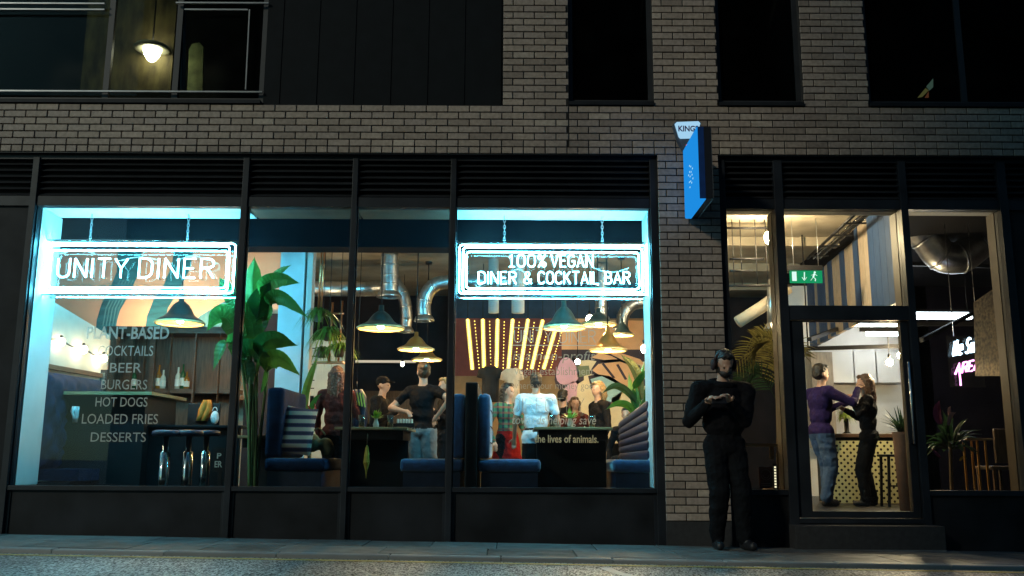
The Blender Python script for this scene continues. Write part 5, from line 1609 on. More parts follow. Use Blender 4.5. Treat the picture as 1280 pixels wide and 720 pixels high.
# cable tray with conduits
t = thing('cable_tray', 'dark cable tray with bright conduits below the ceiling by the door', 'cable tray', at(1045, 300, 1.6))
A = at(1077, 268, 1.0); B = at(1017, 323, 3.0); B.z = A.z + 0.02
B = on_z(1017, 323, A.z)
d = (B-A).normalized(); s = d.cross(Vector((0,0,1))).normalized()
for k, (o_, mt, rr) in enumerate(((-0.08, 'black', 0.02), (0.0, 'steel', 0.012), (0.05, 'black', 0.018), (0.09, 'steel', 0.010))):
    m = MB(); m.tube([A+s*o_, B+s*o_], rr, 8); m.build('conduit', M[mt], t)
for k in range(4):
    c = A + (B-A)*((k+0.5)/4); m = MB(); m.obox(c - Vector((0,0,0.03)), s*0.13, d*0.015, Vector((0,0,0.008)))
    m.tube([c + s*0.12, Vector((c.x, c.y, CEIL)) + s*0.12], 0.005, 5); m.build('hanger', M['black'], t)
# emergency exit sign
M['exitg'] = emit('exit_sign_light', (0.01, 0.42, 0.16), 0.75)
M['exitw'] = emit('exit_pictogram_light', (0.75, 1.0, 0.85), 1.2)
Ye = 1.9
t = thing('exit_sign', 'green illuminated running man exit sign above the door', 'exit sign', at(1007, 355, Ye))
m = MB(); pbox(m, 986.5, 1028.5, 331.5, 337.5, Ye-0.01, 0.10); m.build('housing', M['black'], t)
m = MB(); pbox(m, 988, 1027.5, 337.6, 353.5, Ye+0.02, 0.02); m.build('green_plate', M['exitg'], t)
m = MB(); pbox(m, 990.5, 995.5, 339.5, 351, Ye+0.014, 0.005); m.build('door_mark', M['exitw'], t)
m = MB()
def seg(a_, b_, w_=0.012): m.bar(at(*a_, Ye+0.014), at(*b_, Ye+0.014), w_, 0.004)
seg((1005.5, 340), (1005.5, 349)); seg((1002.5, 346.5), (1005.5, 350.5)); seg((1008.5, 346.5), (1005.5, 350.5)); m.build('arrow', M['exitw'], t)
m = MB(); m.ball(at(1018.5, 340.5, Ye+0.016), 0.014, 0.003, 0.014, 8, 6)
seg((1018, 342), (1016.5, 346.5), 0.02); seg((1016.5, 346.5), (1019.5, 348.5), 0.012); seg((1019.5, 348.5), (1019, 351.5), 0.010); seg((1016.5, 346.5), (1013.5, 350.5), 0.012)
seg((1017.8, 342.5), (1021.5, 344.5), 0.009); seg((1017.8, 342.5), (1014, 344.2), 0.009); m.build('running_figure', M['exitw'], t)
m = MB()
for px in (992, 1023):
    a = at(px, 331.5, Ye+0.04); m.tube([a, Vector((a.x, a.y, CEIL))], 0.004, 5)
m.build('hanging_wire', M['chain'], t)
# dark conduits on the ceiling of the narrow window
t = thing('ceiling_conduit', 'thin dark conduits crossing below the ceiling of the narrow window', 'conduit', at(935, 320, 2.4))
for py, x0, x1 in ((285, 905, 965), (323.5, 912, 955), (338.5, 912, 941), (357, 908, 990)):
    m = MB(); a = at(x0, py, 2.0); c = at(x1, py, 2.0); m.tube([a, c], 0.016, 7); m.build('conduit', M['black'], t)
for px in (918, 928, 947, 960):
    a = at(px, 357, 2.0); m = MB(); m.tube([a, Vector((a.x, 2.0, CEIL))], 0.006, 5); m.build('drop_wire', M['black'], t)

# bar: perforated panel front, top, white wall, strip lamps
YC = 3.05
M['perf'] = pbr('perforated_sheet', (0.72, 0.68, 0.36), 0.45, 0.1, var=0.12, scale=4)
M['hole'] = pbr('hole_dark', (0.012, 0.012, 0.01), 0.9)
pc0 = at(1040, 600, YC).x; pc1 = at(1150, 600, YC).x
zc0 = at(1080, 629, YC).z; zc1 = at(1080, 547, YC).z
t = thing('bar_counter', 'bar counter with glowing perforated yellow front inside the door', 'counter', ((pc0+pc1)/2, YC, floor_z))
pitch = 0.088
nx = int((pc1-pc0)/pitch); 
def perforated(x0, z0, nx, nz, pitch, r, Y):
    """sheet with real round holes: every cell an octagonal hole in a square, rows staggered"""
    mb = MB()
    for j in range(nz):
        off = pitch/2 if j % 2 else 0
        for i in range(nx):
            cx = x0 + (i+0.5)*pitch + off; cz = z0 + (j+0.5)*pitch*0.5*1.0
            hx = pitch/2; hz = pitch*0.25
            o_ = [(cx+hx, cz-hz), (cx+hx, cz+hz), (cx, cz+hz), (cx-hx, cz+hz), (cx-hx, cz-hz), (cx, cz-hz)]
            h = [(cx + r*math.cos(R(a_)), cz + r*math.sin(R(a_))) for a_ in (-30, 30, 90, 150, 210, 270)]
            vs = [(x, Y, z_) for x, z_ in o_ + h]
            mb.add(vs, [(k, (k+1) % 6, 6+(k+1) % 6, 6+k) for k in range(6)])
    return mb
nz = int((zc1-zc0)/(pitch*0.5))
m = perforated(pc0-pitch/2, zc0, nx+1, nz, pitch, 0.0175, YC)
tag(m.build('perforated_front', M['perf'], t, fix=False), kind='stuff')
m = MB(); m.box(pc0, pc1, YC+0.05, YC+0.55, zc0, zc1-0.002); m.build('carcass', M['hole'], t)
m = MB(); m.bevbox(pc0-0.05, pc1+0.05, YC-0.015, YC+0.62, zc1, zc1+0.05, 0.008); m.build('counter_top', M['wood'], t)
m = MB(); m.box(pc0, pc1, YC+0.01, YC+0.5, floor_z, zc0-0.001); m.build('kick_board', M['tboard'], t)
YK = 5.6
m = MB(); pbox(m, 985, 1152, 300, 660, YK, 0.1); struct('wall_bar', m, M['whitewall'])
M['plum'] = pbr('plum_wall_paint', (0.006, 0.005, 0.009), 0.9, spec=0.05)
m = MB(); m.box(at(1152, 500, YK).x+0.002, XI1, YK, YK+0.1, floor_z, CEIL-0.002); struct('wall_plum', m, M['plum'])
m = MB(); pbox(m, 1008, 1048, 470, 520, YK-0.5, 0.4)
bk = thing('bar_cabinet', 'white wall cabinet behind the bar counter', 'cabinet', at(1085, 480, YK-0.4))
for k in range(3):
    m = MB(); pbox(m, 1040+28*k, 1067+28*k, 440, 478, YK-0.35, 0.34); m.build('cabinet_door', M['whitewall'], bk)
m = MB(); pbox(m, 1020, 1040, 440, 560, YK-0.4, 0.3); dk = tag(m.build('post', M['tboard'], None), 'tan post behind the purple jumper man', 'post')
# bright strip lamps under the bar ceiling
M['striplamp'] = emit('white_strip_light', (0.86, 0.92, 1.0), 19.0)
M['diffuser'] = pbr('ceiling_tile_white', (0.75, 0.76, 0.8), 0.7, var=0.05)
def strip_lamp(px0, px1, py, Y, label, th=0.07):
    a = at(px0, py, Y); c = at(px1, py, Y)
    t = thing('strip_lamp', label, 'strip light', ((a.x+c.x)/2, Y, a.z), 'white strip lamps over the bar')
    m = MB(); m.bevbox(a.x, c.x, Y, Y+0.10, a.z-th/2, a.z+th/2, 0.015); m.build('diffuser', M['striplamp'], t)
    m = MB(); m.box(a.x-0.02, c.x+0.02, Y+0.01, Y+0.12, a.z+th/2+0.001, a.z+th/2+0.04); m.build('housing', M['black'], t)
    for px in (px0+4, px1-4):
        b_ = at(px, py, Y); m = MB(); m.tube([(b_.x, Y+0.05, a.z+th/2+.04), (b_.x, Y+0.05, CEIL)], 0.006, 5); m.build('suspension', M['black'], t)
strip_lamp(1142, 1216, 394, 3.6, 'long white strip lamp in the far right window', 0.09)
strip_lamp(1085, 1136, 416, 4.4, 'white strip lamp seen through the glass door', 0.07)
strip_lamp(1062, 1128, 405.5, 5.0, 'thin upper strip lamp seen through the glass door', 0.035)
# dark gantry over the bar
t = thing('bar_gantry', 'dark steel gantry frame over the bar', 'gantry', at(1070, 430, 3.0))
for a_, c_ in (((1012, 424, 2.6), (1088, 396, 4.8)), ((1075, 412, 3.4), (1136, 412, 3.4)), ((1140, 405, 3.2), (1216, 405, 3.2)), ((1152, 425, 2.4), (1215, 392, 3.6)), ((1005, 436, 2.8), (1140, 432, 2.8)), ((1140, 330, 2.7), (1245, 333, 2.7))):
    m = MB(); m.bar(at(*a_), at(*c_), 0.05, 0.05); m.build('beam', M['black'], t)
for px, Y in ((1010, 2.8), (1138, 2.8)):
    a = at(px, 434, Y); m = MB(); m.tube([a, Vector((a.x, Y, CEIL))], 0.01, 6); m.build('hanger', M['black'], t)
bare_bulb(1112, 453, 2.72, 'left of two round bulbs over the perforated bar', 'bulbhot', 0.042, True, 1.0)
bare_bulb(1126, 444, 2.62, 'right of two round bulbs over the perforated bar', 'bulbhot', 0.042, True, 1.0)

# third neon sign in the far right window
M['neonw'] = emit('white_neon_light', (0.62, 0.82, 1.0), 7.0)
M['neonp'] = emit('pink_neon_light', (1.0, 0.30, 0.75), 5.0)
Yn = 1.5
t = thing('neon_sign', 'handwritten white and pink neon sign in the far right window', 'neon sign', at(1208, 480, Yn))
def slanted(body, px0, py0, px1, hpx, mat, sl):
    W, ls = stroke_line(body, 0.16)
    for ch, st in ls:
        if not st: continue
        mb = MB()
        for s_ in st:
            mb.tube([at(px0 + (px1-px0)*u/W + v*hpx*0.16, py0 - v*hpx + sl*u/W, Yn) for u, v in s_], 0.0125, 6)
        mb.build('letter_tube', M[mat], t)
slanted('the Soul', 1190, 445, 1222, 19, 'neonw', -6)
slanted('AREA.', 1194, 468, 1226, 13, 'neonp', -7)
m = MB(); m.tube([at(1199, 462, Yn), at(1200.5, 476, Yn), at(1201, 482, Yn)], 0.010, 6); m.build('lead_tube', M['neonp'], t)
m = MB(); a = at(1188, 484, Yn+0.05); c = at(1226, 420, Yn+0.05); m.box(a.x, c.x, Yn+0.05, Yn+0.056, a.z, c.z); m.build('back_sheet', M['acrylic'], t)
m = MB()
for px in (1192, 1222):
    a = at(px, 420, Yn+0.05); m.tube([a, Vector((a.x, a.y, CEIL))], 0.004, 5)
m.build('hanging_wire', M['chain'], t)
# posters
M['poster'] = pbr('pattern_poster', (0.40, 0.30, 0.20), 0.7, var=0.7, scale=28, col2=(0.05, 0.045, 0.045))
t = thing('poster', 'large patterned poster inside the far right window', 'poster', at(1240, 520, 0.6))
a = at(1217, 520, 1.0); c = at(1262, 355, 0.45)
m = MB()
A0 = at(1219, 470, 1.1); A1 = at(1217, 378, 1.1); B1 = at(1252, 354, 0.6); B0 = at(1254, 470, 0.6)
m.add([A0, B0, B1, A1] + [v + Vector((0.01, 0.02, 0)) for v in (A0, B0, B1, A1)], [(0,1,2,3),(7,6,5,4),(0,4,5,1),(1,5,6,2),(2,6,7,3),(3,7,4,0)])
m.build('printed_sheet', M['poster'], t)
M['redposter'] = pbr('red_brown_poster', (0.22, 0.055, 0.04), 0.6, var=0.4, scale=12, col2=(0.10, 0.03, 0.025))
M['redpale'] = pbr('poster_pale_ink', (0.35, 0.2, 0.17), 0.6)
t = thing('poster', 'small red brown poster with a round emblem low in the narrow window', 'poster', at(957, 611, 0.2))
m = MB(); pbox(m, 949.5, 965, 584, 610.5, 0.20, 0.004); m.build('printed_sheet', M['redposter'], t)
c = at(957.5, 593.5, 0.197); m = MB()
m.tube([c + Vector((0.05*math.cos(k*math.pi/8), 0, 0.05*math.sin(k*math.pi/8))) for k in range(16)], 0.003, 5, closed=True)
m.tube([c + Vector((0.03*math.cos(k*math.pi/8+3), 0, 0.03*math.sin(k*math.pi/8+3))) for k in range(9)], 0.003, 5); m.build('emblem', M['redpale'], t)
m = MB()
for py in (604, 606.5): pbox(m, 951.5, 963, py, py+1, 0.196, 0.003)
m.build('print_lines', M['redpale'], t)
# ledge in the narrow window and dotted strips of tiny lamps
t = thing('window_ledge', 'dark timber ledge low in the narrow window', 'ledge', at(952, 557, 0.5))
m = MB(); pbox(m, 924, 982, 554.5, 558, 0.45, 0.35); m.build('board', M['woodlight'], t)
m = MB(); pbox(m, 926, 932, 558.2, 640, 0.55, 0.05); m.build('leg', M['black'], t)
m = MB(); pbox(m, 963, 967, 558.2, 574, 0.55, 0.03); m.build('bracket', M['woodlight'], t)
M['tinylamp'] = emit('tiny_lamp_light', (1.0, 0.85, 0.55), 1.2)
t = thing('dotted_strip', 'vertical strip of tiny lamps beside the red brown poster', 'light strip', at(969, 611, 0.24))
m = MB(); pbox(m, 967, 971, 580, 612, 0.245, 0.01); m.build('strip', M['black'], t)
for k in range(8):
    m = MB(); pbox(m, 967.8+k*0.1, 970+k*0.1, 583+k*3.5, 585.2+k*3.5, 0.240, 0.004); m.build('lamp', M['tinylamp'], t)
# dim furniture silhouettes in the far right window
t = thing('side_table', 'thin legged brass side table in the far right window', 'side table', (at(1220, 600, 1.0).x, 1.0, floor_z))
zz = at(1215, 548, 1.0).z
m = MB(); a = at(1200, 548, 1.0); c = at(1232, 548, 1.0); m.bevbox(a.x, c.x, 0.85, 1.25, zz-0.02, zz, 0.005); m.build('table_top', M['woodlight'], t)
for px in (1216, 1226):
    for yy in (0.9, 1.2):
        m = MB(); x_ = at(px, 560, 1.0).x; m.bar((x_, yy, floor_z), (x_, yy, zz-0.02), 0.018); m.build('leg', M['shade_brass'], t)
t = thing('tall_chair', 'dark cane chair at the right edge of the far right window', 'chair', (at(1256, 600, 0.9).x, 0.9, floor_z))
x_ = at(1256, 560, 0.9).x; zs = at(1256, 585, 0.9).z; zb_ = at(1256, 536, 0.9).z
m = MB(); m.bevbox(x_-0.1, x_+0.12, 0.9, 0.94, zs+0.05, zb_, 0.012); m.build('backrest', M['shelfback'], t)
m = MB(); m.bevbox(x_-0.14, x_+0.14, 0.94, 1.3, zs-0.02, zs+0.02, 0.012); m.build('seat', M['shelfback'], t)
for sx in (-1, 1):
    for yy in (0.93, 1.27):
        m = MB(); m.bar((x_+sx*0.12, yy, floor_z), (x_+sx*0.12, yy, zs-0.02), 0.028); m.build('leg', M['wood'], t)
# stools in front of the perforated bar, far right
t = thing('bar_stool', 'dark slatted bar stool beside the woman in black', 'bar stool', (at(1120, 620, 2.5).x, 2.5, floor_z))
x_ = at(1120, 600, 2.5).x; zs = at(1120, 568, 2.5).z
m = MB(); m.bevbox(x_-0.16, x_+0.16, 2.35, 2.65, zs-0.03, zs, 0.01); m.build('seat', M['black'], t)
for sx in (-1, 1):
    for yy in (2.38, 2.62):
        m = MB(); m.bar((x_+sx*0.15, yy, floor_z), (x_+sx*0.12, yy, zs-0.03), 0.028); m.build('leg', M['black'], t)
m = MB(); m.bar((x_-0.14, 2.38, floor_z+0.25), (x_+0.14, 2.38, floor_z+0.25), 0.02); m.build('footrest', M['black'], t)
# ------------------------------------------------------------------ upstairs left: wall lamp on the mottled wall
M['mottle'] = pbr('stained_wall', (0.22, 0.17, 0.06), 0.8, var=0.8, scale=9, stretch=(1, 1, 0.35), col2=(0.035, 0.025, 0.012), bump=0.3, bscale=20)
YU = 0.55
t = thing('stained_panel', 'stained upstairs wall panel lit by a round lamp', 'wall panel', at(175, 110, YU))
m = MB(); pbox(m, 100, 226, -60, 114, YU, 0.05); m.build('panel', M['mottle'], t)
M['lampglobe'] = emit('upstairs_lamp_light', (1.0, 0.93, 0.72), 17.0)
M['lampdish'] = pbr('lamp_dish', (0.55, 0.52, 0.36), 0.5)
t = thing('wall_lamp', 'lit white drop shaped lamp with round dish upstairs', 'lamp', at(190, 80, 0.42))
c = at(190, 66, 0.42); k_ = 1/ppm(c)
m = MB(); m.lathe(c, [(0, -13*k_), (5*k_, -10*k_), (9.5*k_, -3*k_), (11.5*k_, 5*k_), (10*k_, 10*k_), (5*k_, 12*k_), (0, 12.5*k_)], 18); m.build('globe', M['lampglobe'], t)
m = MB(); m.lathe(c + Vector((0, 0.0, 0.3*k_)), [(11.5*k_, 5*k_), (20*k_, 3*k_), (22.5*k_, 5*k_), (20*k_, 8*k_), (11*k_, 10*k_)], 22); m.build('dish', M['lampdish'], t)
m = MB(); m.tube([c + Vector((0,0,12*k_)), c + Vector((0,0,0.9))], 0.008, 6); m.build('stem', M['black'], t)
M['bluecur'] = pbr('blue_curtain', (0.02, 0.10, 0.22), 0.8, var=0.5, scale=12, stretch=(6, 6, 1))
M['greenpan'] = pbr('lit_patch_green', (0.36, 0.40, 0.16), 0.7, var=0.5, scale=7)  # green board colour holds the light of a yellow-green lit patch
t = thing('curtain', 'narrow blue curtain strip beside the upstairs lamp window', 'curtain', at(228, 112, 0.45))
rows = []
for j in range(2):
    rows.append([at(222 + 11*i/16, -40 if j else 112, 0.42) + Vector((0, 0.025*math.sin(i*1.9), 0)) for i in range(17)])
m = MB(); m.sheet(rows); o = m.build('cloth', M['bluecur'], t, fix=False)
t = thing('lit_patch_board', 'arched pale green board standing in for a lit patch upstairs', 'panel', at(245, 112, 0.6))
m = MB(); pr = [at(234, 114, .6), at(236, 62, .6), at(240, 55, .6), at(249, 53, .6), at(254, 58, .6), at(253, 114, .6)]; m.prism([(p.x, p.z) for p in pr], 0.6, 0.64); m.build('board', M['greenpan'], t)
# glowing shapes standing in for a patch of coloured light, upper right window
t = thing('light_patch', 'tiny bright triangular patch of coloured light in the dark upper right window', 'light_patch', at(1157, 122, 0.2))
M['pgreen'] = emit('patch_green_light', (0.45, 0.65, 0.5), 0.5); M['pred'] = emit('patch_red_light', (0.8, 0.22, 0.1), 0.5); M['pyel'] = emit('patch_yellow_light', (0.75, 0.6, 0.2), 0.5)
for pts, mt in (([(1158, 108), (1166.5, 98), (1166.5, 109), (1162, 113)], 'pgreen'), ([(1147, 122), (1157, 110), (1161, 113), (1153, 121)], 'pyel'), ([(1156, 122), (1161, 114), (1161, 122)], 'pred')):
    m = MB(); pr = [at(a_, b_, 0.22) for a_, b_ in pts]; m.prism([(p.x, p.z) for p in pr], 0.22, 0.226); m.build('light_patch_field', M[mt], t)
# ================================================================== plants
def cr(P, n=6):
    """Catmull-Rom through the points"""
    P = [Vector(p) for p in P]
    if len(P) == 2: return [P[0].lerp(P[1], i/n) for i in range(n+1)]
    Q = [P[0]*2-P[1]] + P + [P[-1]*2-P[-2]]; out = []
    for i in range(1, len(Q)-2):
        a, b, c, d = Q[i-1], Q[i], Q[i+1], Q[i+2]
        for k in range(n):
            u = k/n
            out.append(0.5*((2*b)+(c-a)*u+(2*a-5*b+4*c-d)*u*u+(3*b-a-3*c+d)*u**3))
    out.append(P[-1]); return out

def paddle_leaf(mid, width, side, mat, parent, fold=0.35, name='leaf', wav=0.03, seed=0):
    """broad blade along a midrib; side = sideways direction of the blade"""
    rr = random.Random(seed)
    pts = cr(mid, 26 if width > 0.12 else 8); n = len(pts); rows = []
    side = Vector(side).normalized()
    for i, p in enumerate(pts):
        u = i/(n-1)
        w_ = width*(math.sin(math.pi*min(1, 0.06+u*0.94))**0.55)*(1-0.25*u)
        if u > 0.8: w_ *= max(0.06, (1-u)/0.2)**0.6
        t = (pts[min(i+1, n-1)]-pts[max(i-1, 0)]).normalized()
        s = (side - t*side.dot(t)).normalized(); nr = t.cross(s)
        row = []
        for k in range(-4, 5):
            v = k/4
            row.append(p + s*(v*w_/2) + nr*(fold*abs(v)*w_/2 + wav*w_*math.sin(u*9+k*0.8+seed)*abs(v) + (0.0025*math.sin(i*1.55 - abs(v)*3.0)*min(1, abs(v)*3) if width > 0.12 else 0)))
        rows.append(row)
    mb = MB(); mb.sheet(rows)
    mb.tube(pts, [max(0.0025, 0.007*(1-i/(n))) for i in range(n)], 5)
    return mb.build(name, mat, parent, fix=False)

def P3(l): return [at(*q) for q in l]
bp_ = thing('banana_plant', 'tall broad leaved banana plant in the window behind the first mullion', 'plant', (at(316, 610, 0.6).x, 0.62, floor_z))
Yp = 0.62
for k, st_ in enumerate(([(312, 612, .6), (312, 520, .6), (314, 440, .6), (318, 384, .6)], [(318, 612, .62), (320, 540, .64), (322, 450, .62), (330, 385, .62)], [(316, 612, .66), (310, 520, .7), (300, 440, .66), (287, 405, .6)],
                         [(320, 612, .66), (326, 540, .7), (334, 470, .64), (338, 445, .62)], [(314, 610, .68), (318, 500, .66), (325, 420, .62), (326, 372, .62)], [(317, 612, .64), (316, 500, .62), (308, 430, .62), (306, 395, .62)])):
    mb = MB(); pts = cr(P3(st_), 6); mb.tube(pts, [0.022-0.013*i/len(pts) for i in range(len(pts))], 7); mb.build('stem', M['stem'], bp_)
leaves = [
 ([(318, 392, .60), (316, 360, .58), (318, 321, .62)], 19, (1, 0.2, 0)),
 ([(322, 388, .60), (330, 358, .56), (350, 349, .52), (375, 354, .50)], 17, (0.2, -0.5, 1)),
 ([(326, 372, .62), (342, 347, .60), (364, 331, .58)], 11, (0.4, 0.3, 1)),
 ([(318, 420, .60), (324, 385, .55), (338, 352, .52)], 26, (1, 0.4, 0.3)),
 ([(334, 400, .62), (340, 374, .56), (358, 374, .52), (386, 398, .48)], 16, (0.3, -0.5, 1)),
 ([(300, 440, .60), (290, 408, .55), (276, 396, .52), (258, 414, .50)], 26, (0.4, -0.5, 1)),
 ([(300, 455, .62), (292, 430, .56), (280, 432, .52), (266, 464, .50)], 20, (0.9, -0.4, 0.4)),
 ([(304, 400, .60), (296, 380, .58), (284, 362, .56), (274, 346, .56)], 16, (1, 0.3, 0.4)),
 ([(318, 470, .62), (326, 436, .56), (344, 424, .52), (372, 432, .50)], 22, (0.3, -0.5, 1)),
 ([(326, 490, .62), (334, 455, .56), (352, 448, .52), (376, 470, .50)], 20, (0.3, -0.5, 1)),
 ([(310, 480, .62), (306, 446, .56), (318, 436, .52), (338, 446, .50)], 28, (0.2, -0.6, 1)),
 ([(322, 500, .64), (340, 480, .60), (366, 470, .58), (378, 474, .56)], 12, (0.3, -0.5, 1)),
 ([(318, 440, .60), (316, 410, .56), (310, 392, .52), (306, 376, .5)], 20, (1, 0.3, 0)),
 ([(320, 420, .64), (344, 408, .62), (364, 412, .60)], 14, (0.3, -0.5, 1)),
 ([(304, 420, .62), (298, 396, .60), (294, 374, .60)], 18, (1, 0.3, 0)),
]
for k, (mid, wpx, sd) in enumerate(leaves):
    if k in (11, 13, 14): continue
    mp_ = P3(mid); paddle_leaf(mp_, m_size(wpx, mp_[1])*1.45, sd, M['leaf'], bp_, 0.3, seed=k)
mb = MB(); c = (at(316, 612, 0.62).x, 0.62, floor_z)
mb.lathe(c, [(0, 0.002), (0.13, 0.002), (0.16, 0.24), (0.17, 0.25), (0.15, 0.25), (0.14, 0.22), (0, 0.21)], 18); mb.build('pot', M['pot'], bp_)

def grassy(name, label, c, n, L0, L1, mat, droop, wid, seed, base_pot=None, spread=1.0, up=0.4, hang=None, cat='plant'):
    """tuft of thin arching blades"""
    rr = random.Random(seed); c = Vector(c)
    t = thing(name, label, cat, c)
    mb = MB()
    for i in range(n):
        a = rr.uniform(0, 6.283); L_ = rr.uniform(L0, L1); e = rr.uniform(up, 1.45)
        d = Vector((math.cos(a)*math.cos(e)*spread, math.sin(a)*math.cos(e)*spread, math.sin(e)))
        s = Vector((-math.sin(a), math.cos(a), 0)); p = c + Vector((rr.uniform(-.03,.03), rr.uniform(-.03,.03), 0)); vs = []
        m_ = 6
        for k in range(m_+1):
            u = k/m_; q = p + d*(L_*u) - Vector((0,0,1))*(droop*L_*u*u)
            w_ = wid*(1-u)**0.7*(0.6+0.8*min(1, u*4)) + 0.0006
            vs += [q - s*w_/2, q + s*w_/2]
        mb.add(vs, [(2*k, 2*k+1, 2*k+3, 2*k+2) for k in range(m_)], 0, True)
    tag(mb.build('foliage', mat, t, fix=False), kind='stuff')
    if base_pot:
        r, h, mt = base_pot
        mb = MB(); mb.lathe(c - Vector((0,0,h)), [(0, 0), (r*.75, 0), (r, h*.95), (r*1.06, h), (r*.9, h*1.0), (0, h*.9)], 16); mb.build('pot', M[mt], t)
    if hang is not None:
        mb = MB(); mb.tube([c - Vector((0,0,0.02)), Vector((c.x, c.y, hang))], 0.004, 5); mb.build('cord', M['black'], t)
    return t
grassy('trailing_plant', 'topmost trailing fern beside the pale column', at(398, 392, 2.2), 130, 0.18, 0.42, M['fern'], 1.1, 0.018, 1, (0.07, 0.1, 'pot'))
grassy('trailing_plant', 'middle trailing fern on the copper rail', at(411, 416, 2.15), 150, 0.2, 0.45, M['fern'], 1.2, 0.018, 2, (0.07, 0.1, 'pot'), hang=CEIL)
grassy('trailing_plant', 'lowest trailing fern above the red haired woman', at(424, 436, 2.1), 130, 0.2, 0.40, M['fern'], 1.0, 0.02, 3, (0.07, 0.1, 'pot'), hang=CEIL)
grassy('trailing_plant', 'small trailing fern just under the pale column bulb', at(402, 438, 2.3), 80, 0.15, 0.32, M['fern'], 1.3, 0.018, 4, (0.06, 0.09, 'pot'), hang=CEIL)
# slim upright leaves and red flower by the striped cushion
t = thing('heliconia_plant', 'upright plant with a red flower behind the striped cushion', 'plant', (at(384, 600, 1.7).x, 1.7, floor_z))
paddle_leaf(P3([(380, 560, 1.7), (381, 500, 1.7), (388, 470, 1.66), (397, 446, 1.65)]), 0.10, (1, 0.2, 0), M['fern'], t, 0.3, seed=21)
paddle_leaf(P3([(382, 560, 1.72), (386, 520, 1.7), (394, 500, 1.68), (402, 492, 1.65)]), 0.07, (1, 0.2, 0.3), M['leaf'], t, 0.3, seed=22)
M['redpetal'] = pbr('red_petal', (0.55, 0.03, 0.02), 0.5, var=0.2)
for k, (a_, b_) in enumerate((((386, 512), (392, 520)), ((393, 504), (395, 518)), ((384, 505), (390, 516)))):
    paddle_leaf([at(392, 524, 1.62), at(*b_, 1.6), at(*a_, 1.6)], 0.035, (1, 0, 0.3), M['redpetal'], t, 0.3, 'petal', seed=30+k)
mb = MB(); mb.tube(cr(P3([(386, 612, 1.7), (388, 560, 1.7), (392, 524, 1.62)]), 5), 0.012, 6); mb.build('stem', M['stem'], t)
mb = MB(); mb.lathe((at(384, 600, 1.7).x, 1.7, floor_z), [(0, 0), (0.11, 0), (0.14, 0.25), (0.12, 0.25), (0, 0.22)], 14); mb.build('pot', M['pot'], t)

# plant by the right jamb of the VEGAN window
t = thing('rubber_plant', 'dark leafed plant by the right jamb of the VEGAN window', 'plant', (at(800, 600, 1.75).x, 1.75, floor_z))
Y5 = 1.72
for k, (mid, wpx, mt) in enumerate((([(799, 520, Y5), (790, 492, Y5), (800, 472, Y5-.05), (816, 459, Y5-.1)], 12, 'leaf'), ([(797, 525, Y5), (786, 508, Y5-.05), (772, 505, Y5-.1), (757, 512, Y5-.12)], 10, 'leaf'),
    ([(797, 505, Y5), (782, 488, Y5-.05), (768, 483, Y5-.1), (752, 492, Y5-.1)], 10, 'darkleaf'), ([(802, 500, Y5), (798, 475, Y5), (790, 457, Y5-.02), (776, 443, Y5-.04)], 13, 'palm'),
    ([(803, 520, Y5), (810, 490, Y5), (814, 470, Y5)], 10, 'leaf'), ([(800, 540, Y5), (808, 515, Y5-.05), (818, 500, Y5-.1)], 9, 'darkleaf'), ([(798, 512, Y5), (790, 490, Y5+.05), (786, 466, Y5+.08)], 8, 'fern'), ([(800, 508, Y5), (799, 480, Y5+.05), (806, 452, Y5+.08)], 8, 'leaf'))):
    mp_ = P3(mid); paddle_leaf(mp_, m_size(wpx, mp_[1])*1.1, (0.3, -0.5, 1) if k not in (4, 6, 7) else (1, 0.2, 0), M[mt], t, 0.3, seed=40+k)
mb = MB(); mb.tube(cr(P3([(800, 625, 1.75), (800, 560, 1.75), (799, 505, 1.73)]), 5), 0.018, 7); mb.build('stem', M['bark'], t)
mb = MB(); mb.lathe((at(800, 600, 1.75).x, 1.75, floor_z), [(0, 0), (0.13, 0), (0.16, 0.28), (0.14, 0.28), (0, 0.25)], 14); mb.build('pot', M['pot'], t)
grassy('spiky_plant', 'fine spiky grass plant behind the dark leafed plant', at(797, 502, 2.3), 70, 0.2, 0.38, M['fern'], 0.35, 0.014, 8, None, 0.6, 0.8, cat='plant')
mb = MB(); tt = bpy.data.objects['spiky_plant']; mb.lathe((at(797, 600, 2.3).x, 2.3, floor_z), [(0, 0), (0.1, 0), (0.12, at(797, 505, 2.3).z-floor_z), (0.08, at(797, 505, 2.3).z-floor_z), (0, 0.3)], 14); mb.build('tall_pot', M['pot'], tt)

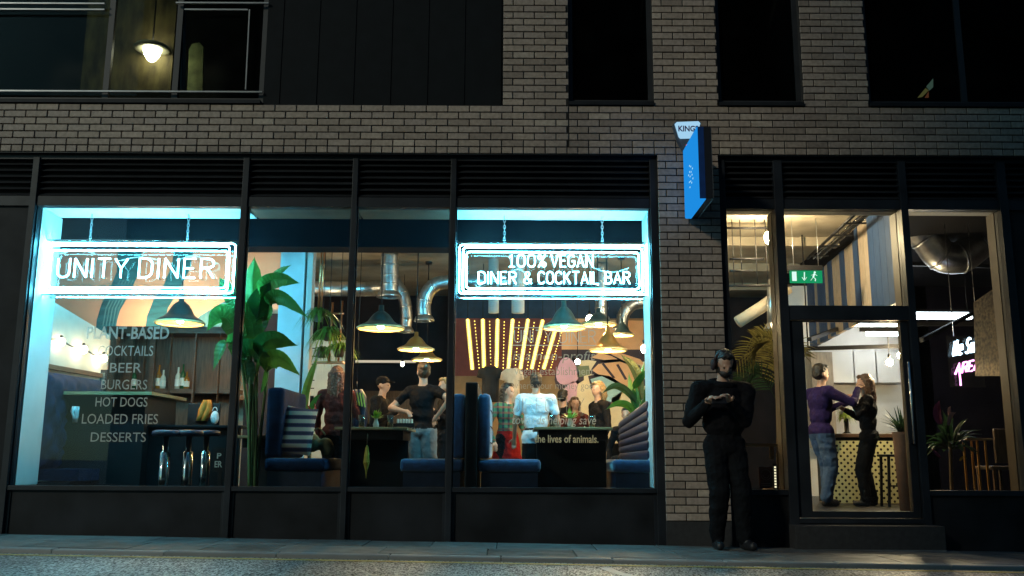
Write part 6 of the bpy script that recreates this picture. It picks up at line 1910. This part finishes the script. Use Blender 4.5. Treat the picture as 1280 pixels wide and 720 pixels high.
# palm in the narrow window
t = thing('palm_plant', 'dry golden palm in the narrow window beside the pier', 'plant', (at(972, 600, 0.75).x, 0.75, floor_z))
def frond(mid, leafL, n, mat, parent, seed, wid=0.016):
    rr = random.Random(seed); pts = cr(mid, 10); mb = MB()
    mb.tube(pts, [0.007*(1-0.7*i/len(pts)) for i in range(len(pts))], 5)
    N_ = len(pts)
    for k in range(n):
        f = 0.15 + 0.85*k/(n-1); i = min(N_-2, int(f*(N_-1))); p = pts[i]
        tg = (pts[i+1]-pts[i]).normalized()
        for sgn in (-1, 1):
            sd = tg.cross(Vector((0, 1, 0))).normalized()*sgn
            d = (sd*0.9 + tg*0.75 + Vector((0, rr.uniform(-.2,.2), 0))).normalized()
            L_ = leafL*(0.55+0.6*math.sin(math.pi*min(1, f*0.9+0.1)))*rr.uniform(.85, 1.1)
            up_ = d.cross(Vector((0, 1, 0))).normalized()*wid/2
            vs = []
            for j in range(5):
                u = j/4; q = p + d*(L_*u) - Vector((0,0,1))*(0.28*L_*u*u)
                w_ = up_*(1-u)**0.6*(0.5+min(1, u*3)*0.7)
                vs += [q - w_ - Vector((0, .003, 0)), q + w_ + Vector((0, .003, 0))]
            mb.add(vs, [(2*j, 2*j+1, 2*j+3, 2*j+2) for j in range(4)], 0, True)
    return mb.build('frond', mat, parent, fix=False)
frond(P3([(972, 500, .75), (966, 452, .72), (948, 430, .68), (918, 455, .62)]), 0.26, 26, M['palm'], t, 1)
frond(P3([(972, 500, .75), (974, 450, .72), (966, 424, .68), (940, 420, .64)]), 0.26, 24, M['palm'], t, 2)
frond(P3([(973, 500, .75), (980, 446, .74), (990, 430, .7), (1006, 446, .66)]), 0.24, 24, M['palm'], t, 3)
frond(P3([(971, 500, .75), (952, 470, .7), (936, 468, .66), (914, 492, .62)]), 0.22, 24, M['darkleaf'], t, 4)
mb = MB(); mb.tube(cr(P3([(972, 622, .75), (973, 560, .75), (972, 498, .75)]), 5), 0.022, 7); mb.build('stem', M['bark'], t)
mb = MB(); mb.lathe((at(972, 600, .75).x, .75, floor_z), [(0, 0), (0.13, 0), (0.16, 0.28), (0.14, 0.28), (0, 0.25)], 14); mb.build('pot', M['pot'], t)

# plants around the bar
grassy('potted_plant', 'round bushy pot plant on the bar between the two people', at(1057, 514, 2.95), 160, 0.06, 0.15, M['fern'], 0.8, 0.025, 11, (0.07, 0.10, 'potw'), 1.0, -0.6)
mb = MB(); c = bpy.data.objects['potted_plant'].location; mb.lathe((c.x, c.y, zc1+0.051), [(0, 0), (0.06, 0), (0.03, 0.02), (0.03, c.z-0.1-zc1-0.051), (0.05, c.z-0.099-zc1-0.051), (0, c.z-0.098-zc1-0.051)], 12); mb.build('stand', M['black'], bpy.data.objects['potted_plant'])
grassy('yucca_plant', 'spiky yucca silhouette behind the right door post', at(1127, 540, 1.6), 80, 0.22, 0.42, M['darkleaf'], 0.25, 0.022, 12, (0.10, at(1127, 540, 1.6).z-floor_z, 'pot'), 1.0, 0.05)
t = thing('flowering_bush', 'dark bushy plant with pink flowers in the far right window', 'plant', (at(1190, 600, 0.8).x, 0.8, floor_z))
rr = random.Random(9); c = at(1188, 560, 0.8)
for k in range(34):
    a = rr.uniform(0, 6.283); e = rr.uniform(-0.3, 1.3); d = Vector((math.cos(a)*math.cos(e), math.sin(a)*math.cos(e)*0.7, math.sin(e)))
    p0_ = c + d*0.05; p2_ = c + d*rr.uniform(.22, .42); p1_ = (p0_+p2_)/2 + Vector((0,0,0.05))
    paddle_leaf([p0_, p1_, p2_], rr.uniform(.05, .09), Vector((-d.y, d.x, 0.2)), M['darkleaf'], t, 0.3, seed=60+k)
M['pinkpetal'] = pbr('pink_petal', (0.55, 0.10, 0.28), 0.5, var=0.3); M['palepetal'] = pbr('pale_pink_petal', (0.75, 0.5, 0.52), 0.5, var=0.2)
for k, (mid, wpx, mt) in enumerate((([(1176, 530, .7), (1172, 515, .68), (1174, 501, .68)], 13, 'pinkpetal'), ([(1186, 532, .7), (1189, 520, .68), (1194, 516, .68)], 8, 'palepetal'), ([(1188, 522, .72), (1187, 513, .7), (1188, 508, .7)], 6, 'palepetal'),
                                    ([(1176, 572, .6), (1170, 566, .58), (1166, 562, .58)], 5, 'pinkpetal'), ([(1200, 576, .6), (1204, 572, .58), (1208, 573, .58)], 6, 'ochre'))):
    mp_ = P3(mid); paddle_leaf(mp_, m_size(wpx, mp_[1]), (1, 0.2, 0.2), M[mt], t, 0.3, 'petal', seed=90+k)
mb = MB(); mb.tube(cr(P3([(1190, 625, .8), (1189, 590, .8), (1188, 556, .8)]), 5), 0.018, 6); mb.build('stem', M['bark'], t)
mb = MB(); mb.lathe((at(1190, 600, .8).x, .8, floor_z), [(0, 0), (0.13, 0), (0.16, 0.25), (0.14, 0.25), (0, 0.22)], 14); mb.build('pot', M['pot'], t)
# ================================================================== people
def cloth(name, col, var=0.3, rough=0.85, sc=18, bump=0.7): return pbr(name, col, rough, var=var, scale=sc, bump=bump, bscale=11, bdist=0.035, spec=0.12)
M['skin'] = pbr('skin', (0.52, 0.30, 0.21), 0.5, var=0.12, scale=10)
M['skin_dark'] = pbr('skin_tan', (0.36, 0.19, 0.12), 0.5, var=0.12, scale=10)
M['black_top'] = cloth('black_fabric', (0.007, 0.007, 0.009))
M['black_leg'] = cloth('black_trousers', (0.006, 0.007, 0.009))
M['shoe'] = pbr('dark_shoe', (0.012, 0.012, 0.014), 0.5)
M['jeans'] = cloth('blue_denim', (0.06, 0.11, 0.21), 0.2, sc=6)
M['greyjeans'] = cloth('grey_denim', (0.24, 0.26, 0.28), 0.2, sc=6)
M['purple_top'] = cloth('purple_jumper', (0.022, 0.013, 0.075))
M['white_top'] = cloth('neon_tinted_white_t_shirt', (0.62, 0.72, 0.80), 0.10)  # white cotton with the neon's blue cast put into its colour
M['rust_top'] = cloth('rust_top', (0.09, 0.02, 0.016))
M['red_skirt'] = cloth('red_skirt', (0.28, 0.012, 0.012), 0.2)
def plaid():
    m, nt, out = new_mat('green_plaid')
    N = nt.nodes.new; L = nt.links.new
    b = N('ShaderNodeBsdfPrincipled'); b.inputs['Roughness'].default_value = 0.9
    tc = N('ShaderNodeTexCoord'); sp = N('ShaderNodeSeparateXYZ'); L(tc.outputs['Object'], sp.inputs[0])
    def band(o, f):
        a = N('ShaderNodeMath'); a.operation = 'MULTIPLY'; a.inputs[1].default_value = f; L(sp.outputs[o], a.inputs[0])
        s = N('ShaderNodeMath'); s.operation = 'SINE'; L(a.outputs[0], s.inputs[0])
        g = N('ShaderNodeMath'); g.operation = 'GREATER_THAN'; g.inputs[1].default_value = 0.35; L(s.outputs[0], g.inputs[0]); return g
    g1 = band(0, 90); g2 = band(2, 90)
    mx1 = N('ShaderNodeMix'); mx1.data_type = 'RGBA'; mx1.inputs[6].default_value = (0.03, 0.16, 0.10, 1); mx1.inputs[7].default_value = (0.01, 0.04, 0.06, 1)
    L(g1.outputs[0], mx1.inputs[0])
    mx2 = N('ShaderNodeMix'); mx2.data_type = 'RGBA'; mx2.inputs[7].default_value = (0.22, 0.05, 0.04, 1)
    mm = N('ShaderNodeMath'); mm.operation = 'MULTIPLY'; mm.inputs[1].default_value = 0.6; L(g2.outputs[0], mm.inputs[0])
    L(mm.outputs[0], mx2.inputs[0]); L(mx1.outputs[2], mx2.inputs[6]); L(mx2.outputs[2], b.inputs['Base Color']); L(b.outputs[0], out.inputs[0])
    return m
M['plaid'] = plaid()
def hair_mat(name, c, c2): return pbr(name, c, 0.45, var=0.5, scale=30, stretch=(6, 6, 0.6), col2=c2, bump=0.3, bscale=60)
M['hair_black'] = hair_mat('black_hair', (0.02, 0.016, 0.014), (0.006, 0.005, 0.005))
M['hair_brown'] = hair_mat('brown_hair', (0.12, 0.06, 0.03), (0.03, 0.015, 0.008))
M['hair_red'] = hair_mat('auburn_hair', (0.20, 0.06, 0.025), (0.06, 0.015, 0.008))
M['hair_blond'] = hair_mat('blond_hair', (0.42, 0.27, 0.12), (0.16, 0.09, 0.04))
M['eye'] = pbr('eye_dark', (0.01, 0.008, 0.007), 0.2)

HAIRTEX = bpy.data.textures.new('hair_clumps', 'CLOUDS'); HAIRTEX.noise_scale = 0.022
def caps(mb, p0, r0, p1, r1):
    p0 = Vector(p0); p1 = Vector(p1)
    mb.tube([p0, p0.lerp(p1, .5), p1], [r0, (r0+r1)/2, r1], 12)
    mb.ball(p0, r0, n=12, m=8); mb.ball(p1, r1, n=12, m=8)

def ik(S, T, l1, l2, hint):
    S = Vector(S); T = Vector(T); d = T-S; L = min(d.length, (l1+l2)*0.995); d.normalize()
    T = S + d*L
    a = (l1*l1 - l2*l2 + L*L)/(2*L); h = math.sqrt(max(0, l1*l1 - a*a))
    hint = Vector(hint); hint = (hint - d*hint.dot(d))
    if hint.length < 1e-5: hint = Vector((0,0,-1)) - d*(-d.z)
    hint.normalize()
    return S + d*a + hint*h, T

def person(label, px, Y, head_py, heading, top, bottom, skin='skin', hair='hair_black', style='short', hands=None, feet=None, lean=0.0, head_yaw=0.0, head_pitch=0.0,
           sleeves='long', floor=None, sit=None, bulk=1.0, shoe='shoe', skirt=None, elbow=None, vox=0.0115, head_roll=0.0, hem=0.50, coat=False):
    fz = floor_z if floor is None else floor
    base = at(px, 560, Y); base = Vector((base.x, Y, fz))
    ztop = at(px, head_py, Y).z
    if sit is None: H = ztop - fz
    else: H = (ztop - sit)/0.52*1.0
    t = thing('person', label, 'person', base)
    rz = Matrix.Rotation(R(heading), 3, 'Z')
    inv = rz.transposed()
    def loc(w): return inv @ (Vector(w) - base)
    prims = []; mb = MB()
    def add_caps(tg, p0, r0, p1, r1): caps(mb, p0, r0, p1, r1); prims.append((tg, Vector(p0), Vector(p1), r0, r1))
    def add_ball(tg, c, rx, ry, rz_, rot=None): mb.ball(c, rx, ry, rz_, 14, 10, 0, rot); prims.append((tg, Vector(c), Vector(c), (rx+ry+rz_)/3, (rx+ry+rz_)/3))
    pz = 0.52*H if sit is None else (sit - fz) + 0.055*H
    hipc = Vector((0, 0, pz))
    lr = Matrix.Rotation(lean, 3, 'X')          # lean forward, towards -Y
    def up(x, y, z): return hipc + lr @ Vector((x, y, z - 0.52*H))
    B = bulk
    # torso
    add_ball('top', up(0, 0.004*H, 0.735*H), .098*H*B, .066*H*B, .105*H, lr)
    add_ball('top', up(0, 0, 0.63*H), (.084 if not coat else .098)*H*B, (.060 if not coat else .068)*H*B, .10*H, lr)
    add_ball('top' if coat else 'bottom', up(0, 0.004*H, 0.525*H), .092*H*B, .068*H*B, .065*H, lr)
    if coat: add_ball('top', up(0, 0, 0.50*H), .090*H*B, .068*H*B, .06*H, lr)
    for s in (-1, 1):
        add_caps('top', up(s*.05*H, 0, .805*H), .036*H, up(s*.100*H*B, 0.004*H, .79*H), .043*H*B)
    # neck and head
    nk = up(0, -.002*H, .815*H)
    hd = up(0, -.012*H, .925*H)
    add_caps('skin', nk, .033*H, up(0, -.010*H, .88*H), .030*H)
    hrot = Matrix.Rotation(lean*0.6, 3, 'X') @ Matrix.Rotation(R(head_yaw), 3, 'Z') @ Matrix.Rotation(R(head_pitch), 3, 'X') @ Matrix.Rotation(R(head_roll), 3, 'Y')
    piv = up(0, -.004*H, .875*H)
    def hp(x, y, z): return piv + hrot @ (Vector((x*H, y*H, (z-.875)*H)))
    def hb(tg, x, y, z, a, b_, c_): add_ball(tg, hp(x, y, z), a*H, b_*H, c_*H, hrot)
    hb('skin', 0, .000, .945, .0430, .0530, .0530)
    hb('skin', 0, -.016, .913, .0355, .040, .046)
    hb('skin', 0, -.034, .888, .0185, .018, .015)       # chin
    hb('skin', 0, -.057, .922, .0075, .011, .014)       # nose
    hb('skin', 0, -.050, .936, .026, .008, .006)        # brow
    hb('skin', 0, -.0535, .9015, .0125, .006, .0055)    # mouth
    for s in (-1, 1): hb('skin', s*.044, .006, .922, .006, .012, .017)
    # arms
    hands = hands or {}
    l1, l2 = .170*H, .150*H
    cs = 1.2 if coat else 1.0
    for s in (-1, 1):
        S = up(s*.106*H*B, 0.004*H, .79*H)
        tgt = hands.get(s)
        if tgt is None: T = S + Vector((s*.05*H, (-.03 - .12*random.Random(int(px)+s).random())*H, (-.315 + .06*random.Random(int(px)*3+s).random())*H))
        else: T = loc(tgt)
        hint = (elbow or {}).get(s, Vector((s*0.6, 0.5, -0.8)))
        E, Wr = ik(S, T, l1, l2, hint)
        add_caps('top', S, .036*H*B*cs, S.lerp(E, .55), .030*H*B*cs)
        add_caps('top' if sleeves == 'long' else 'skin', S.lerp(E, .55), .031*H*B*cs if sleeves == 'long' else .026*H, E, .027*H*cs if sleeves == 'long' else .0235*H)
        add_caps('top' if sleeves == 'long' else 'skin', E, .027*H*cs if sleeves == 'long' else .0235*H, Wr, .020*H*cs if sleeves == 'long' else .0155*H)
        fd = (Wr-E).normalized()
        if tgt is not None and isinstance(hands.get('curl'), float): pass
        sd = fd.cross(Vector((0, 0, 1)));
        if sd.length < 0.2: sd = Vector((1, 0, 0))
        sd.normalize(); nrm = sd.cross(fd)
        pc = Wr + fd*.028*H
        add_caps('skin', Wr + fd*.006*H, .0155*H, pc + fd*.012*H, .0185*H)
        for k, (o_, ln) in enumerate(((-.0165, .040), (-.0055, .045), (.0055, .043), (.0165, .034))):
            b0 = pc + fd*.016*H + sd*(o_*H)
            b1 = b0 + fd*(ln*.55*H) - nrm*.008*H
            b2 = b1 + fd*(ln*.35*H) - nrm*.020*H
            add_caps('skin', b0, .0062*H, b1, .0056*H); add_caps('skin', b1, .0056*H, b2, .005*H)
        tb = pc + sd*(-s*.018*H) - fd*.008*H
        t1 = tb + (fd*.6 + sd*(-s*.9)).normalized()*.022*H; t2 = t1 + (fd*.9 + sd*(-s*.25) - nrm*.3).normalized()*.020*H
        add_caps('skin', tb, .0075*H, t1, .0066*H); add_caps('skin', t1, .0066*H, t2, .0055*H)
    # legs
    feet = feet or {}
    for s in (-1, 1):
        Hp = Vector((s*.047*H, 0, pz - .005*H))
        if sit is None:
            f = feet.get(s, (s*.06, 0.0)); An = Vector((f[0]*H, f[1]*H, .045*H))
            Kn, An2 = ik(Hp, An, .245*H, .235*H, Vector((0, -1, 0)))
        else:
            Kn = Vector((s*.07*H, -.24*H, pz)); An2 = Vector((s*.07*H, -.24*H, .05*H))
            if feet.get('back'): pass
        add_caps('bottom', Hp, .061*H*min(B, 1.06), Kn, .046*H*min(B, 1.06)); add_caps('bottom', Kn, .046*H*min(B, 1.06), An2 + Vector((0, 0, .01*H)), .037*H)
        add_caps('shoe', An2 + Vector((0, .012*H, -.022*H)), .024*H, An2 + Vector((s*.012*H, -.075*H, -.023*H)), .0225*H)
    if skirt:
        mb.lathe((0, 0, 0), [(0, pz+.10*H), (.078*H, pz+.10*H), (.10*H, pz), (.125*H, pz-skirt*H), (.11*H, pz-skirt*H), (0, pz-.02*H)], 20)
        prims.append(('skirt', Vector((0, 0, pz+.06*H)), Vector((0, 0, pz-skirt*H*.9)), .075*H, .11*H))
    # fuse into one continuous surface
    mb.v = [tuple(rz @ Vector(v)) for v in mb.v]
    me0 = mb.mesh('person_raw')
    tmp = bpy.data.objects.new('person_raw', me0); C.objects.link(tmp)
    md = tmp.modifiers.new('r', 'REMESH'); md.mode = 'VOXEL'; md.voxel_size = vox; md.use_smooth_shade = True
    m2 = tmp.modifiers.new('s', 'SMOOTH'); m2.factor = 0.5; m2.iterations = 4
    dg = bpy.context.evaluated_depsgraph_get()
    me = bpy.data.meshes.new_from_object(tmp.evaluated_get(dg))
    bpy.data.objects.remove(tmp); bpy.data.meshes.remove(me0)
    me.name = 'body'
    tags = ['skin', 'top', 'bottom', 'shoe', 'skirt']
    for mt in (skin, top, bottom, shoe, 'red_skirt'): me.materials.append(M[mt])
    nF = len(me.polygons); cen = np.empty(nF*3); me.polygons.foreach_get('center', cen); cen = cen.reshape(-1, 3)
    RZ = np.array(rz); cl = cen @ RZ              # to local
    best = np.full(nF, 1e9); idx = np.zeros(nF, dtype=np.int32)
    for tg, a, b_, r0, r1 in prims:
        a = np.array(a); b_ = np.array(b_); ab = b_-a; L2 = ab @ ab
        u = np.clip(((cl-a) @ ab)/L2, 0, 1) if L2 > 1e-9 else np.zeros(nF)
        d = np.linalg.norm(cl - (a + u[:, None]*ab), axis=1) - (r0 + (r1-r0)*u)
        if tg == 'skin': d = d + 0.003
        k = d < best; best[k] = d[k]; idx[k] = tags.index(tg)
    zl = cl[:, 2]
    # clean waist hem and neckline
    torso = (np.abs(cl[:, 0]) < .11*H) & (np.abs(zl - hem*H - (pz-.52*H)) < .10*H) & np.isin(idx, [1, 2])
    if sit is None and not skirt:
        idx[torso & (zl > hem*H)] = 1; idx[torso & (zl <= hem*H)] = 2
    me.polygons.foreach_set('material_index', idx.astype(np.int32))
    me.polygons.foreach_set('use_smooth', np.ones(nF, dtype=bool))
    me.update()
    # folds in the cloth
    nV = len(me.vertices); isc = np.zeros(nV, dtype=bool)
    for p in me.polygons:
        if idx[p.index] in (1, 2, 4):
            for vi in p.vertices: isc[vi] = True
    nrm_ = [v.normal.copy() for v in me.vertices]
    for v in me.vertices:
        if isc[v.index]:
            q = v.co*(1.0/H)
            f = noise.noise(Vector((q.x*9 + q.z*7, q.y*9 + 3.1*px, q.z*13 - q.x*6)))
            g_ = noise.noise(Vector((q.x*24 + q.z*16, q.y*24, q.z*30 - q.x*14 + px)))
            v.co += nrm_[v.index]*(H*(0.0085*(0.35-abs(f)) + 0.0035*(0.3-abs(g_)))*1.3)
    me.update()
    body = bpy.data.objects.new('body', me); C.objects.link(body); body.parent = t
    # hair
    hm = MB()
    def W(v): return base + rz @ Vector(v)
    hr = rz @ hrot
    def hbw(x, y, z, a, b_, c_): hm.ball(W(hp(x, y, z)), a*H, b_*H, c_*H, 16, 12, 0, hr)
    if style == 'cap':
        hbw(0, .006, .955, .0485, .056, .048); hm.obox(W(hp(0, -.062, .957)), (hr @ Vector((.034*H, 0, 0))), (hr @ Vector((0, .028*H, 0))), (hr @ Vector((0, 0, .004*H))))
    else:
        hbw(0, .012, .957, .0475, .054, .050); hbw(0, .024, .930, .045, .042, .045)
        hbw(0, -.030, .982, .032, .022, .018)
        if style == 'bun': hbw(0, .070, .962, .024, .024, .024)
        if style in ('long', 'bob'):
            Lh = .17 if style == 'long' else .075
            for k in range(9):
                a_ = (k-4)/4*1.75
                x_, y_ = .043*math.sin(a_), .016 + .040*math.cos(a_)
                rr_ = random.Random(k+int(px))
                pts = [hp(x_, y_, .955), hp(x_*1.12, y_+.004, .915), hp(x_*1.2, y_+.008+rr_.uniform(-.004, .004), .915-Lh*.5), hp(x_*1.05+rr_.uniform(-.008, .008), y_+.004, .915-Lh*rr_.uniform(.85, 1.1))]
                hm.tube([W(p) for p in cr(pts, 4)], [.019*H*(1-.5*i/12) for i in range(13)], 8)
    ho = hm.build('cap' if style == 'cap' else 'hair', M[hair], t, fix=False)
    fuse = ho.modifiers.new('fuse', 'REMESH'); fuse.mode = 'VOXEL'; fuse.voxel_size = 0.008; fuse.use_smooth_shade = True
    if style != 'cap':
        dm = ho.modifiers.new('strands', 'DISPLACE'); dm.texture = HAIRTEX; dm.strength = 0.022; dm.texture_coords = 'LOCAL'
    for s in (-1, 1):
        e = MB(); e.ball(W(hp(s*.0175, -.0495, .9265)), .0062*H, .004*H, .0042*H, 8, 6, 0, hr); e.build('eye', M['eye'], t)
    return dict(t=t, H=H, W=W, hp=hp, hr=hr, base=base)

# man outside with headphones and a phone
Ym_ = -0.27
gm = gz(at(905, 560, Ym_).x, 0) + 0.002
hl = at(888, 504, Ym_-0.33); hr_ = at(908, 502, Ym_-0.33)
pm = person('man in black jacket and headphones looking at his phone by the pier', 905, Ym_, 438, 8, 'black_top', 'black_leg', hair='hair_black', style='short',
            hands={-1: hl + Vector((-0.02, 0.07, 0)), 1: hr_ + Vector((0.06, 0.08, 0.0))}, feet={-1: (-.055, 0.0), 1: (.075, -.04)}, head_pitch=24, lean=0.05, floor=gm, bulk=1.16, coat=True, hem=.44,
            elbow={-1: Vector((-0.45, 0.2, -1)), 1: Vector((0.45, 0.2, -1))}, vox=0.0095)
H = pm['H']; W = pm['W']; hp = pm['hp']; hr = pm['hr']
b = MB(); b.ball(W(hp(0, -.032, .893)), .033*H, .031*H, .026*H, 14, 10, 0, hr); b.ball(W(hp(-.028, -.012, .908)), .012*H, .022*H, .024*H, 10, 8, 0, hr); b.ball(W(hp(.028, -.012, .908)), .012*H, .022*H, .024*H, 10, 8, 0, hr)
o = b.build('beard', M['hair_black'], pm['t'], fix=False); fu = o.modifiers.new('fuse', 'REMESH'); fu.mode = 'VOXEL'; fu.voxel_size = 0.008
M['phones'] = pbr('headphone_shell', (0.03, 0.012, 0.014), 0.75, var=0.2)
hs = thing('headphones', 'dark over ear headphones worn by the man outside', 'headphones', W(hp(0, 0, .925)))
b = MB(); b.tube([W(hp(.055*math.cos(R(a_)), .004, .925 + .075*math.sin(R(a_)))) for a_ in range(0, 181, 15)], .0075*H, 8); b.build('headband', M['phones'], hs)
for s in (-1, 1):
    b = MB(); b.ball(W(hp(s*.056, .004, .925)), .014*H, .026*H, .030*H, 14, 10, 0, hr); b.build('ear_cup', M['phones'], hs)
    b = MB(); b.ball(W(hp(s*.047, .004, .925)), .010*H, .023*H, .027*H, 14, 10, 0, hr); b.build('ear_pad', M['black'], hs)
# hood collar round the neck
b = MB(); b.tube([W(Vector((.058*H*math.cos(k*math.pi/8), -.006*H+.050*H*math.sin(k*math.pi/8), (.826 + .014*math.sin(k*math.pi/8))*H))) for k in range(16)], .021*H, 8, closed=True); b.build('hood', M['black_top'], pm['t'])
pc = (hl + hr_)/2 + Vector((0, -0.03, 0.015))
ph = thing('phone', 'dark mobile phone held by the man outside', 'phone', pc)
b = MB(); b.obox(pc, Vector((0.065, 0, 0)), Vector((0, 0.022, 0.030)), Vector((0, 0.004, -0.003))); b.build('phone_body', M['black'], ph)
M['screen'] = emit('phone_screen_light', (0.7, 0.82, 1.0), 5.0)
b = MB(); b.obox(pc + Vector((0, 0.0052, -0.0002+0.004)), Vector((0.060, 0, 0)), Vector((0, 0.0195, 0.027)), Vector((0, 0.0008, -0.0006))); b.build('screen', M['screen'], ph)

# two people at the bar inside the door
person('man in purple jumper and blue jeans reaching out inside the door', 1027, 2.55, 455, 105, 'purple_top', 'jeans', hair='hair_black', style='short',
       hands={-1: at(1072, 487, 2.4), 1: at(1062, 502, 2.65)}, feet={-1: (-.05, .02), 1: (.05, -.06)}, head_yaw=0, lean=0.06, bulk=1.12)
person('woman in black with long brown hair at the perforated bar', 1087, 2.55, 468, -110, 'black_top', 'black_leg', hair='hair_brown', style='long',
       hands={-1: at(1056, 512, 2.5), 1: at(1066, 500, 2.4)}, feet={-1: (-.05, .0), 1: (.05, -.05)}, head_pitch=4, bulk=1.08)
# waiter
person('waiter in black t-shirt and grey jeans seen from behind', 527, 2.2, 453, 165, 'black_top', 'greyjeans', hair='hair_brown', style='bun', sleeves='short',
       hands={1: at(505, 514, 2.0), -1: at(548, 518, 2.05)}, head_yaw=30, hem=0.53)
person('man in black cap and hooded top facing right behind the table', 470, 3.0, 470, 80, 'black_top', 'black_leg', hair='black_top', style='cap',
       hands={-1: at(494, 516, 2.8), 1: at(490, 520, 3.0)}, lean=0.1, bulk=1.08)
person('woman with long auburn hair seen from behind beside the ferns', 418, 1.95, 458, 172, 'rust_top', 'black_leg', hair='hair_red', style='long')
person('blond person half hidden behind the third mullion', 556, 3.2, 472, -70, 'black_top', 'black_leg', hair='hair_blond', style='bob', hands={1: at(545, 515, 3.0), -1: at(548, 522, 3.1)})
person('man in white t-shirt seen from behind in the right window', 670, 2.35, 466, 178, 'white_top', 'black_leg', skin='skin_dark', hair='hair_black', style='short', sleeves='short', hem=0.46, bulk=1.12)
person('woman in green plaid shirt and red skirt beside the booth', 634, 2.9, 479, 35, 'plaid', 'black_leg', hair='hair_black', style='long', skirt=0.16, head_yaw=25)
person('blond woman in black turning left near the pink mural', 749, 3.3, 477, -65, 'black_top', 'black_leg', hair='hair_blond', style='bob')
person('dark haired diner just right of the man in pale t-shirt', 704, 4.6, 487, 150, 'black_top', 'black_leg', hair='hair_black', style='short')
person('brown haired diner behind the small table vase', 719, 4.2, 496, 10, 'rust_top', 'black_leg', skin='skin_dark', hair='hair_brown', style='bob', hands={1: at(728, 520, 3.9)})
person('seated man in glasses beside the quilted booth back', 784, 2.3, 511, -15, 'black_top', 'black_leg', hair='hair_black', style='short', sit=floor_z+0.46)
t = thing('dining_chair', 'plain dark chair under the seated man in glasses', 'chair', (at(784, 560, 2.3).x, 2.3, floor_z))
x_ = at(784, 560, 2.3).x
b = MB(); b.bevbox(x_-.2, x_+.2, 2.1, 2.5, floor_z+.40, floor_z+.44, .01); b.build('seat', M['black'], t)
b = MB(); b.bevbox(x_-.2, x_+.2, 2.47, 2.5, floor_z+.441, floor_z+.75, .01); b.build('backrest', M['black'], t)
for sx in (-1, 1):
    for yy in (2.13, 2.47):
        b = MB(); b.bar((x_+sx*.17, yy, floor_z), (x_+sx*.17, yy, floor_z+.40), .03); b.build('leg', M['black'], t)
# ================================================================== unseen building added behind the viewpoint to shade the right of the front
ob = thing('shading_building', 'plain dark brick building added unseen behind the viewpoint to shade the right side', 'building', (2.0, -15.0, -0.2))
M['farbrick'] = pbr('far_brick', (0.10, 0.08, 0.07), 0.9, var=0.3, scale=3, bump=0.2)
m = MB(); m.box(-10.5, 22, -26, -15, -0.6, 19); m.build('wall', M['farbrick'], ob)
win = MB(); win.box(-0.6, 0.6, -0.04, 0.03, 0, 1.7)
me_w = win.mesh('window'); me_w.materials.append(M['upglass'])
for i in range(8):
    for j in range(4):
        o = bpy.data.objects.new('window', me_w); C.objects.link(o); o.parent = ob
        o.location = (-9.9 + 2.4 + 3.6*i - 2.0, 0.01, 4.2 + 3.4*j)
